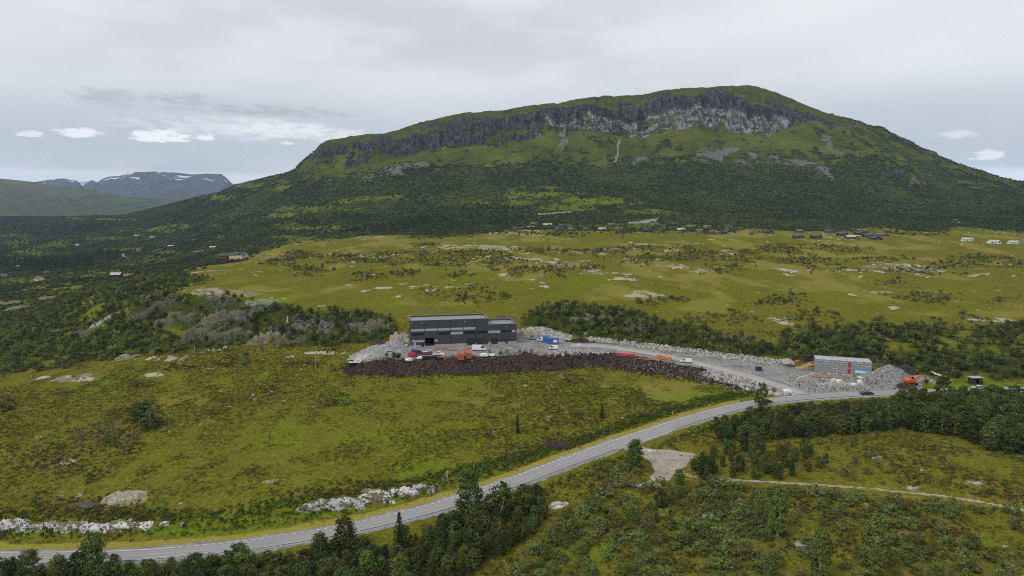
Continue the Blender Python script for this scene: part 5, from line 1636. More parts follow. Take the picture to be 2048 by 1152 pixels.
def build_huts():
    A, B = at_z(1629.6, 744.0, 1.9), at_z(1742.6, 752.2, 1.9)
    rz = math.atan2(B.y - A.y, B.x - A.x)
    LEN = (B - A).length
    root = empty("site_office_stack", A, rz)
    tag(root, "two-storey row of grey site huts with red doors and a blue banner", "site office")
    n, D, h = 7, 7.2, 2.82
    w = LEN / n
    red = {(1, 4), (0, 4)}
    wins = {(1, 0), (1, 1), (1, 2), (1, 3), (1, 5), (1, 6), (0, 2), (0, 3), (0, 5)}
    for lv in (0, 1):
        for i in range(n):
            x0, x1, z0 = i * w + 0.02, (i + 1) * w - 0.02, lv * h + 0.02
            hs = []
            if (lv, i) in red:
                hs.append((x0 + 0.3, x0 + 1.35, z0 + 0.12, z0 + 2.25))
            if (lv, i) in wins:
                hs.append((x0 + w * 0.5 - 0.72, x0 + w * 0.5 + 0.72, z0 + 1.0, z0 + 2.1))
            mb = wall_holes(MB(), x0 + 0.12, x1 - 0.12, z0 + 0.1, z0 + h - 0.16, hs, 0.03, 0.12)
            mb.box(x0, x1, 0.13, D, z0 + 0.1, z0 + h - 0.16)
            mod = mb.build("hut_module", M_HUT, root)
            f = MB()
            for xa, xb in ((x0, x0 + 0.12), (x1 - 0.12, x1)):
                f.box(xa, xb, 0.0, 0.13, z0, z0 + h - 0.03)
            f.box(x0 + 0.121, x1 - 0.121, 0.0, 0.13, z0, z0 + 0.1)
            f.box(x0 + 0.121, x1 - 0.121, 0.0, 0.13, z0 + h - 0.16, z0 + h - 0.03)
            f.build("corner_frame", M_HUTF, mod)
            if lv == 1:
                r = MB().box(x0 + 0.14, x1 - 0.14, 0.14, D, z0 + h - 0.155, z0 + h - 0.06)
                r.box(x0, x0 + 0.13, 0.131, D, z0 + h - 0.15, z0 + h + 0.05).box(x1 - 0.13, x1, 0.131, D, z0 + h - 0.15, z0 + h + 0.05)
                r.box(x0 + 0.131, x1 - 0.131, D - 0.15, D + 0.02, z0 + h - 0.05, z0 + h + 0.08)
                r.build("roof", M_HUTROOF, mod)
            if (lv, i) in wins:
                a, b, c, d = hs[-1]
                fr = MB()
                for xa, xb, za, zb in ((a, b, c, c + 0.16), (a, b, d - 0.16, d), (a, a + 0.16, c + .161, d - .161), (b - 0.16, b, c + .161, d - .161)):
                    fr.box(xa, xb, -0.04, 0.06, za, zb)
                fr.box((a + b) / 2 - 0.04, (a + b) / 2 + 0.04, -0.02, 0.06, c + .161, d - .161)
                wo = fr.build("window", M_WHITEP, mod)
                mid = (a + b) / 2
                for xa, xb in ((a + 0.161, mid - 0.041), (mid + 0.041, b - 0.161)):
                    wo2 = MB().box(xa, xb, 0.04, 0.055, c + .161, d - .161).build("pane", M_GLASS, wo)
                    wo2.parent = wo
            if (lv, i) in red:
                a, b, c, d = hs[0]
                do = MB().box(a + 0.02, b - 0.02, -0.03, 0.08, c, d - 0.02).build("door", M_RED, mod)
                MB().box(b - 0.22, b - 0.1, -0.07, -0.03, c + 1.0, c + 1.08).build("handle", M_STEEL, do)
    # printed banner over the two end huts
    x0, x1 = 5 * w + 0.05, 7 * w - 0.1
    bn = MB().box(x0, x1, -0.11, -0.07, 0.85, 2.62).build("banner", M_BANNER, root)
    bn["label"] = "pale banner with a blue upper band"
    MB().box(x0, x1, -0.12, -0.112, 2.0, 2.62).build("banner_band", M_BLUE, bn)
    lt = MB()                      # faint print lines
    for q in range(4):
        lt.box(x0 + 0.5, x1 - 0.5 - 0.4 * q, -0.116, -0.112, 1.75 - 0.17 * q, 1.81 - 0.17 * q)
    lt.build("banner_print", mat("banner_print_grey", (0.30, 0.36, 0.42), 0.6), bn)
    # timber sills under the huts
    for i in range(14):
        MB().box(i * w / 2 + 0.1, i * w / 2 + w / 2 - 0.25, -0.25, 0.6, -0.5, -0.02).build("sill_beam", M_WHITEP if i % 2 else M_CONC, root)
    # small steps before the doors
    for xa, zt in ((4 * w + 0.2, 0.35),):
        st = MB().box(xa, xa + 1.5, -1.4, -0.2, -0.35, 0.1)
        for q in (xa + 0.05, xa + 1.4):
            st.box(q, q + 0.06, -1.35, -1.29, 0.1, 1.1)
            st.box(q, q + 0.06, -0.35, -0.29, 0.1, 1.1)
        st.build("doorstep", M_PINE, root)
    # light fittings
    for i in (2.95, 4.95):
        MB().box(i * w - 0.12, i * w + 0.12, -0.2, -0.01, h - 0.15, h + 0.1).build("lamp", M_WHITEP, root)
    return root, A, rz, LEN, h


HUTS, HUT_A, HUT_RZ, HUT_LEN, HUT_H = build_huts()


def build_stairs():
    ca, sa = math.cos(HUT_RZ), math.sin(HUT_RZ)
    root = empty("timber_stairs", HUT_A, HUT_RZ)
    tag(root, "raw timber stairs rising to the end of the grey site huts", "stairs")
    H, L = HUT_H + 0.1, 5.6
    x1 = -1.5
    x0 = x1 - L
    for yy in (0.6, 1.9):
        MB().extrude([(x0, -0.4), (x0 + 0.4, -0.4), (x1, H - 0.2), (x1, H + 0.1)], yy - 0.05, yy + 0.05).build("stringer", M_PINE, root)
        rl = MB()
        rl.bar((x0 + 0.2, yy, 0.9), (x1, yy, H + 1.1), 0.06, 4)
        rl.bar((x1, yy, H + 1.1), (-0.1, yy, H + 1.1), 0.06, 4)
        rl.build("handrail", M_PINE, root)
        for q in range(5):
            f = q / 4
            xx = x0 + 0.25 + (L - 0.3) * f
            MB().box(xx - 0.04, xx + 0.04, yy - 0.04, yy + 0.04, -0.5 + H * f - (0.0), H * f + 1.0).build("baluster", M_PINE, root)
    n = 14
    for q in range(n):
        f = (q + 0.5) / n
        xx, zz = x0 + L * f, H * f - 0.1
        MB().box(xx - 0.14, xx + 0.16, 0.65, 1.85, zz, zz + 0.05).build("step", M_PINE, root)
    MB().box(x1, -0.05, 0.5, 2.0, H - 0.1, H).build("landing", M_PINE, root)
    # boarded side
    MB().extrude([(x0 + 0.1, 0.15), (x1, H + 0.1), (x1, H + 1.15), (x0 + 0.1, 1.1)], 0.48, 0.53).build("side_board", M_PINE, root)
    for xx in (-1.4, -0.15, -3.0):
        for yy in (0.6, 1.9):
            MB().box(xx - 0.06, xx + 0.06, yy - 0.06, yy + 0.06, -0.8, H - 0.12 if xx > -2 else H * 0.6).build("leg", M_PINE, root)


build_stairs()

# ------------------------------------------------------------------ waiting shelter by the road
M_DKWOOD = mat("dark_stained_timber", (0.035, 0.033, 0.032), 0.8, 0.25, 2.0)


def build_shelter():
    p = gp(1950, 767)
    root = empty("bus_shelter", p, math.radians(2))
    tag(root, "small dark timber bus shelter with a pale roof beside the main road", "shelter")
    w, d, h = 4.2, 2.4, 2.5
    MB().box(-w / 2, w / 2, d / 2 - 0.1, d / 2, -0.4, h).build("back_wall", M_DKWOOD, root)
    for s_ in (-1, 1):
        MB().box(s_ * w / 2 - 0.05, s_ * w / 2 + 0.05, -d / 2, d / 2 - 0.101, -0.4, h).build("side_wall", M_DKWOOD, root)
    MB().box(-w / 2 + 0.051, -0.5, -d / 2, -d / 2 + 0.08, -0.4, h).build("front_wall", M_DKWOOD, root)
    MB().box(0.7, w / 2 - 0.051, -d / 2, -d / 2 + 0.08, -0.4, h).build("front_wall", M_DKWOOD, root)
    MB().extrude([(-w / 2 - 0.3, h + 0.001), (w / 2 + 0.3, h + 0.001), (w / 2 + 0.3, h + 0.16), (-w / 2 - 0.3, h + 0.16)], -d / 2 - 0.35, d / 2 + 0.3).build("roof", M_CLADL, root)
    MB().box(-w / 2 + 0.2, w / 2 - 0.2, d / 2 - 0.5, d / 2 - 0.11, 0.42, 0.48).build("bench", M_PINE, root)


build_shelter()

# ------------------------------------------------------------------ cabins and houses
M_TURF = mat("turf_roof", (0.16, 0.13, 0.06), 0.95, 0.3, 0.6)
M_SLATE = mat("dark_roof", (0.060, 0.064, 0.072), 0.7, 0.2, 0.5)
M_TINROOF = mat("pale_metal_roof", (0.40, 0.41, 0.43), 0.5, 0.1, 0.5)
M_BROWN = mat("brown_timber", (0.085, 0.052, 0.034), 0.85, 0.2, 1.0)
M_TAR = mat("black_timber", (0.026, 0.026, 0.029), 0.85, 0.2, 1.0)
M_GREYT = mat("grey_timber", (0.13, 0.125, 0.12), 0.85, 0.2, 1.0)
M_BARN = mat("red_timber", (0.22, 0.045, 0.035), 0.8, 0.15, 1.0)
M_YELLOW = mat("pale_yellow_timber", (0.55, 0.45, 0.26), 0.8, 0.1, 1.0)
M_REDROOF = mat("red_roof", (0.28, 0.11, 0.085), 0.8, 0.2, 0.5)
M_BRNROOF = mat("brown_turf_roof", (0.20, 0.115, 0.06), 0.95, 0.25, 0.6)
ROOFS = {"turf": M_TURF, "dark": M_SLATE, "pale": M_TINROOF, "red": M_REDROOF, "brown": M_BRNROOF}
WALLS = {"black": M_TAR, "brown": M_BROWN, "grey": M_GREYT, "white": M_WHITEP, "red": M_BARN, "yellow": M_YELLOW}
_cab_cache = {}


def cabin(u, v, wall, roof, w, rz, where, d=6.5, h=2.5, rise=1.7, annex=True, group=None, cat="cabin", sub=0.0):
    p = gp(u, v)
    key = (wall, roof, round(w), annex, round(h))
    root = empty("house" if cat == "house" else "cabin", (p.x, p.y, p.z - 0.2), rz)
    if key not in _cab_cache:
        parts = []
        hw, hd = w / 2, d / 2
        b = MB()
        b.extrude([(-hd, -1.2), (hd, -1.2), (hd, h), (0, h + rise), (-hd, h)], -hw, hw)
        b.v = [(y, x, z) for x, y, z in b.v]
        if annex:
            b.box(hw * 0.1, hw * 0.75, -hd - 2.2, -hd + 0.1, -1.2, h - 0.1)
        parts.append(("wall", b, WALLS[wall], None))
        r = MB()
        e, t = 0.55, 0.32
        for s_ in (-1, 1):
            pr = [(0, h + rise), (s_ * (hd + e), h - e * rise / hd), (s_ * (hd + e), h - e * rise / hd + t), (0, h + rise + t)]
            q = MB().extrude(pr, -hw - e, hw + e)
            r.add([(y, x, z + 0.01) for x, y, z in q.v], q.f)
        if annex:
            cx, aw = hw * 0.425, hw * 0.325 + 0.4
            pr = [(-aw, h - 0.1), (0, h + aw * 0.55), (aw, h - 0.1), (aw, h + 0.15), (0, h + aw * 0.55 + 0.28), (-aw, h + 0.15)]
            q = MB().extrude([(cx + x, z) for x, z in pr], -hd - 2.7, -0.5)
            r.add(q.v, q.f)
        parts.append(("roof", r, ROOFS[roof], None))
        parts.append(("chimney", MB().box(-hw * .4, -hw * .4 + 0.7, 0.2, 0.9, h + rise * .5, h + rise + 1.1), M_CONC, "roof"))
        for x, ww in ((-hw * .65, 1.3), (-hw * .15, 1.1)):
            fr = MB().box(x - ww / 2 - .12, x + ww / 2 + .12, -hd - 0.06, -hd - 0.005, 0.75, 2.1)
            parts.append(("window", fr, M_WHITEP, None))
            parts.append(("pane", MB().box(x - ww / 2, x + ww / 2, -hd - 0.08, -hd - 0.061, 0.87, 1.98), M_GLASS, "window"))
        fy = -hd - 2.2 if annex else -hd
        cx = hw * 0.425
        parts.append(("window", MB().box(cx - .9, cx + .9, fy - 0.06, fy - 0.005, 0.7, 2.0), M_WHITEP, None))
        parts.append(("pane", MB().box(cx - .75, cx + .75, fy - 0.08, fy - 0.061, 0.85, 1.85), M_GLASS, "window"))
        parts.append(("door", MB().box(hw * .86 - .1, min(hw - .1, hw * .86 + .9), -hd - 0.06, -hd - 0.005, 0, 2.0), WALLS[wall], None))
        meshes = []
        for nm, mb, m, par in parts:
            o = mb.build(nm, m)
            me = o.data
            bpy.data.objects.remove(o)
            meshes.append((nm, me, par))
        _cab_cache[key] = meshes
    last = {}
    for nm, me, par in _cab_cache[key]:
        o = bpy.data.objects.new(nm, me)
        COL.objects.link(o)
        o.parent = last[par] if par else root
        last[nm] = o
    return tag(root, where, cat, group)


def build_cabins():
    ordn = ["first", "second", "third", "fourth", "fifth", "sixth", "seventh", "eighth", "ninth", "tenth", "eleventh", "twelfth", "thirteenth", "fourteenth", "fifteenth", "sixteenth", "seventeenth", "eighteenth"]
    rn = {"turf": "turf", "dark": "dark", "pale": "pale metal", "red": "red", "brown": "brown"}
    row1 = [(1034, 460, "black", "dark", 13), (1062, 457, "black", "turf", 13), (1117, 461, "black", "dark", 10), (1142, 461, "black", "turf", 9), (1172, 461, "black", "dark", 9), (1204, 461, "black", "pale", 11), (1238, 460, "brown", "turf", 13),
            (1294, 462, "black", "dark", 13), (1323, 462, "black", "dark", 11), (1361, 462, "black", "pale", 11), (1399, 464, "grey", "turf", 9), (1426, 466, "black", "brown", 10), (1435, 468, "black", "turf", 8), (1449, 467, "black", "dark", 9), (1503, 469, "black", "dark", 6), (1596, 476, "black", "dark", 14), (1632, 476, "black", "dark", 14)]
    row2 = [(1067, 450, "brown", "brown", 14), (1095, 452, "black", "pale", 15), (1126, 454, "black", "dark", 14), (1221, 452, "brown", "turf", 12), (1309, 452, "brown", "turf", 13), (1348, 451, "black", "dark", 15), (1382, 456, "black", "turf", 13), (1414, 456, "grey", "turf", 11), (1459, 455, "grey", "dark", 9), (1536, 466, "black", "dark", 16), (1598, 465, "brown", "brown", 10), (1658, 466, "black", "dark", 14)]
    east = [(1684, 471, "black", "dark", 15), (1704, 477, "brown", "pale", 18), (1718, 469, "black", "dark", 12), (1736, 474, "black", "dark", 14), (1750, 479, "black", "dark", 16), (1766, 472, "brown", "brown", 16)]
    far_e = [(1934, 482, "white", "pale", 13), (1987, 487, "white", "pale", 15), (2026, 488, "white", "pale", 12)]
    west = [(245, 464, "brown", "turf", 14), (275, 471, "white", "dark", 18), (305, 474, "white", "dark", 14), (297, 481, "black", "dark", 15), (326, 487, "black", "dark", 17), (342, 494, "brown", "pale", 12), (390, 482, "black", "dark", 11), (442, 476, "grey", "dark", 14), (426, 497, "brown", "pale", 10), (398, 507, "black", "turf", 18), (277, 501, "yellow", "brown", 8), (155, 491, "white", "pale", 9), (94, 548, "black", "dark", 9), (79, 560, "white", "red", 14), (38, 535, "white", "pale", 8), (6, 553, "white", "dark", 8)]
    for nm, lst, wh in (("row1", row1, "in the lower village row from the west"), ("row2", row2, "in the upper village row from the west"), ("east", east, "in the tight eastern cluster below the mountain"), ("far_e", far_e, "at the wood edge far east of the village")):
        for i, (u, v, wa, ro, w) in enumerate(lst):
            cabin(u, v, wa, ro, w * 0.92, math.radians(rnd.uniform(-22, 22)), f"{ordn[i]} cabin, {wa} with {rn[ro]} roof, {wh}", group="cabins at the mountain's foot")
    for i, (u, v, wa, ro, w) in enumerate(west):
        near_ = "among the valley birches" if u < 240 else "on the western slope"
        sz = "wide" if w >= 14 else "small"
        cabin(u, v, wa, ro, w * 0.9, math.radians(rnd.uniform(-30, 30)), f"{sz} {wa} cabin with {rn[ro]} roof {near_}, {ordn[i]} from the top" if u > 240 else f"{sz} {wa} cabin with {rn[ro]} roof {near_}", group="cabins in the western valley")
    # houses one can tell apart
    cabin(452, 517, "red", "dark", 15, math.radians(12), "dark red house with grey roof next to the yellow one", d=9, h=4.5, rise=3, cat="house", annex=False)
    cabin(478, 517, "yellow", "dark", 22, math.radians(-8), "big pale yellow house with grey roof at the plateau's edge", d=9, h=5, rise=3, cat="house")
    cabin(233, 557, "black", "pale", 9.5, math.radians(10), "tall dark house with white windows and pale roof in the valley", d=7, h=4.6, rise=2, cat="house", annex=False)
    cabin(258, 554, "red", "red", 9, math.radians(8), "low red-roofed shed beside the tall dark valley house", d=6, h=2, rise=1.6, cat="cabin", annex=False)
    cabin(97, 603, "black", "turf", 10.5, math.radians(20), "lone black cabin with turf roof between the valley bushes", annex=False)
    for i, (u, v, w, a, lb) in enumerate([(32, 611, 9, 5, "black cabin with turf roof, topmost of the turf-roofed group"), (6, 614, 10, 8, "westernmost turf-roofed black cabin in the valley"), (46, 622, 11, 10, "long turf-roofed cabin, lowest of the turf-roofed group"), (27, 626, 8, -10, "small turf-roofed cabin with a pale terrace in front")]):
        cabin(u, v, "black", "turf", w, math.radians(a), lb, group="turf-roofed cabins in the valley", d=6)


build_cabins()


# power poles by the village and out on the moor
M_POLE = mat("weathered_pole", (0.34, 0.32, 0.29), 0.9, 0.2, 1.0)
for (u, v, h, lb) in ((1167, 472, 15, "tall pale power pole before the western half of the village row"), (1350, 476, 14, "tall pale power pole before the middle of the village row"), (1546, 476, 14, "tall pale power pole before the eastern cabins"), (964, 467, 9, "short power pole west of the village row"), (632, 741, 9.0, "thin pale pole standing in the meadow west of the hall"), (1480, 737, 8.5, "thin wooden pole beside the access road"), (2046, 492, 12, "power pole at the eastern wood edge"), (390, 712, 5, "short bare pole among the western bushes")):
    p = gp(u, v)
    r_ = empty("power_pole", p)
    MB().bar((0, 0, -0.5), (0, 0, h), 0.16, 8, 0.1).build("pole", M_POLE, r_)
    if h > 10:
        MB().box(-1.2, 1.2, -0.06, 0.06, h - 0.6, h - 0.45).build("cross_arm", M_POLE, r_)
    tag(r_, lb, "pole", "poles on the moor")
print("buildings ready")
# ------------------------------------------------------------------ vehicles
def paint(name, color, rough=0.25):
    m, nt, b = new_mat(name)
    g = NG(nt)
    tc = g.n("ShaderNodeTexCoord").outputs["Object"]
    n = g.noise(tc, 0.9, 4, 0.6)
    sx = g.n("ShaderNodeSeparateXYZ")
    g.link(tc, sx.inputs[0])
    dust = g.math('MULTIPLY', g.ramp(sx.outputs[2], 0.9, 0.3), g.ramp(n, 0.3, 0.7, 0.2, 0.6))
    g.link(g.mix(dust, color, (0.20, 0.19, 0.175)), b.inputs["Base Color"])
    b.inputs["Roughness"].default_value = rough
    b.inputs["Coat Weight"].default_value = 0.4
    return m


P_WHITE = paint("white_car_paint", (0.74, 0.75, 0.76))
P_RED = paint("red_car_paint", (0.38, 0.012, 0.018))
P_BLUE = paint("blue_car_paint", (0.022, 0.034, 0.14))
P_BLACK = paint("black_car_paint", (0.012, 0.013, 0.016))
P_GREY = paint("grey_car_paint", (0.24, 0.25, 0.25))
P_SILV = paint("silver_car_paint", (0.45, 0.47, 0.50))
M_TYRE = mat("tyre", (0.018, 0.018, 0.018), 0.85)
M_RIM = mat("rim", (0.32, 0.33, 0.34), 0.4, 0.1, 2, metal=0.6)
M_TAIL = mat("tail_lamp", (0.35, 0.01, 0.01), 0.3)
M_HEADL = mat("head_lamp", (0.65, 0.66, 0.68), 0.15)


def wheels(root, xs, y, r, w=0.24):
    for x in xs:
        for s in (-1, 1):
            wo = MB().bar((x, s * (y - w), r), (x, s * y, r), r, 14).build("wheel", M_TYRE, root)
            MB().bar((x, s * (y - 0.02), r), (x, s * (y + 0.012), r), r * 0.6, 10).build("rim", M_RIM, wo)


def vehicle(kind, loc, rz, body, label, cat="van", L=None, name=None, group=None):
    root = empty(name or {"van": "panel_van", "small": "delivery_van", "pickup": "pickup_truck", "car": "passenger_car"}[kind], loc, rz)
    tag(root, label, cat, group)
    if kind == "van":
        L, W, H = L or 5.9, 2.0, 2.55
        pr = [(-L/2, .38), (L/2 - .05, .32), (L/2, .55), (L/2 - .03, .95), (L/2 - .85, 1.25), (L/2 - 1.75, H - .18), (L/2 - 2.1, H - .02), (-L/2 + .3, H), (-L/2 + .05, H - .12)]
        side = [[(L/2 - .98, 1.32), (L/2 - 1.66, 2.2), (L/2 - 2.35, 2.2), (L/2 - 2.35, 1.32)]]
        ws = ((L/2 - .92, 1.34), (L/2 - 1.70, H - .26))
        xs = (L/2 - .95, -L/2 + 1.0)
        tp = lambda z: 1.0 if z < 1.4 else 1 - 0.10 * (z - 1.4) / 1.1
    elif kind == "small":
        L, W, H = L or 4.5, 1.8, 1.85
        pr = [(-L/2, .36), (L/2 - .05, .3), (L/2, .5), (L/2 - .05, .85), (L/2 - .9, 1.05), (L/2 - 1.6, H - .1), (L/2 - 2.0, H), (-L/2 + .25, H), (-L/2 + .04, H - .3)]
        side = [[(L/2 - 1.02, 1.1), (L/2 - 1.55, 1.62), (L/2 - 2.2, 1.66), (L/2 - 2.2, 1.1)]]
        ws = ((L/2 - .96, 1.12), (L/2 - 1.56, H - .15))
        xs = (L/2 - .85, -L/2 + .8)
        tp = lambda z: 1.0 if z < 1.05 else 1 - 0.14 * (z - 1.05) / .8
    elif kind == "pickup":
        L, W, H = L or 5.2, 1.85, 1.8
        pr = [(-L/2, .45), (L/2 - .05, .4), (L/2, .6), (L/2 - .04, 1.0), (L/2 - 1.25, 1.1), (L/2 - 1.85, H - .06), (L/2 - 2.2, H), (L/2 - 3.2, H - .02), (L/2 - 3.45, 1.12), (-L/2, 1.08)]
        side = [[(L/2 - 1.4, 1.14), (L/2 - 1.85, 1.64), (L/2 - 2.35, 1.66), (L/2 - 2.35, 1.14)], [(L/2 - 2.45, 1.14), (L/2 - 2.45, 1.66), (L/2 - 3.1, 1.64), (L/2 - 3.2, 1.14)]]
        ws = ((L/2 - 1.32, 1.15), (L/2 - 1.82, H - .1))
        xs = (L/2 - .95, -L/2 + 1.1)
        tp = lambda z: 1.0 if z < 1.1 else 1 - 0.18 * (z - 1.1) / .7
    else:
        L, W, H = L or 4.7, 1.84, 1.5
        pr = [(-L/2, .35), (L/2 - .08, .3), (L/2, .5), (L/2 - .06, .75), (L/2 - 1.15, .95), (L/2 - 1.85, H - .07), (L/2 - 2.4, H), (-L/2 + 1.1, H - .05), (-L/2 + .25, 1.02), (-L/2 + .02, .9)]
        side = [[(L/2 - 1.35, .98), (L/2 - 1.9, 1.36), (L/2 - 2.45, 1.4), (L/2 - 2.45, .98)], [(L/2 - 2.53, .98), (L/2 - 2.53, 1.4), (-L/2 + 1.15, 1.36), (-L/2 + .55, 1.0)]]
        ws = ((L/2 - 1.2, .99), (L/2 - 1.82, H - .1))
        xs = (L/2 - .9, -L/2 + .9)
        tp = lambda z: 1.0 if z < .95 else 1 - 0.24 * (z - .95) / .55
    MB().extrude(pr, -W/2, W/2, tp).build("body", body, root)
    for pg in side:
        for s in (-1, 1):
            vs = [(x, s * (W/2 * tp(z) + .012), z) for x, z in pg]
            MB().add(vs, [tuple(range(len(vs)))[::-s]]).build("side_window", M_GLASS, root)
    (x0, z0), (x1, z1) = ws
    h0, h1 = W/2 * tp(z0) - .1, W/2 * tp(z1) - .12
    n = Vector((z1 - z0, 0, x0 - x1)).normalized() * .02
    MB().add([(x0 + n.x, -h0, z0 + n.z), (x0 + n.x, h0, z0 + n.z), (x1 + n.x, h1, z1 + n.z), (x1 + n.x, -h1, z1 + n.z)], [(0, 1, 2, 3)]).build("windscreen", M_GLASS, root)
    hb = pr[3][1]
    for s in (-1, 1):
        MB().box(L/2 - .14, L/2 - .012, s * (W/2 - .28) - .16, s * (W/2 - .28) + .16, hb - .24, hb - .07).build("headlight", M_HEADL, root)
        MB().box(-L/2 - .015, -L/2 + .06, s * (W/2 - .14) - .09, s * (W/2 - .14) + .09, .75, 1.05).build("tail_light", M_TAIL, root)
        MB().box(x0 - .25, x0 - .08, s * (W/2 + .12) - .09, s * (W/2 + .12) + .09, z0, z0 + .2).build("mirror", M_BLACK, root)
    MB().box(L/2 - .1, L/2 + .03, -W/2 + .05, W/2 - .05, .3, .5).build("bumper", M_BLACK, root)
    wheels(root, xs, W/2 + .015, .36 if kind == "van" else .33)
    return root


def road_pose(u, side):
    i = int(np.argmin(np.abs(ru - u)))
    Nn = width_line(ROAD)
    p = ROAD[i]
    d = ROAD[i + 2] - ROAD[i - 2]
    return Vector((p[0] + Nn[i, 0] * side, p[1] + Nn[i, 1] * side, p[2] + .02)), math.atan2(d[1], d[0])


p, a = road_pose(1732, 1.0)
vehicle("car", p, a, P_BLACK, "black car driving on the main road below the site huts", "car", 4.9)
p, a = road_pose(1962, -1.6)
vehicle("car", p, a + math.pi, P_SILV, "pale silver car on the main road before the bus shelter", "car")
p, a = road_pose(1527, 1.3)
vehicle("car", p, a, P_BLACK, "dark car half hidden by trees below the road junction", "car")
V_ = [("small", 1372, 725, 165, P_WHITE, "white van driving up the access road past the rubble", "van", 4.9),
      ("van", 958, 701, -4, P_WHITE, "big white panel van parked before the dark gates", "van", 6.4),
      ("small", 828, 713, -8, P_RED, "red van parked in front of the blue van", "van", 5.0),
      ("small", 834, 708, -12, P_BLUE, "dark blue van parked behind the red van", "van", 5.2),
      ("pickup", 878, 711, 176, P_WHITE, "white pickup parked behind the black pipes", "pickup", 5.0),
      ("small", 1107, 699, 178, P_WHITE, "small white van parked alone at the yard's edge", "van", 4.4),
      ("van", 1069, 679, 172, P_GREY, "grey panel van parked by the pale rock heap", "van", 5.8),
      ("small", 1083, 682, 172, P_WHITE, "white van parked beside the blue containers", "van", 4.8)]
for kd, u, v, deg, pm, lb, ct, L in V_:
    vehicle(kd, gp(u, v), math.radians(deg), pm, lb, ct, L, group="vehicles parked on the building site")

# ------------------------------------------------------------------ machines
M_EXO = mat("excavator_orange", (0.62, 0.10, 0.02), 0.4, 0.12, 1.0)
M_DARKST = mat("dark_steel", (0.035, 0.034, 0.033), 0.6, 0.3, 2.0)
M_YELLOWM = mat("machine_yellow", (0.62, 0.58, 0.22), 0.5, 0.12, 1.0)


def excavator(loc, rz, paintm, boomm, label, size=1.0, up=1.0, name="excavator"):
    root = empty(name, loc, rz, size)
    tag(root, label, "excavator")
    for s in (-1, 1):
        t = MB().extrude([(-1.9, .25), (-1.6, .02), (1.6, .02), (1.9, .25), (1.9, .6), (1.6, .85), (-1.6, .85), (-1.9, .6)], s * 1.2 - .28, s * 1.2 + .28).build("track", M_DARKST, root)
        for x in (-1.3, -.4, .4, 1.3):
            MB().bar((x, s * 1.2 - .3, .4), (x, s * 1.2 + .3, .4), .26, 8).build("roller", M_BLACK, t)
    MB().box(-1.0, 1.0, -.9, .9, .45, .95).build("undercarriage", M_DARKST, root)
    MB().bar((0, 0, .95), (0, 0, 1.1), .8, 12).build("turntable", M_DARKST, root)
    MB().extrude([(-2.0, 1.1), (1.3, 1.1), (1.3, 1.5), (.2, 1.6), (.1, 2.2), (-1.7, 2.25), (-2.1, 1.9)], -1.3, 1.3).build("upper_body", paintm, root)
    MB().extrude([(-2.45, 1.15), (-1.9, 1.12), (-1.9, 2.15), (-2.35, 2.1)], -1.2, 1.2).build("counterweight", paintm, root)
    cab = MB().extrude([(.15, 1.3), (1.55, 1.3), (1.6, 1.9), (1.25, 2.95), (.2, 2.95)], .35, 1.28).build("cab", paintm, root)
    MB().extrude([(.3, 1.8), (1.45, 1.8), (1.18, 2.8), (.3, 2.8)], .33, 1.30).build("cab_window", M_GLASS, cab)
    MB().add([(1.63, .45, 1.9), (1.63, 1.18, 1.9), (1.29, 1.18, 2.85), (1.29, .45, 2.85)], [(0, 1, 2, 3)]).build("cab_window", M_GLASS, cab)
    bm = [(1.0, 1.3), (1.35, 1.25), (2.0, 3.1 * up), (3.2, 3.9 * up), (5.2, 3.75 * up), (5.2, 4.1 * up), (3.1, 4.45 * up), (1.65, 3.45 * up)]
    MB().extrude(bm, -.45, -.05).build("boom", boomm, root)
    MB().extrude([(4.9, 4.25 * up), (5.35, 4.2 * up), (6.35, 1.7), (6.05, 1.6), (4.85, 3.6 * up)], -.42, -.08).build("stick", boomm, root)
    MB().extrude([(5.6, 1.75), (6.5, 1.7), (6.6, 1.1), (6.2, .55), (5.5, .6), (5.3, 1.1)], -.75, .25).build("bucket", M_DARKST, root)
    MB().bar((1.5, -.25, 1.5), (2.7, -.25, 3.5 * up), .09, 6).build("hydraulic_ram", M_STEEL, root)
    MB().bar((3.3, -.25, 4.5 * up), (4.9, -.25, 4.35 * up), .08, 6).build("hydraulic_ram", M_STEEL, root)
    return root


p = gp(1822, 769)
excavator(p, math.radians(8), M_EXO, M_EXO, "orange excavator with raised arm beside the main road", 1.08, .78)
p = gp(792, 715)
excavator(p, math.radians(160), M_DARKST, M_BARKD, "dark grey excavator standing on the grey gravel heap's edge", .8, .75)


def telehandler(loc, rz):
    root = empty("telehandler", loc, rz)
    tag(root, "small white and red site machine between the vans", "machine")
    MB().box(-1.6, 1.4, -.8, .8, .6, 1.3).build("chassis", P_RED, root)
    c = MB().extrude([(-.6, 1.3), (.5, 1.3), (.35, 2.4), (-.6, 2.4)], -.1, .8).build("cab", P_WHITE, root)
    MB().extrude([(-.5, 1.6), (.38, 1.6), (.28, 2.3), (-.5, 2.3)], -.12, .82).build("cab_window", M_GLASS, c)
    MB().bar((-1.4, -.45, 1.6), (2.2, -.45, 1.2), .17, 4).build("boom", P_WHITE, root)
    MB().box(2.1, 2.3, -.9, .6, .25, 1.2).build("fork", M_DARKST, root)
    wheels(root, (-1.0, 1.0), 1.0, .52, .35)


telehandler(gp(856, 709), math.radians(200))


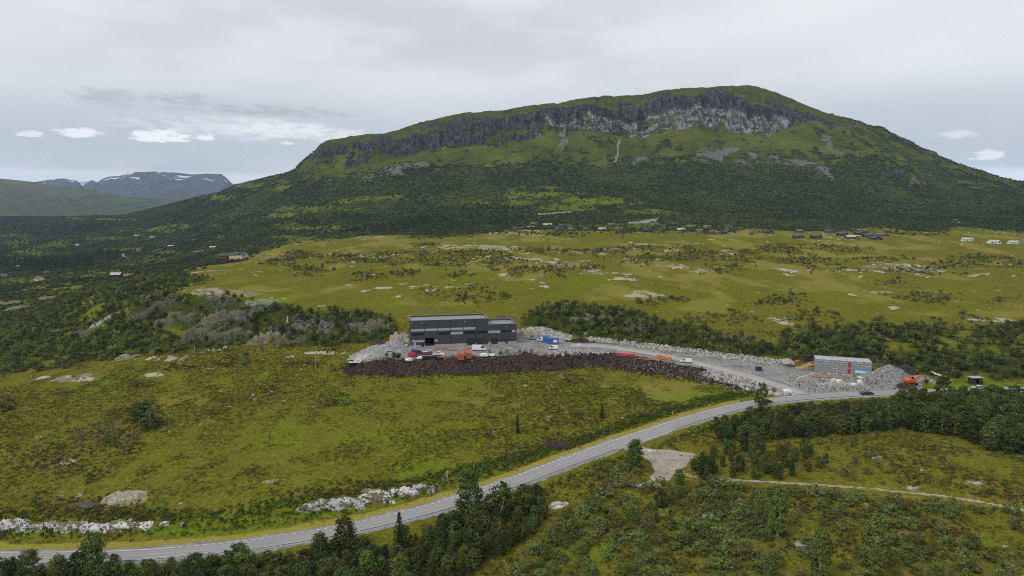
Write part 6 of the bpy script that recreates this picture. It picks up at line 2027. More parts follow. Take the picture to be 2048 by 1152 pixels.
def scissor_lift(loc, rz):
    root = empty("scissor_lift", loc, rz)
    tag(root, "pale yellow and white lifting platform at the hall's corner", "lift")
    MB().box(-1.1, 1.1, -.6, .6, .35, .9).build("chassis", M_WHITEP, root)
    for z in (.9, 1.6):
        for s in (-.5, .5):
            MB().bar((-.9, s, z), (.9, s, z + .7), .05, 4).build("scissor_arm", M_DARKST, root)
            MB().bar((.9, s, z), (-.9, s, z + .7), .05, 4).build("scissor_arm", M_DARKST, root)
    MB().box(-1.2, 1.2, -.65, .65, 2.3, 2.42).build("platform", M_YELLOWM, root)
    r = MB()
    for z in (2.9, 3.4):
        for y in (-.62, .62):
            r.bar((-1.18, y, z), (1.18, y, z), .05, 4)
        for x in (-1.18, 1.18):
            r.bar((x, -.62, z), (x, .62, z), .05, 4)
    for x in (-1.18, 0, 1.18):
        for y in (-.62, .62):
            r.bar((x, y, 2.42), (x, y, 3.4), .05, 4)
    r.build("railing", M_YELLOWM, root)
    wheels(root, (-.8, .8), .7, .3, .2)


scissor_lift(gp(814, 692), math.radians(80))

# ------------------------------------------------------------------ containers
P_CRED = ribbed("container_orange", (0.44, 0.105, 0.055), 0.55, 3.5, 0, 0.5, 0.12)
P_CBLUE = ribbed("container_blue", (0.02, 0.12, 0.36), 0.55, 3.5, 0, 0.5, 0.12)


def container(loc, rz, m, label, L=6.06, panel=False):
    root = empty("shipping_container", loc, rz)
    tag(root, label, "container", "containers on the building site")
    W, H = 2.44, 2.6
    MB().box(-L/2 + .08, L/2 - .08, -W/2 + .05, W/2 - .05, .12, H - .06).build("shell", m, root)
    f = MB()
    for x in (-L/2, L/2 - .14):
        for y in (-W/2, W/2 - .14):
            f.box(x, x + .14, y, y + .14, 0, H)
    for z in (0.0, H - .13):
        for y in (-W/2 + .002, W/2 - .122):
            f.box(-L/2 + .141, L/2 - .141, y, y + .12, z + .002, z + .128)
        for x in (-L/2 + .002, L/2 - .122):
            f.box(x, x + .12, -W/2 + .141, W/2 - .141, z + .002, z + .128)
    f.build("frame", m, root)
    for s in (-1, 1):
        d = MB().box(-L/2 + .02, -L/2 + .07, s * W/4 - W/4 + .17, s * W/4 + W/4 - .17, .16, H - .16).build("door", m, root)
        MB().bar((-L/2, s * .4, .2), (-L/2, s * .4, H - .2), .03, 5).build("lock_rod", M_STEEL, d)
    if panel:
        MB().box(.2, 2.0, -W/2 - .02, -W/2 + .03, .8, 2.0).build("sign_panel", M_WHITEP, root)
    return root


container(gp(921, 717), math.radians(100), P_CRED, "front one of the two orange containers beside the dirt bank", 6.06)
container(gp(936, 714), math.radians(100), P_CRED, "rear one of the two orange containers beside the dirt bank", 6.06)
container(gp(1106, 687), math.radians(-4), P_CBLUE, "blue container with a pale sign on its long side", 5.4, True)
container(gp(1091, 683), math.radians(85), P_CBLUE, "dark blue container end-on beside the signed one", 4.5)

# ------------------------------------------------------------------ goods lying on the yard
M_PIPEB = mat("black_plastic_pipe", (0.015, 0.016, 0.018), 0.45)
M_PIPER = mat("red_plastic_pipe", (0.52, 0.03, 0.03), 0.45, 0.1)
M_PIPEO = mat("rust_orange_rods", (0.50, 0.085, 0.03), 0.6, 0.2)
M_WRAP = mat("grey_wrapped_goods", (0.15, 0.155, 0.15), 0.7, 0.35, 1.4)
M_PALLET = mat("pallet_wood", (0.36, 0.25, 0.15), 0.9, 0.2, 2.0)
M_CRATE = mat("orange_crate", (0.56, 0.20, 0.08), 0.6, 0.12, 1.0)
M_TARP = mat("white_tarpaulin", (0.68, 0.68, 0.67), 0.6, 0.1, 1.0)
M_TANK = mat("cream_tank", (0.56, 0.50, 0.34), 0.5, 0.1, 1.0)


def pipe_bundle(u, v, deg, L, n, r, m, label, bands=True):
    root = empty("pipe_bundle", gp(u, v), math.radians(deg))
    tag(root, label, "pipes")
    row, k, z = n, 0, r
    while row > 0:
        for i in range(row):
            MB().bar((-L/2 + rnd.uniform(-.1, .1), (i - (row - 1) / 2) * 2.05 * r, z), (L/2, (i - (row - 1) / 2) * 2.05 * r, z), r, 8).build("pipe", m, root)
        row -= 1
        z += r * 1.75
        if z > r * 4.5:
            break
    return root


pipe_bundle(859, 717, 2, 6.4, 4, .30, M_PIPEB, "bundle of thick black pipes lying on the yard")
pipe_bundle(1253, 712, -19, 7.5, 3, .22, M_PIPER, "bundle of bright red pipes at the access road's edge")
pipe_bundle(1290, 719, -19, 8.5, 4, .10, M_PIPEO, "flat layer of rust-red rods next to the red pipes")
pipe_bundle(1644, 755, -14, 8.2, 4, .10, M_PIPEO, "orange rods on the ground before the site huts")


def pallet_load(u, v, deg, kind, label, s=1.0):
    root = empty("pallet_load", gp(u, v), math.radians(deg), s)
    tag(root, label, "pallet", "goods stored along the yard's edge")
    for y in (-.5, 0, .5):
        MB().box(-.6, .6, y - .06, y + .06, 0, .12).build("runner", M_PALLET, root)
    MB().box(-.62, .62, -.62, .62, .121, .16).build("deck", M_PALLET, root)
    if kind == "drum":
        MB().bar((-.75, 0, 1.0), (.75, 0, 1.0), .82, 16).build("coil", M_WRAP, root)
        for x in (-.8, .72):
            MB().bar((x, 0, 1.0), (x + .08, 0, 1.0), .9, 16).build("flange", M_STEEL, root)
    elif kind == "wrap":
        MB().extrude([(-.62, .17), (.62, .17), (.66, 1.2), (.45, 1.7), (-.4, 1.75), (-.66, 1.3)], -.62, .62, lambda z: 1 - .1 * max(0, z - 1)).build("load", M_WRAP, root)
    elif kind == "crate":
        MB().box(-.6, .6, -.6, .6, .17, 1.15).build("crate", M_CRATE, root)
        for z in (.35, .65, .95):
            MB().box(-.63, .63, -.63, -.601, z - .07, z + .07).build("slat", M_CRATE, root)
    elif kind == "timber":
        for i in range(4):
            for j in range(3):
                MB().box(-1.4, 1.4, -.5 + i * .26, -.28 + i * .26, .17 + j * .18, .33 + j * .18).build("plank", M_PALLET, root)
    else:
        MB().extrude([(-.9, .17), (.9, .17), (1.0, .5), (.5, .75), (-.5, .7), (-1.0, .4)], -.7, .7, lambda z: 1 - .2 * max(0, z - .4)).build("sheet", M_TARP, root)
    return root


PL = [(979, 705, 5, "wrap", "grey load between the white van and the drums", .9), (1001, 708, 10, "drum", "first grey drum east of the white sheets", 1.2), (1014, 708, -8, "wrap", "tall grey wrapped load next to the first drum", 1.25),
      (1030, 708, 20, "crate", "orange crate between grey loads", 1.1), (1040, 707, 4, "wrap", "grey wrapped load just east of the orange crate", 1.2), (1051, 707, -12, "drum", "large grey drum in the middle of the row of goods", 1.25), (1063, 706, 9, "wrap", "dark wrapped load near the eastern end of the goods", 1.15), (1077, 705, -4, "crate", "brownish crate at the eastern end of the goods", 1.0),
      (968, 713, 12, "tarp", "white tarpaulin heap east of the orange containers", 1.8), (984, 712, -10, "tarp", "second white tarpaulin heap before the drums", 1.3), (906, 716, 15, "wrap", "low grey load west of the orange containers", .9), (888, 715, -15, "crate", "orange crate behind the black pipes", .9), (840, 718, 8, "tarp", "white sheets at the west end of the yard", 1.4), (818, 722, 30, "tarp", "pale sheet heap at the dirt bank's top", 1.5),
      (873, 698, 3, "crate", "orange brick pallet by the open gate", 1.0), (890, 697, -2, "crate", "second brick pallet before the hall", 1.0), (930, 700, 5, "timber", "planks lying before the hall", 1.0), (905, 701, 4, "timber", "dark plank pile before the open gate", 1.2), (942, 698, -5, "timber", "timber pile next to the big white van", .9),
      (1318, 717, -19, "crate", "first of three pale orange crates beside the access road", 1.5), (1327, 719, -19, "crate", "second of three pale orange crates beside the access road", 1.5), (1338, 721, -19, "crate", "third of three pale orange crates beside the access road", 1.5),
      (1158, 690, 10, "tarp", "small white sheet on the gravel east of the containers", .8), (1721, 757, 8, "tarp", "pale block pallet before the banner", 1.0), (1575, 785, -6, "tarp", "white slab pallet by the road junction", 1.6), (1708, 771, 5, "tarp", "white sack heap by the roadside kerb blocks", 1.1)]
for u, v, dg, kd, lb, s in PL:
    pallet_load(u, v, dg, kd, lb, s)


def big_bag(u, v, s, label):
    root = empty("big_bag", gp(u, v), rnd.uniform(0, 3), s)
    tag(root, label, "bag")
    MB().extrude([(-.5, 0), (.5, 0), (.58, .4), (.5, .95), (.2, 1.1), (-.25, 1.05), (-.52, .9), (-.58, .4)], -.5, .5, lambda z: 1 - .15 * abs(z - .5)).build("sack", M_TARP, root)
    for x in (-.35, .35):
        MB().tube([(x, -.3, 1.0), (x, -.1, 1.3), (x, .2, 1.0)], .03, 4).build("strap", M_TARP, root)


big_bag(1678, 768, 1.7, "tall white big bag beside the cream tank")
big_bag(1720, 768, 1.5, "square white big bag near the main road")

r_ = empty("cream_tank", gp(1667, 766), math.radians(20))
tag(r_, "cream coloured lying tank before the site huts", "tank")
MB().bar((-.9, 0, .95), (.9, 0, .95), .9, 16).build("vessel", M_TANK, r_, True)
MB().bar((-1.05, 0, .95), (-.9, 0, .95), .55, 16, .9).build("end_cap", M_TANK, r_)
for x in (-.5, .5):
    MB().box(x - .1, x + .1, -.6, .6, -.2, .25).build("saddle", M_CONC, r_)

# concrete kerb blocks along the road
for i, (u, v) in enumerate([(1683, 775), (1703, 774), (1722, 773), (1768, 771), (1782, 770.5), (1797, 770)]):
    p = gp(u, v)
    o = MB().extrude([(-1.6, -.2), (1.6, -.2), (1.6, .55), (1.5, .6), (-1.5, .6), (-1.6, .55)], -.3, .3, lambda z: 1 - .25 * max(0, z)).build("concrete_block", M_CONC)
    o.location, o.rotation_euler = p, (0, 0, math.radians(3 + 2 * i))
    tag(o, ["westernmost", "second", "third", "fourth", "fifth", "easternmost"][i] + " pale concrete block along the main road before the huts", "block", "concrete blocks along the road")

# culvert pipe, its orange end piece, white hose, orange buoy, dark box
def long_tube(name, pts, r, m, label, cat):
    P_ = [gp(u, v) + Vector((0, 0, r + dz)) for u, v, dz in pts]
    root = empty(name, P_[0])
    MB().tube([q - P_[0] for q in P_], r, 10).build("tube", m, root)
    return tag(root, label, cat)


long_tube("culvert_pipe", [(1861, 748, .4), (1888, 757, .3), (1897, 760, .2)], .45, M_WHITEP, "long white culvert pipe east of the orange excavator", "pipe")
long_tube("drain_pipe", [(1890, 762, .1), (1902, 764, .1)], .45, M_EXO, "short orange pipe at the end of the white culvert", "pipe")
long_tube("hose", [(1591, 763, 0), (1600, 755, 0), (1612, 752, 0), (1629, 746, 0)], .14, M_WHITEP, "thin white hose running to the site huts", "hose")
r_ = empty("orange_buoy", gp(1604, 734) + Vector((0, 5.0, 0.6)))
tag(r_, "orange round tank beside the pale boulder", "tank")
MB().extrude([(-.9, .1), (.9, .1), (1.15, .6), (.9, 1.2), (-.9, 1.2), (-1.15, .6)], -.7, .7, lambda z: 1 - .3 * abs(z - .6)).build("shell", M_EXO, r_, True)
MB().bar((0, 0, 1.2), (0, 0, 1.4), .2, 8).build("cap", M_BLACK, r_)
r_ = empty("transformer_box", gp(1517, 741), math.radians(-15))
tag(r_, "dark grey technical cabinet beside the access road", "cabinet")
MB().box(-1.3, 1.3, -.9, .9, -.3, 1.9).build("housing", M_CLAD, r_)
MB().box(-1.4, 1.4, -1, 1, 1.9, 2.02).build("roof", M_FLASH, r_)
for x in (-.62, .02):
    MB().box(x, x + .6, -.93, -.901, .1, 1.7).build("door", M_FRAME, r_)
r_ = empty("dark_hut", gp(1615, 722), math.radians(5))
tag(r_, "small dark box hut on the slope behind the site huts", "hut")
MB().box(-1.1, 1.1, -.8, .8, -.4, 2.4).build("housing", M_DKWOOD, r_)
MB().box(-1.25, 1.25, -.95, .95, 2.4, 2.52).build("roof", M_CLAD, r_)
for i, (u, v, m, lb) in enumerate([(1532, 784, P_RED, "red wheelbarrow by the rubble slope")]):
    r_ = empty("wheelbarrow", gp(u, v), math.radians(15), 1.6)
    tag(r_, lb, "wheelbarrow")
    MB().extrude([(-.5, .45), (.35, .45), (.6, .85), (-.65, .85)], -.38, .38).build("tray", m, r_)
    MB().bar((.6, -.06, .22), (.6, .06, .22), .2, 10).build("wheel", M_TYRE, r_)
    for s in (-.28, .28):
        MB().bar((.6, 0, .25), (-1.1, s, .62), .03, 4).build("handle", M_STEEL, r_)
r_ = empty("toilet_cabin", at_z(830.5, 693.0, 6.3) + Vector((0, -1.2, 0)), HALL_RZ)
tag(r_, "white upright cabinet at the hall's plinth", "cabinet")
MB().box(-.5, .5, -.5, .5, -.2, 2.1).build("housing", M_WHITEP, r_)
MB().box(-.4, .4, -.52, -.501, .1, 1.95).build("door", M_CLADL, r_)

# ------------------------------------------------------------------ road signs and marker posts
M_SIGNY = mat("sign_yellow", (0.72, 0.55, 0.03), 0.5, .05)
M_SIGNO = mat("sign_orange", (0.72, 0.25, 0.02), 0.5, .05)
M_SIGNG = mat("sign_back_grey", (0.42, 0.44, 0.44), 0.5, .08)


def sign(u, v, h, w, ph, m, label, rz=0.0, name="road_sign", posts=1, cat="sign", base=None):
    root = empty(name, base or gp(u, v), rz)
    tag(root, label, cat, "signs and marker posts along the road")
    for k in range(posts):
        x = 0 if posts == 1 else (-w * .3 + k * w * .6)
        MB().bar((x, 0.05, -.4), (x, 0.05, h), .05, 6).build("post", M_STEEL, root)
    b = MB().box(-w/2, w/2, -.03, .0, h - ph, h).build("sign_panel", m, root)
    MB().box(-w/2 + .06, w/2 - .06, -.04, -.031, h - ph + .06, h - .06).build("sign_face", m, b)
    return root


sign(894, 964, 3.3, .85, 2.0, M_SIGNG, "tall grey sign seen edge-on above the white roadside rocks", math.radians(62), posts=2)
sign(1345, 834, 1.6, .55, .6, M_SIGNY, "yellow sign on the grassy verge", 0.3)
sign(1392, 840, 1.5, .5, .55, M_SIGNY, "yellow sign at the guardrail opposite the verge", 0.3)
sign(1418, 816, 1.6, .5, .8, M_SIGNG, "small grey sign on the verge near the trees", 0.4)
sign(1470, 810, 1.4, .35, 1.0, M_SIGNO, "orange marker post nearer the trees on the verge", 0.2, "marker_post", cat="marker")
sign(1518, 798.5, 1.4, .35, 1.0, M_SIGNO, "orange marker post nearer the junction on the verge", 0.2, "marker_post", cat="marker")
r_ = empty("marker_post", gp(1402, 946))
tag(r_, "white marker post beside the gravel path", "marker")
MB().bar((0, 0, -.4), (0, 0, 1.35), .16, 8, .15).build("post", M_WHITEP, r_)
MB().bar((0, 0, 1.1), (0, 0, 1.22), .165, 8).build("band", M_BLACK, r_)
# bleached stump and stakes in the meadow
for (u, v, h, lb) in ((948, 938, 1.5, "bleached broken tree stump at the meadow's edge"), (1103, 775, 1.3, "pale crossed stakes out in the meadow"), (1205, 745, .8, "pale branch lying below the dirt bank")):
    r_ = empty("dead_stump", gp(u, v), rnd.uniform(0, 3))
    tag(r_, lb, "stump")
    MB().bar((0, 0, -.2), (.15, 0, h), .16, 6, .07).build("stem", M_BARK, r_)
    MB().bar((.05, 0, h * .4), (-.6, .2, h * .8), .08, 5, .03).build("branch", M_BARK, r_)
    MB().bar((.08, 0, h * .3), (.6, -.2, h * .55), .07, 5, .03).build("branch", M_BARK, r_)

# stakes of a low fence below the bank
STK = [(690 + 24 * i, 770 - 9 * i / 14.0 - (4 if i > 9 else 0)) for i in range(22)]
fr_ = empty("stake_fence", gp(*STK[0]))
tag(fr_, "row of thin pale stakes along the foot of the dirt bank", "fence")
o0 = fr_.location.copy()
stake = None
for u, v in STK:
    q = gp(u, v) - o0
    if stake is None:
        stake = MB().bar((0, 0, -.2), (0, 0, 1.05), .045, 5).build("stake", M_POLE, fr_)
        o = stake
    else:
        o = stake.copy()
        COL.objects.link(o)
        o.parent = fr_
    o.location = q
print("objects ready")
# ------------------------------------------------------------------ rocks, heaps and rubble
def rock_mat(name, base, dark, lich, crack=1.0):
    m, nt, b = new_mat(name)
    g = NG(nt)
    pos = g.n("ShaderNodeNewGeometry").outputs["Position"]
    n1 = g.noise(pos, 0.7, 4, 0.7, 0.3)
    n2 = g.noise(pos, 1.5, 3, 0.7, 0.2, (3, 3, 3))
    n3 = g.noise(pos, 0.35, 4, 0.6, 0.4, (8, 1, 0), (1, 1, 1.6))
    c = g.mix(g.ramp(n1, 0.35, 0.65), tuple(k * .72 for k in base), base)
    c = g.mix(g.ramp(n2, 0.53, 0.60, 0, min(1, .9 * crack)), c, dark)
    c = g.mix(g.ramp(n3, 0.48, 0.55, 0, .9), c, lich)
    oi = g.n("ShaderNodeObjectInfo").outputs["Random"]
    hs = g.n("ShaderNodeHueSaturation")
    g.link(c, hs.inputs["Color"])
    g.link(g.ramp(oi, 0, 1, .75, 1.2), hs.inputs["Value"])
    g.link(hs.outputs[0], b.inputs["Base Color"])
    b.inputs["Roughness"].default_value = 0.92
    b.inputs["Specular IOR Level"].default_value = .05
    g.link(g.bump(g.math('ADD', g.math('MULTIPLY', n1, 1.2), n2), .9, .35), b.inputs["Normal"])
    return m


M_RWHITE = rock_mat("white_rock", (0.58, 0.57, 0.55), (0.045, 0.042, 0.034), (0.12, 0.10, 0.035), 1.1)
M_RGREY = rock_mat("grey_rock", (0.155, 0.15, 0.125), (0.045, 0.045, 0.04), (0.115, 0.10, 0.035))
M_RLICH = rock_mat("lichen_rock", (0.36, 0.34, 0.27), (0.07, 0.066, 0.055), (0.22, 0.19, 0.08))
M_RBLAST = rock_mat("blasted_rock", (0.44, 0.42, 0.39), (0.14, 0.13, 0.12), (0.42, 0.30, 0.17), .6)
M_RBROWN = mat("soil_clod", (0.056, 0.040, 0.033), .95, .5, 1.5, rand=.6, spec=0.0)
M_CHIP = mat("broken_stone", (0.30, 0.292, 0.28), .9, .3, 1.2, rand=.4)


def ico(sub=2):
    t = (1 + 5 ** .5) / 2
    v = [Vector(p).normalized() for p in [(-1, t, 0), (1, t, 0), (-1, -t, 0), (1, -t, 0), (0, -1, t), (0, 1, t), (0, -1, -t), (0, 1, -t), (t, 0, -1), (t, 0, 1), (-t, 0, -1), (-t, 0, 1)]]
    f = [(0, 11, 5), (0, 5, 1), (0, 1, 7), (0, 7, 10), (0, 10, 11), (1, 5, 9), (5, 11, 4), (11, 10, 2), (10, 7, 6), (7, 1, 8), (3, 9, 4), (3, 4, 2), (3, 2, 6), (3, 6, 8), (3, 8, 9), (4, 9, 5), (2, 4, 11), (6, 2, 10), (8, 6, 7), (9, 8, 1)]
    for _ in range(sub):
        mid, nf = {}, []

        def m_(a, b):
            k = (min(a, b), max(a, b))
            if k not in mid:
                v.append(((v[a] + v[b]) / 2).normalized())
                mid[k] = len(v) - 1
            return mid[k]
        for a, b, c in f:
            x, y, z = m_(a, b), m_(b, c), m_(c, a)
            nf += [(a, x, z), (b, y, x), (c, z, y), (x, y, z)]
        f = nf
    return np.array([list(p) for p in v]), np.array(f)


ICO = {k: ico(k) for k in (1, 2, 3, 4)}


def rock_mesh(seed, sub, rough=.3, facet=5, m=None):
    """angular stone: sphere cut by random planes, then roughened"""
    r = np.random.default_rng(seed)
    v, f = ICO[sub]
    v = v.copy()
    for _ in range(facet * 2):
        n = r.normal(size=3)
        n /= np.linalg.norm(n)
        d = r.uniform(.45, .85)
        s = v @ n
        k = s > d
        v[k] -= np.outer((s[k] - d) * .92, n)
    a = r.uniform(0, 50, 3)
    nn = fbm(v[:, 0] * 1.6 + v[:, 2] * 1.1 + a[0], v[:, 1] * 1.6 - v[:, 2] * .9 + a[1], 4, int(seed) % 40)
    v *= (1 + rough * nn)[:, None]
    o = mesh_obj("rock_tmp", v, f, m)
    me = o.data
    bpy.data.objects.remove(o)
    return me


def outcrop(u, v, wpx, hpx, m, label, seed, depth=.7, name="rock_outcrop"):
    """bedrock breaking through the turf: a ledge with a steep front, or a low slab, that follows the ground"""
    face = hpx >= 20 or (hpx >= 13 and m is not M_RLICH)
    p = gp(u, v + hpx * .5)
    k = p.y / FPX
    w = wpx * k * 1.45
    if face:
        h = hpx * k * (.42 if m is M_RGREY else .62)
        D = max(w * depth * .7, h * 1.1)
    else:
        h = min(.9, .25 + hpx * k * .12)
        D = max(2.0, hpx * p.y / max(v - 408, 30) * 1.3)
        D = min(D, w * .75)
        h = max(h, D * .05)
    nx, ny = int(np.clip(w / .35, 18, 70)), int(np.clip(D / .35, 14, 44))
    if p.y > 500:
        nx, ny = 40, 20
    r = np.random.default_rng(seed)
    o1, o2 = r.uniform(0, 60, 2)
    a, q = np.linspace(-1, 1, nx)[None, :], np.linspace(0, 1, ny)[:, None]
    XX, YY = p.x + a * w / 2 + 0 * q, p.y - .4 + q * D + 0 * a
    lw, lq = fbm(XX / (w * .22) + o1, YY / (D * .5) + o2, 4, seed % 30), fbm(XX / 1.7 + o2, YY / 2.1 + o1, 3, seed % 30 + 2)
    env = np.clip(1 - np.abs(a + .25 * lw) ** 2.4, 0, 1)
    if face:
        prof = sstep(q + .12 * lw, 0.0, .20) * (1 - sstep(q + .1 * lw, .45, .98))
    else:
        prof = np.clip(1 - np.abs(2 * q - 1 + .3 * lw) ** 2.2, 0, 1) * np.clip(.62 + 1.5 * lw + .5 * lq, 0, 1.2)
    crack = np.minimum(np.abs(fbm(XX / 1.4 + o2, YY / 2.6 + o1, 2, seed % 30 + 5)) * 5, 1)
    Hh = h * env * prof * (.78 + .45 * lw) + h * .16 * lq * env * prof - (1 - crack) * h * .16 - h * (.10 if face else .24) - .05
    if face:                      # beds: quantised steps
        st = h / 3.2
        Hh = Hh * .55 + (np.floor(Hh / st + .35 * lq) * st + st * .5) * .45
    edge = np.minimum(np.minimum(1 - np.abs(a), q * 4), (1 - q) * 4)
    Hh = np.where(edge < .06, np.minimum(Hh, -.25), Hh)
    ZZ = height(XX, YY) + Hh
    P3 = np.stack([XX - p.x, YY - p.y, ZZ - p.z], -1)
    if face:                      # push the front about a little, so that it is no sheet
        P3[..., 1] -= (lq * .35 + lw * .6) * h * .3 * sstep(q, .0, .1) * (1 - sstep(q, .25, .5))
    o = mesh_obj(name, P3.reshape(-1, 3), grid_faces(ny, nx), m)
    o.location = p
    return tag(o, label, "rock", "bare rock outcrops")


RK = [  # u, v (middle), width, height, material, label, depth
    (15, 1045, 58, 34, M_RWHITE, "white rock knob at the western end of the roadside ledge", .5), (68, 1056, 40, 14, M_RWHITE, "low white rock next to the western knob", .5), (100, 1048, 44, 22, M_RWHITE, "white cracked ledge, first block of the long roadside ledge", .5),
    (140, 1052, 52, 22, M_RWHITE, "white cracked ledge, second block of the long roadside ledge", .5), (185, 1055, 46, 18, M_RWHITE, "white ledge block, third of the long roadside ledge", .5), (232, 1050, 52, 22, M_RWHITE, "white ledge block, fourth of the long roadside ledge", .5), (278, 1052, 42, 16, M_RWHITE, "white ledge block at the eastern end of the long ledge", .5), (330, 1042, 16, 14, M_RWHITE, "small white stone east of the long roadside ledge", .6), (365, 1052, 14, 5, M_RWHITE, "tiny white stone alone above the verge", .6),
    (240, 1000, 76, 22, M_RLICH, "broad lichen-covered dome of rock in the western meadow", .9), (165, 1010, 56, 16, M_RGREY, "dark low rock beside the lichen dome", .7),
    (612, 1014, 46, 16, M_RWHITE, "low western block of the white rocks by the sign", .5), (655, 1006, 54, 24, M_RWHITE, "second white block of the rocks below the sign", .5), (700, 1002, 50, 28, M_RWHITE, "third white block of the rocks below the sign", .5), (752, 990, 60, 32, M_RWHITE, "largest and brightest of the white roadside rocks", .6), (805, 980, 52, 26, M_RWHITE, "long white slab east of the brightest rock", .5), (848, 974, 46, 20, M_RWHITE, "white slab just west of the grey sign", .5), (890, 966, 30, 10, M_RWHITE, "small white rock at the foot of the grey sign", .6),
    (300, 612, 60, 40, M_RGREY, "dark grey cliff block at the top of the western crag", .5), (345, 622, 60, 46, M_RGREY, "steep grey cliff block on the western crag", .45), (392, 648, 56, 60, M_RGREY, "tall grey rock face in the middle of the western crag", .45), (430, 625, 70, 44, M_RGREY, "broad grey rock face high on the western crag", .45), (470, 655, 60, 50, M_RGREY, "grey rock face low on the eastern half of the crag", .45), (425, 668, 50, 30, M_RGREY, "small grey rock face at the foot of the crag", .5),
    (522, 676, 66, 32, M_RLICH, "big lichen-topped boulder at the edge of the bog", .6), (578, 675, 50, 26, M_RGREY, "dark boulder east of the lichen-topped one", .6), (250, 714, 48, 14, M_RLICH, "flat lichen rock in the meadow, western of two", .7), (335, 718, 56, 14, M_RLICH, "flat lichen rock in the meadow, eastern of two", .7), (128, 759, 86, 14, M_RLICH, "wide flat pale rock in the western meadow", .7), (210, 636, 50, 16, M_RWHITE, "bright white rock top above the western bushes", .3), (150, 661, 48, 26, M_RGREY, "grey boulder among the western bushes", .6), (80, 655, 36, 10, M_RLICH, "small lichen rock at the western wood edge", .7), (105, 660, 20, 8, M_RLICH, "smaller lichen stone beside it at the wood edge", .7), (5, 692, 20, 8, M_RWHITE, "pale stone at the far western bushes", .7), (100, 680, 14, 9, M_RLICH, "round pale stone in the western bushes", .7),
    (230, 580, 26, 16, M_RLICH, "pale rock knob on the hill edge above the valley", .6), (275, 590, 26, 8, M_RLICH, "flat pale rock on the hill edge", .7),
    (610, 648, 26, 30, M_RGREY, "grey rock face between bushes west of the hall", .5), (650, 655, 36, 26, M_RGREY, "second grey rock face west of the hall", .5), (718, 648, 46, 34, M_RGREY, "dark rock wall above the thicket west of the hall", .5), (760, 640, 46, 34, M_RGREY, "grey rock wall just west of the blasted face", .5), (800, 662, 34, 46, M_RBLAST, "fresh yellowish blasted rock face beside the hall", .4), (860, 620, 50, 12, M_RGREY, "dark rock top behind the hall's roof", .6), (1010, 636, 36, 20, M_RGREY, "grey rock behind the hall's low wing", .6),
    (1045, 660, 40, 22, M_RBLAST, "blasted rock step at the hall's eastern end", .5), (1175, 628, 50, 22, M_RGREY, "dark cliff block east of the hall, western of three", .5), (1212, 634, 50, 26, M_RGREY, "dark cliff block east of the hall, middle of three", .5), (1245, 640, 36, 20, M_RGREY, "dark cliff block east of the hall, eastern of three", .5), (1410, 660, 22, 12, M_RGREY, "grey rock in the slope above the access road", .6), (1450, 672, 40, 14, M_RGREY, "long grey rock ledge above the access road", .6), (1490, 672, 26, 14, M_RGREY, "grey rock beside the long ledge", .6), (1758, 725, 26, 16, M_RGREY, "grey boulder behind the rubble heap", .7), (1775, 676, 26, 10, M_RLICH, "pale stone in the green slope above the huts", .7),
    (1290, 968, 44, 10, M_RWHITE, "bright white rock patch below the lay-by", .8), (1310, 962, 26, 7, M_RWHITE, "small white rock next to the lay-by patch", .8), (1120, 1010, 38, 12, M_RWHITE, "white rock slab in the grass below the road", .8), (1415, 1030, 34, 12, M_RWHITE, "white rock in the bushes below the path", .8), (1458, 1078, 20, 14, M_RWHITE, "small white rock low in the eastern heath", .7), (1610, 1090, 26, 16, M_RGREY, "grey speckled rock near the tall pale tree", .7), (1815, 1062, 40, 20, M_RGREY, "grey rock knob in the eastern heath", .7), (1826, 1088, 22, 10, M_RGREY, "bluish grey stone below the rock knob", .8), (1778, 1027, 22, 6, M_RWHITE, "thin white stone above the rock knob", .8), (1953, 1072, 18, 10, M_RWHITE, "white stones in the far eastern heath", .7), (2012, 1091, 12, 6, M_RWHITE, "single white stone by the eastern bushes", .7), (1375, 912, 24, 6, M_RWHITE, "white stones at the lay-by's edge", .8), (1300, 900, 26, 6, M_RWHITE, "pale stones at the lay-by's western edge", .8), (545, 962, 24, 7, M_RLICH, "small pinkish rock in the open meadow", .8), (150, 922, 26, 10, M_RWHITE, "pale broken stones in the western heath", .8), (82, 938, 26, 9, M_RGREY, "grey stone low in the western heath", .8), (78, 872, 18, 6, M_RWHITE, "white stone above the western heath", .8), (1320, 962, 14, 6, M_RWHITE, "white stone below the spur path", .8), (1115, 887, 10, 4, M_RWHITE, "tiny pale stone by the fireweed", .8), (1480, 1008, 20, 7, M_RLICH, "pale lichen stone south of the path", .8),
    (1290, 586, 44, 6, M_RLICH, "flat pale slab alone on the plateau", .9), (1130, 530, 90, 8, M_RLICH, "long pale ridge slab on the plateau", .6), (1190, 546, 44, 6, M_RLICH, "lower end of the pale ridge slab", .7), (1850, 540, 70, 8, M_RLICH, "pale stony rise on the eastern plateau", .8), (1790, 533, 60, 5, M_RLICH, "pale slab west of the stony rise", .8), (470, 588, 70, 8, M_RLICH, "pale rock crest above the western crag", .8), (400, 580, 60, 7, M_RLICH, "pale flat crest at the crag's western top", .8), (1420, 540, 50, 6, M_RLICH, "pale slab in the plateau scrub", .8), (1000, 497, 90, 4, M_RLICH, "long thin pale slab on the western plateau", .8)]
for i, (u, v, w, h, m, lb, dp) in enumerate(RK):
    outcrop(u, v, w, h, m, lb, 500 + i, dp)

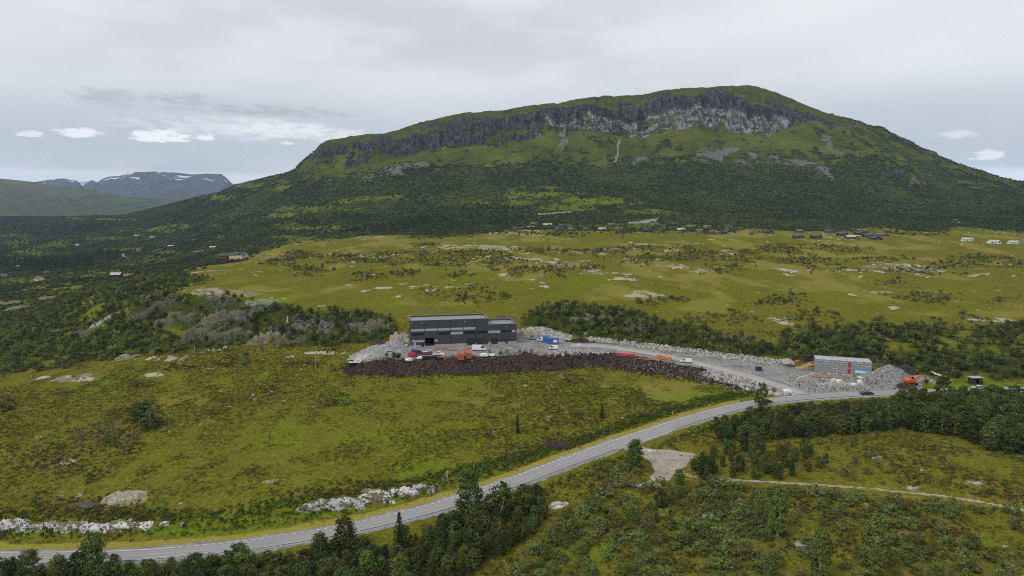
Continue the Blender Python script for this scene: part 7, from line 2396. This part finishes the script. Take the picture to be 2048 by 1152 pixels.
bo = bpy.data.objects.new("boulder", rock_mesh(777, 3, .25, 3, M_RBLAST))
COL.objects.link(bo)
bo.location = gp(1583, 739) + Vector((0, 4.5, 1.5))
bo.scale = (3.0, 2.6, 2.5)
tag(bo, "huge pale tan boulder beside the timber stairs", "boulder")
CHIPS = [rock_mesh(600 + i, 1, .25, 3, M_CHIP) for i in range(5)]
CLODS = [rock_mesh(620 + i, 1, .4, 2, M_RBROWN) for i in range(5)]
HARD = [rock_mesh(640 + i, 2, .25, 5, M_RBLAST) for i in range(5)]


def off_road(P, r=4.0):
    d = np.min(np.hypot(P[:, 0, None] - ACCESS[None, ::3, 0], P[:, 1, None] - ACCESS[None, ::3, 1]), axis=1)
    d2 = np.min(np.hypot(P[:, 0, None] - ROAD[None, ::3, 0], P[:, 1, None] - ROAD[None, ::3, 1]), axis=1)
    return P[(d > r) & (d2 > 5.0)]


def poly_points(poly, n, ymin=120, ymax=345, soft=2):
    P = sample_by((poly_mask(GU, GV, poly, soft) > .5) * 1.0, n, ymin, ymax)
    return off_road(P)


P = np.concatenate([sample_by((bank > .45) * 1.0, 9500, 250, 330), sample_by((bank > .02) * (bank < .45) * 1.0, 700, 250, 330)])
P[:, 2] -= .12
scatter_stuff("soil_clods", P, np.clip(rng.lognormal(-1.5, .5, len(P)), .08, .75), CLODS, "dark brown clods and roots all over the earth bank", "soil", .8)
P = np.concatenate([sample_by((bank > .5) * 1.0, 170, 250, 330), sample_by((poly_mask(GU, GV, [(1240, 730), (1320, 724), (1420, 745), (1500, 765), (1540, 790), (1480, 785), (1400, 766), (1300, 745)], 3) > .5) * 1.0, 420, 250, 330)])
scatter_stuff("bank_stones", P, rng.uniform(.10, .33, len(P)), CHIPS, "pale stones stuck in the brown earth bank", "stones", .8)
RIP = [[(1430, 740), (1500, 760), (1560, 778), (1590, 790), (1555, 792), (1500, 782), (1440, 762), (1390, 748)], [(1160, 680), (1250, 690), (1400, 711), (1500, 724), (1580, 732), (1580, 722), (1500, 712), (1400, 700), (1260, 682), (1180, 674)],
       [(1040, 668), (1060, 655), (1100, 656), (1145, 672), (1140, 682), (1100, 672)], [(1090, 705), (1120, 700), (1180, 702), (1220, 706), (1180, 710), (1100, 710)], [(700, 712), (730, 702), (760, 712), (740, 724), (712, 724)]]
P = np.concatenate([poly_points(pg, n) for pg, n in zip(RIP, (1700, 2000, 900, 420, 420))])
scatter_stuff("rubble_stones", P, rng.uniform(.15, .65, len(P)), CHIPS, "broken grey blasting rubble beside the yard and the access road", "rubble", .8)
P = sample_by((yard > .6) * (1 - sstep(np.abs(GU - 1700), 60, 160)) * (GV > 745) * 1.0, 2600, 250, 330)
P = off_road(P)
scatter_stuff("site_debris", P, rng.uniform(.06, .34, len(P)), CHIPS + CLODS[:2], "scattered stones and debris before the site huts", "debris", .8)
# single boulders, largest first
BZ = [(RIP[0], 26, "pale boulder in the rubble slope below the access road"), (RIP[1], 46, "pale boulder lined up above the access road"), (RIP[2], 26, "blasted boulder in the pale heap east of the hall"), (RIP[4], 14, "white boulder at the western tip of the yard")]
for q, (pg, n, lb) in enumerate(BZ):
    for i, (x, y, z) in enumerate(poly_points(pg, n)):
        o = bpy.data.objects.new("boulder", HARD[i % 5])
        COL.objects.link(o)
        s = rnd.uniform(.55, 1.15)
        o.location = (x, y, z + s * .2)
        o.scale = (s * rnd.uniform(.8, 1.3), s, s * rnd.uniform(.6, .9))
        o.rotation_euler = (rnd.uniform(-.4, .4), rnd.uniform(-.4, .4), rnd.uniform(0, 6.28))
        us_ = [c[0] for c in pg]
        pu = float(project(x, y, z)[0])
        third = ["western", "middle", "eastern"][min(2, max(0, int(3 * (pu - min(us_)) / (max(us_) - min(us_) + 1))))]
        tag(o, ("large " if s > .95 else "middling " if s > .75 else "small ") + lb + ", " + third + " part", "boulder", "boulders group %d of the blasting rubble" % (q + 1))


def heap(name, u, v, w, d, h, m, label, chips, nchip, seed, du=0):
    """spoil heap: mound with a rough surface, loose stones on it"""
    p = gp(u, v)
    root = empty(name, (p.x, p.y + d * .5, p.z - .2), du)
    n = 46
    a = np.linspace(-1.15, 1.15, n)
    XX, YY = np.meshgrid(a, a)
    R_ = np.hypot(XX, YY) + fbm(XX * 2.4 + seed, YY * 2.4, 4, seed % 30) * .42 + .04
    Z_ = (1 - np.clip(R_, 0, 1) ** 1.7) * h * (R_ < 1) + fbm(XX * 5 + seed, YY * 5, 4, seed % 30 + 1) * .16 * h * sstep(1.05 - R_, 0, .3) - .5 * (R_ > 1)
    V3 = np.stack([XX * w / 2, YY * d / 2, Z_], -1)
    mesh_obj("mound", V3.reshape(-1, 3), grid_faces(n, n), m, root, True)
    r = np.random.default_rng(seed)
    vs, fs = [], []
    for _ in range(nchip):
        i, j = r.integers(4, n - 4, 2)
        if R_[i, j] > 1.05:
            continue
        me = chips[r.integers(0, len(chips))]
        co = np.empty(len(me.vertices) * 3, np.float32)
        me.vertices.foreach_get("co", co)
        co = co.reshape(-1, 3) * r.uniform(.1, .42) * np.array([1, r.uniform(.6, 1), r.uniform(.5, .9)])
        an = r.uniform(0, 6.28)
        c_, s_ = math.cos(an), math.sin(an)
        co = np.column_stack([co[:, 0] * c_ - co[:, 1] * s_, co[:, 0] * s_ + co[:, 1] * c_, co[:, 2]]) + V3[i, j]
        b = len(vs)
        vs += co.tolist()
        fs += [tuple(k + b for k in pl.vertices) for pl in me.polygons]
    o = mesh_obj("loose_stones", vs, fs, chips[0].materials[0], root)
    o["kind"] = "stuff"
    return tag(root, label, "heap")


M_GRAVH = mat("grey_gravel_heap", (0.25, 0.25, 0.245), .95, .35, 1.2, bump=.6, bscale=3, dirt=(.16, .15, .14))
M_SOILH = mat("brown_soil_heap", (0.045, 0.034, 0.028), .95, .4, 1.0, bump=.6, bscale=3)
heap("gravel_heap", 1793, 765, 21, 11, 5.6, M_GRAVH, "tall grey rubble heap between the site huts and the excavator", CHIPS, 700, 71)
heap("gravel_heap", 1850, 770, 16, 12, 2.4, M_GRAVH, "low grey rubble heap under the excavator's arm", CHIPS, 260, 72)
heap("soil_heap", 1818, 779, 8.5, 5, 2.2, M_SOILH, "dark soil heap in front of the orange excavator", CLODS, 260, 73)
heap("soil_heap", 1822, 752, 10, 8, 4.0, M_SOILH, "dark soil heap behind the orange excavator", CLODS, 160, 74)
heap("gravel_heap", 757, 716, 24, 15, 4.0, M_GRAVH, "broad grey gravel heap at the western end of the yard", CHIPS, 500, 75)
heap("gravel_heap", 795, 694, 17, 12, 3.0, M_GRAVH, "grey gravel ramp against the blasted rock face", CHIPS, 160, 76)
heap("gravel_heap", 728, 722, 12, 8, 2.2, mat("pale_gravel_heap", (0.44, .43, .42), .95, .3, 1.2, bump=.6, bscale=3), "pale rubble heap at the western tip of the yard", CHIPS, 260, 77)
heap("soil_heap", 752, 690, 8, 6, 1.8, mat("reddish_soil_heap", (0.085, .05, .04), .95, .4, 1.0), "small reddish soil heap beside the grey gravel", CLODS, 130, 78)
heap("soil_heap", 1165, 686, 18, 6, 1.8, M_SOILH, "long dark soil heap below the thicket east of the hall", CLODS, 260, 79)
heap("gravel_heap", 1080, 668, 26, 8, 3.6, mat("blasted_heap", (0.42, .38, .33), .95, .35, 1.0, bump=.6, bscale=3), "pale tan heap of blasted rock east of the hall", HARD, 300, 80)
heap("gravel_heap", 1690, 772, 20, 5, 1.0, M_GRAVH, "low churned rubble strip before the site huts", CHIPS, 300, 81)
print("rocks ready")

# ------------------------------------------------------------------ single trees and bushes
taken = []


def free(x, y, r):
    for a, b in taken:
        if (a - x) ** 2 + (b - y) ** 2 < r * r:
            return False
    taken.append((x, y))
    return True


def special(u, v, top, meshes, Hm, label, cat="tree", name="birch_tree", sxy=1.0):
    """a tree with its foot at (u, v) and its tip at picture height top"""
    p = gp(u, v)
    h = (v - top) * p.y / FPX * 1.04
    taken.append((p.x, p.y))
    return plant(name, meshes, p.x, p.y, h / Hm, label, cat, None, None, sxy)


special(940, 1045, 934, TALL[0], 9, "tall dense birch standing before the middle of the road", sxy=1.15)
special(690, 1112, 1030, TALL[1], 9, "broad round birch left of the spruce at the roadside", sxy=1.35)
special(640, 1128, 1062, BIRCH[1], 6, "pointed birch just west of the broad round one")
special(800, 1112, 1018, SPRUCE[0], 7, "dark spruce in front of the road", name="spruce_tree", sxy=1.0)
special(190, 1160, 1062, TALL[2], 9, "tall birch that hides the road in the west", sxy=1.2)
special(60, 1158, 1098, BIRCH[2], 6, "bushy birch near the western end of the road", sxy=1.2)
special(1270, 934, 880, BIRCH[0], 6, "round dark birch beside the lay-by", sxy=1.35)
special(1555, 1072, 965, PALE[0], 9, "slender pale-green tree in the eastern heath, western of three", sxy=.95)
special(1640, 1160, 1045, PALE[1], 9, "slender pale-green tree in the eastern heath, middle of three", sxy=.95)
special(1745, 1160, 1022, PALE[2], 9, "tallest slender pale-green tree, eastern of three", sxy=.95)
special(800, 1165, 1105, PALE[1], 9, "bright yellow-green round birch at the lower edge", sxy=1.9)
special(735, 1160, 1098, PALE[0], 9, "bright green birch beside the yellow-green one", sxy=1.5)
special(1035, 866, 826, SPRUCE[1], 7, "small lone spruce in the boggy meadow", name="spruce_tree", sxy=.7)
special(1204, 836, 806, SPRUCE[0], 7, "small lone pine in the meadow near the road bend", name="spruce_tree", sxy=1.0)
special(1522, 812, 765, BIRCH[3], 6, "thin birch standing between road and rubble slope", sxy=.8)
special(1885, 800, 752, BIRCH[4], 6, "tall birch before the orange excavator", sxy=1.3)
special(1358, 970, 938, BIRCH[5], 6, "compact dark birch between spur and path", sxy=1.3)
special(300, 852, 800, BIRCH[6], 6, "largest birch of the clump in the western meadow", sxy=1.5)
special(280, 850, 805, BIRCH[2], 6, "second birch of the clump in the western meadow", sxy=1.4)
special(1000, 1040, 962, BIRCH[3], 6, "bushy birch east of the tall dense one", sxy=1.2)
special(1050, 1025, 968, BIRCH[5], 6, "broad dark bush-like birch below the road", sxy=1.5)
special(1410, 955, 908, BIRCH[1], 6, "broad dark birch above the white marker post", sxy=1.6)
special(1320, 1012, 975, BIRCH[4], 6, "dark round birch below the white rock patch", sxy=1.4)

ZONES = [  # polygon of feet, number tried, spacing, height range, kinds, label, sxy
    ([(1800, 812), (1990, 806), (2330, 806), (2330, 925), (1990, 905), (1900, 868), (1820, 862), (1780, 840)], 1500, 3.0, (5.4, 7.6), BIRCH, "dark birch in the dense wood below the road's eastern end", 1.25),
    ([(1430, 858), (1480, 848), (1560, 836), (1700, 824), (1800, 816), (1800, 850), (1780, 862), (1640, 872), (1500, 882), (1440, 884)], 1100, 3.1, (3.6, 5.4), BIRCH, "birch in the wood strip below the road junction", 1.3),
    ([(-320, 1230), (-320, 1158), (120, 1154), (300, 1150), (480, 1140), (640, 1126), (740, 1104), (760, 1180), (700, 1230)], 1200, 2.7, (4.2, 7.0), BIRCH, "birch in the dark wood along the road's western stretch", 1.25),
    ([(760, 1104), (830, 1086), (900, 1062), (980, 1032), (1080, 1005), (1100, 1040), (1040, 1090), (960, 1130), (860, 1200), (760, 1200)], 600, 3.2, (3.2, 6.0), BIRCH, "birch in the thicket below the road's middle stretch", 1.2),
    ([(1380, 950), (1400, 910), (1500, 895), (1620, 900), (1660, 930), (1560, 958), (1440, 955)], 300, 4.6, (2.6, 4.6), BIRCH, "young birch in the thicket above the gravel path", 1.4),
]
SH = [  # scattered bushes of the heath
    ([(1110, 1040), (1200, 980), (1300, 960), (1400, 970), (1560, 985), (1560, 1180), (1000, 1180)], 800, 3.0, (1.2, 3.2), SHRUBS, "round willow bush in the heath below the lay-by", 1.35),
    ([(1560, 985), (1900, 1010), (2330, 1035), (2330, 1180), (1560, 1180)], 560, 3.4, (1.1, 3.0), SHRUBS, "round willow bush in the eastern heath", 1.3),
    ([(1480, 885), (1700, 885), (1860, 960), (1700, 960), (1500, 940)], 120, 4.2, (.9, 2.4), SHRUBS, "small bush on the knoll north of the path", 1.0),
    ([(1860, 890), (2330, 940), (2330, 1000), (1900, 975)], 60, 5.0, (.8, 1.8), SHRUBS, "small bush on the eastern knoll", 1.0),
    ([(1120, 980), (1180, 950), (1270, 925), (1290, 950), (1240, 965), (1160, 985)], 90, 3.2, (1.4, 2.6), SHRUBS, "willow bush in the thicket west of the lay-by tree", 1.1),
]


def place_word(pg, x, y, z):
    """which part of a wood or heath a plant stands in"""
    pu, pv = project(x, y, z)
    us_, vs_ = [c[0] for c in pg], [c[1] for c in pg]
    ew = min(2, max(0, int(3 * (float(pu) - max(0, min(us_))) / (min(2048, max(us_)) - max(0, min(us_)) + 1))))
    ns = min(2, max(0, int(3 * (float(pv) - min(vs_)) / (min(1170, max(vs_)) - min(vs_) + 1))))
    return ["back", "middle", "front"][ns] + " row, " + ["west", "centre", "east"][ew]


cand = []
for zi, (pg, n, sp_, hr, kinds, lb, sxy) in enumerate(ZONES):
    pts = sample_by((poly_mask(GU, GV, pg, 4) > .5) * (1.0), int(n * 1.3), 125, 300, 1.05)
    for x, y, z in sorted(pts.tolist(), key=lambda q: q[1]):
        d_ = float(np.min(np.hypot(ROAD[:, 0] - x, ROAD[:, 1] - y)))
        if d_ < 7.0 or not free(x, y, sp_):
            continue
        h = rnd.uniform(*hr)
        pu, pv = project(x, y, z + h * .7)
        seen = -20 < pu < 2068 and pv < 1150
        cand.append((h / y if seen else 0, zi, x, y, z, h))
cand.sort(reverse=True)
n_tree = 270
for _, zi, x, y, z, h in cand[:n_tree]:
    pg, n, sp_, hr, kinds, lb, sxy = ZONES[zi]
    f = (h - hr[0]) / (hr[1] - hr[0])
    size = "tall " if f > .66 else "middling " if f > .33 else "short "
    plant("birch_tree", rnd.choice(kinds), x, y, h / 6.0, size + lb + ", " + place_word(pg, x, y, z), "tree", "birches of wood %d" % (zi + 1), None, sxy * rnd.uniform(.85, 1.2))
rest = np.array([(c[2], c[3], c[4] - .1, c[5]) for c in cand[n_tree:]])
scatter_stuff("birch_wood", rest[:, :3], rest[:, 3] / 6.0 * 1.1, [joined(b_) for b_ in BIRCH[:4]], "hidden inner trees of the birch woods below the main road", "wood")
print("trees", len(cand))
bc = []
for zi, (pg, n, sp_, hr, kinds, lb, sxy) in enumerate(SH):
    pts = sample_by((poly_mask(GU, GV, pg, 4) > .5) * (1.0) * (GY < 260) * (.15 + sstep(n_mid + n_sml * .6, -.2, .3)), int(n * 1.3), 125, 260, 1.05)
    for x, y, z in pts.tolist():
        if min(float(np.min(np.hypot(PATH[:, 0] - x, PATH[:, 1] - y))), float(np.min(np.hypot(SPUR[:, 0] - x, SPUR[:, 1] - y)))) < 2.4 or float(np.min(np.hypot(ROAD[:, 0] - x, ROAD[:, 1] - y))) < 6 or not free(x, y, sp_):
            continue
        h = rnd.uniform(*hr)
        pu, pv = project(x, y, z + h * .5)
        bc.append((h / y if (-10 < pu < 2058 and pv < 1150) else 0, zi, x, y, z, h))
bc.sort(reverse=True)
n_sh = 255
for _, zi, x, y, z, h in bc[:n_sh]:
    pg, n, sp_, hr, kinds, lb, sxy = SH[zi]
    size = "large " if h > hr[0] + .6 * (hr[1] - hr[0]) else "small "
    plant("willow_bush", rnd.choice(kinds), x, y, h / 2.2, size + lb.replace("small ", "") + ", " + place_word(pg, x, y, z), "bush", "bushes of heath %d" % (zi + 1), None, sxy * rnd.uniform(.85, 1.25))
rest = np.array([(c[2], c[3], c[4] - .05, c[5]) for c in bc[n_sh:]])
if len(rest):
    scatter_stuff("willow_scrub", rest[:, :3], rest[:, 3] / 2.2 * 1.1, [joined(b_) for b_ in SHRUBS[:3]], "low willow scrub between the larger bushes of the heath", "scrub")
for i, (u, v, s, lb) in enumerate([(160, 870, 1.2, "scraggy bare-stemmed birch in the western meadow clump, upper west"), (170, 880, 1.3, "scraggy birch with white stems below the upper west one"), (195, 895, 1.2, "scraggy birch with forked white stem"), (225, 872, 1.1, "scraggy birch between the dense clump and the forked one"), (265, 880, 1.2, "scraggy birch below the dense meadow clump"), (90, 902, 1.0, "lone scraggy birch at the western heath"), (150, 908, 1.0, "scraggy birch low in the western heath"), (245, 895, 1.0, "small scraggy birch under the meadow clump"), (338, 852, .9, "thin scraggy birch east of the meadow clump"), (1700, 945, .9, "thin grey birch on the eastern knoll"), (230, 860, 1.3, "scraggy birch west of the dense clump"), (200, 862, 1.1, "grey scraggy birch above the forked one")]):
    p = gp(u, v)
    plant("dwarf_birch", SCRAG[i % 3], p.x, p.y, s, lb, "tree", None)
for i, (u, v, s, lb) in enumerate([(270, 775, 1.4, "pair of small bushes in the upper western meadow, western one"), (298, 772, 1.2, "pair of small bushes in the upper western meadow, eastern one"), (655, 812, .9, "low bush in the green hollow, western of three"), (672, 808, .9, "low bush in the green hollow, middle of three"), (690, 810, .9, "low bush in the green hollow, eastern of three"), (1150, 1062, 1.1, "wide low bush in the bright grass below the road"), (1172, 1096, 1.1, "wide flat bush at the bottom grass"), (1155, 830, .8, "small bush left of the lone pine"), (1285, 805, .8, "small bush in the brown heath before the bend"), (12, 820, 2.6, "dense dark bush at the far western meadow edge"), (15, 735, 2.4, "dark round tree at the western wood edge"), (1548, 785, .9, "small bush at the rubble slope's foot"), (1505, 785, 1.0, "bush where the rubble meets the meadow"), (690, 738, 1.4, "bush at the western end of the dirt bank"), (665, 742, 1.2, "smaller bush west of the dirt bank"), (215, 885, 1.2, "green bush inside the scraggy birches"), (255, 908, 1.2, "low green bush under the scraggy birches"), (120, 895, 1.1, "green bush in the western heath"), (178, 965, 1.2, "green bush above the roadside ledge"), (75, 1012, 1.3, "green bush above the western white knob")]):
    p = gp(u, v)
    plant("willow_bush", SHRUBS[i % 5], p.x, p.y, s, lb, "bush", None)
print("bushes", len(bc))
# ------------------------------------------------------------------ air
def add_haze():
    x0, x1, y0, y1, z0, z1 = -16500, 16500, -600, 15500, -175, 720
    vs = [(x, y, z) for z in (z0, z1) for y in (y0, y1) for x in (x0, x1)]
    fs = [(0, 2, 3, 1), (4, 5, 7, 6), (0, 1, 5, 4), (2, 6, 7, 3), (0, 4, 6, 2), (1, 3, 7, 5)]
    o = mesh_obj("haze", vs, fs, None)
    m = bpy.data.materials.new("haze_air")
    m.use_nodes = True
    nt = m.node_tree
    nt.nodes.clear()
    out = nt.nodes.new("ShaderNodeOutputMaterial")
    pv = nt.nodes.new("ShaderNodeVolumePrincipled")
    pv.inputs["Color"].default_value = (0.42, 0.66, 1.0, 1)
    pv.inputs["Density"].default_value = HAZE
    pv.inputs["Density Attribute"].default_value = ""
    m.volume_intersection_method = "FAST" if hasattr(m, "volume_intersection_method") else 0
    m.cycles.homogeneous_volume = True
    nt.links.new(pv.outputs[0], out.inputs["Volume"])
    o.data.materials.append(m)
    tag(o, "thin bluish haze lying over the whole valley", "haze", kind="stuff")


HAZE = 3.8e-5
add_haze()
print("scene done", len(bpy.data.objects))
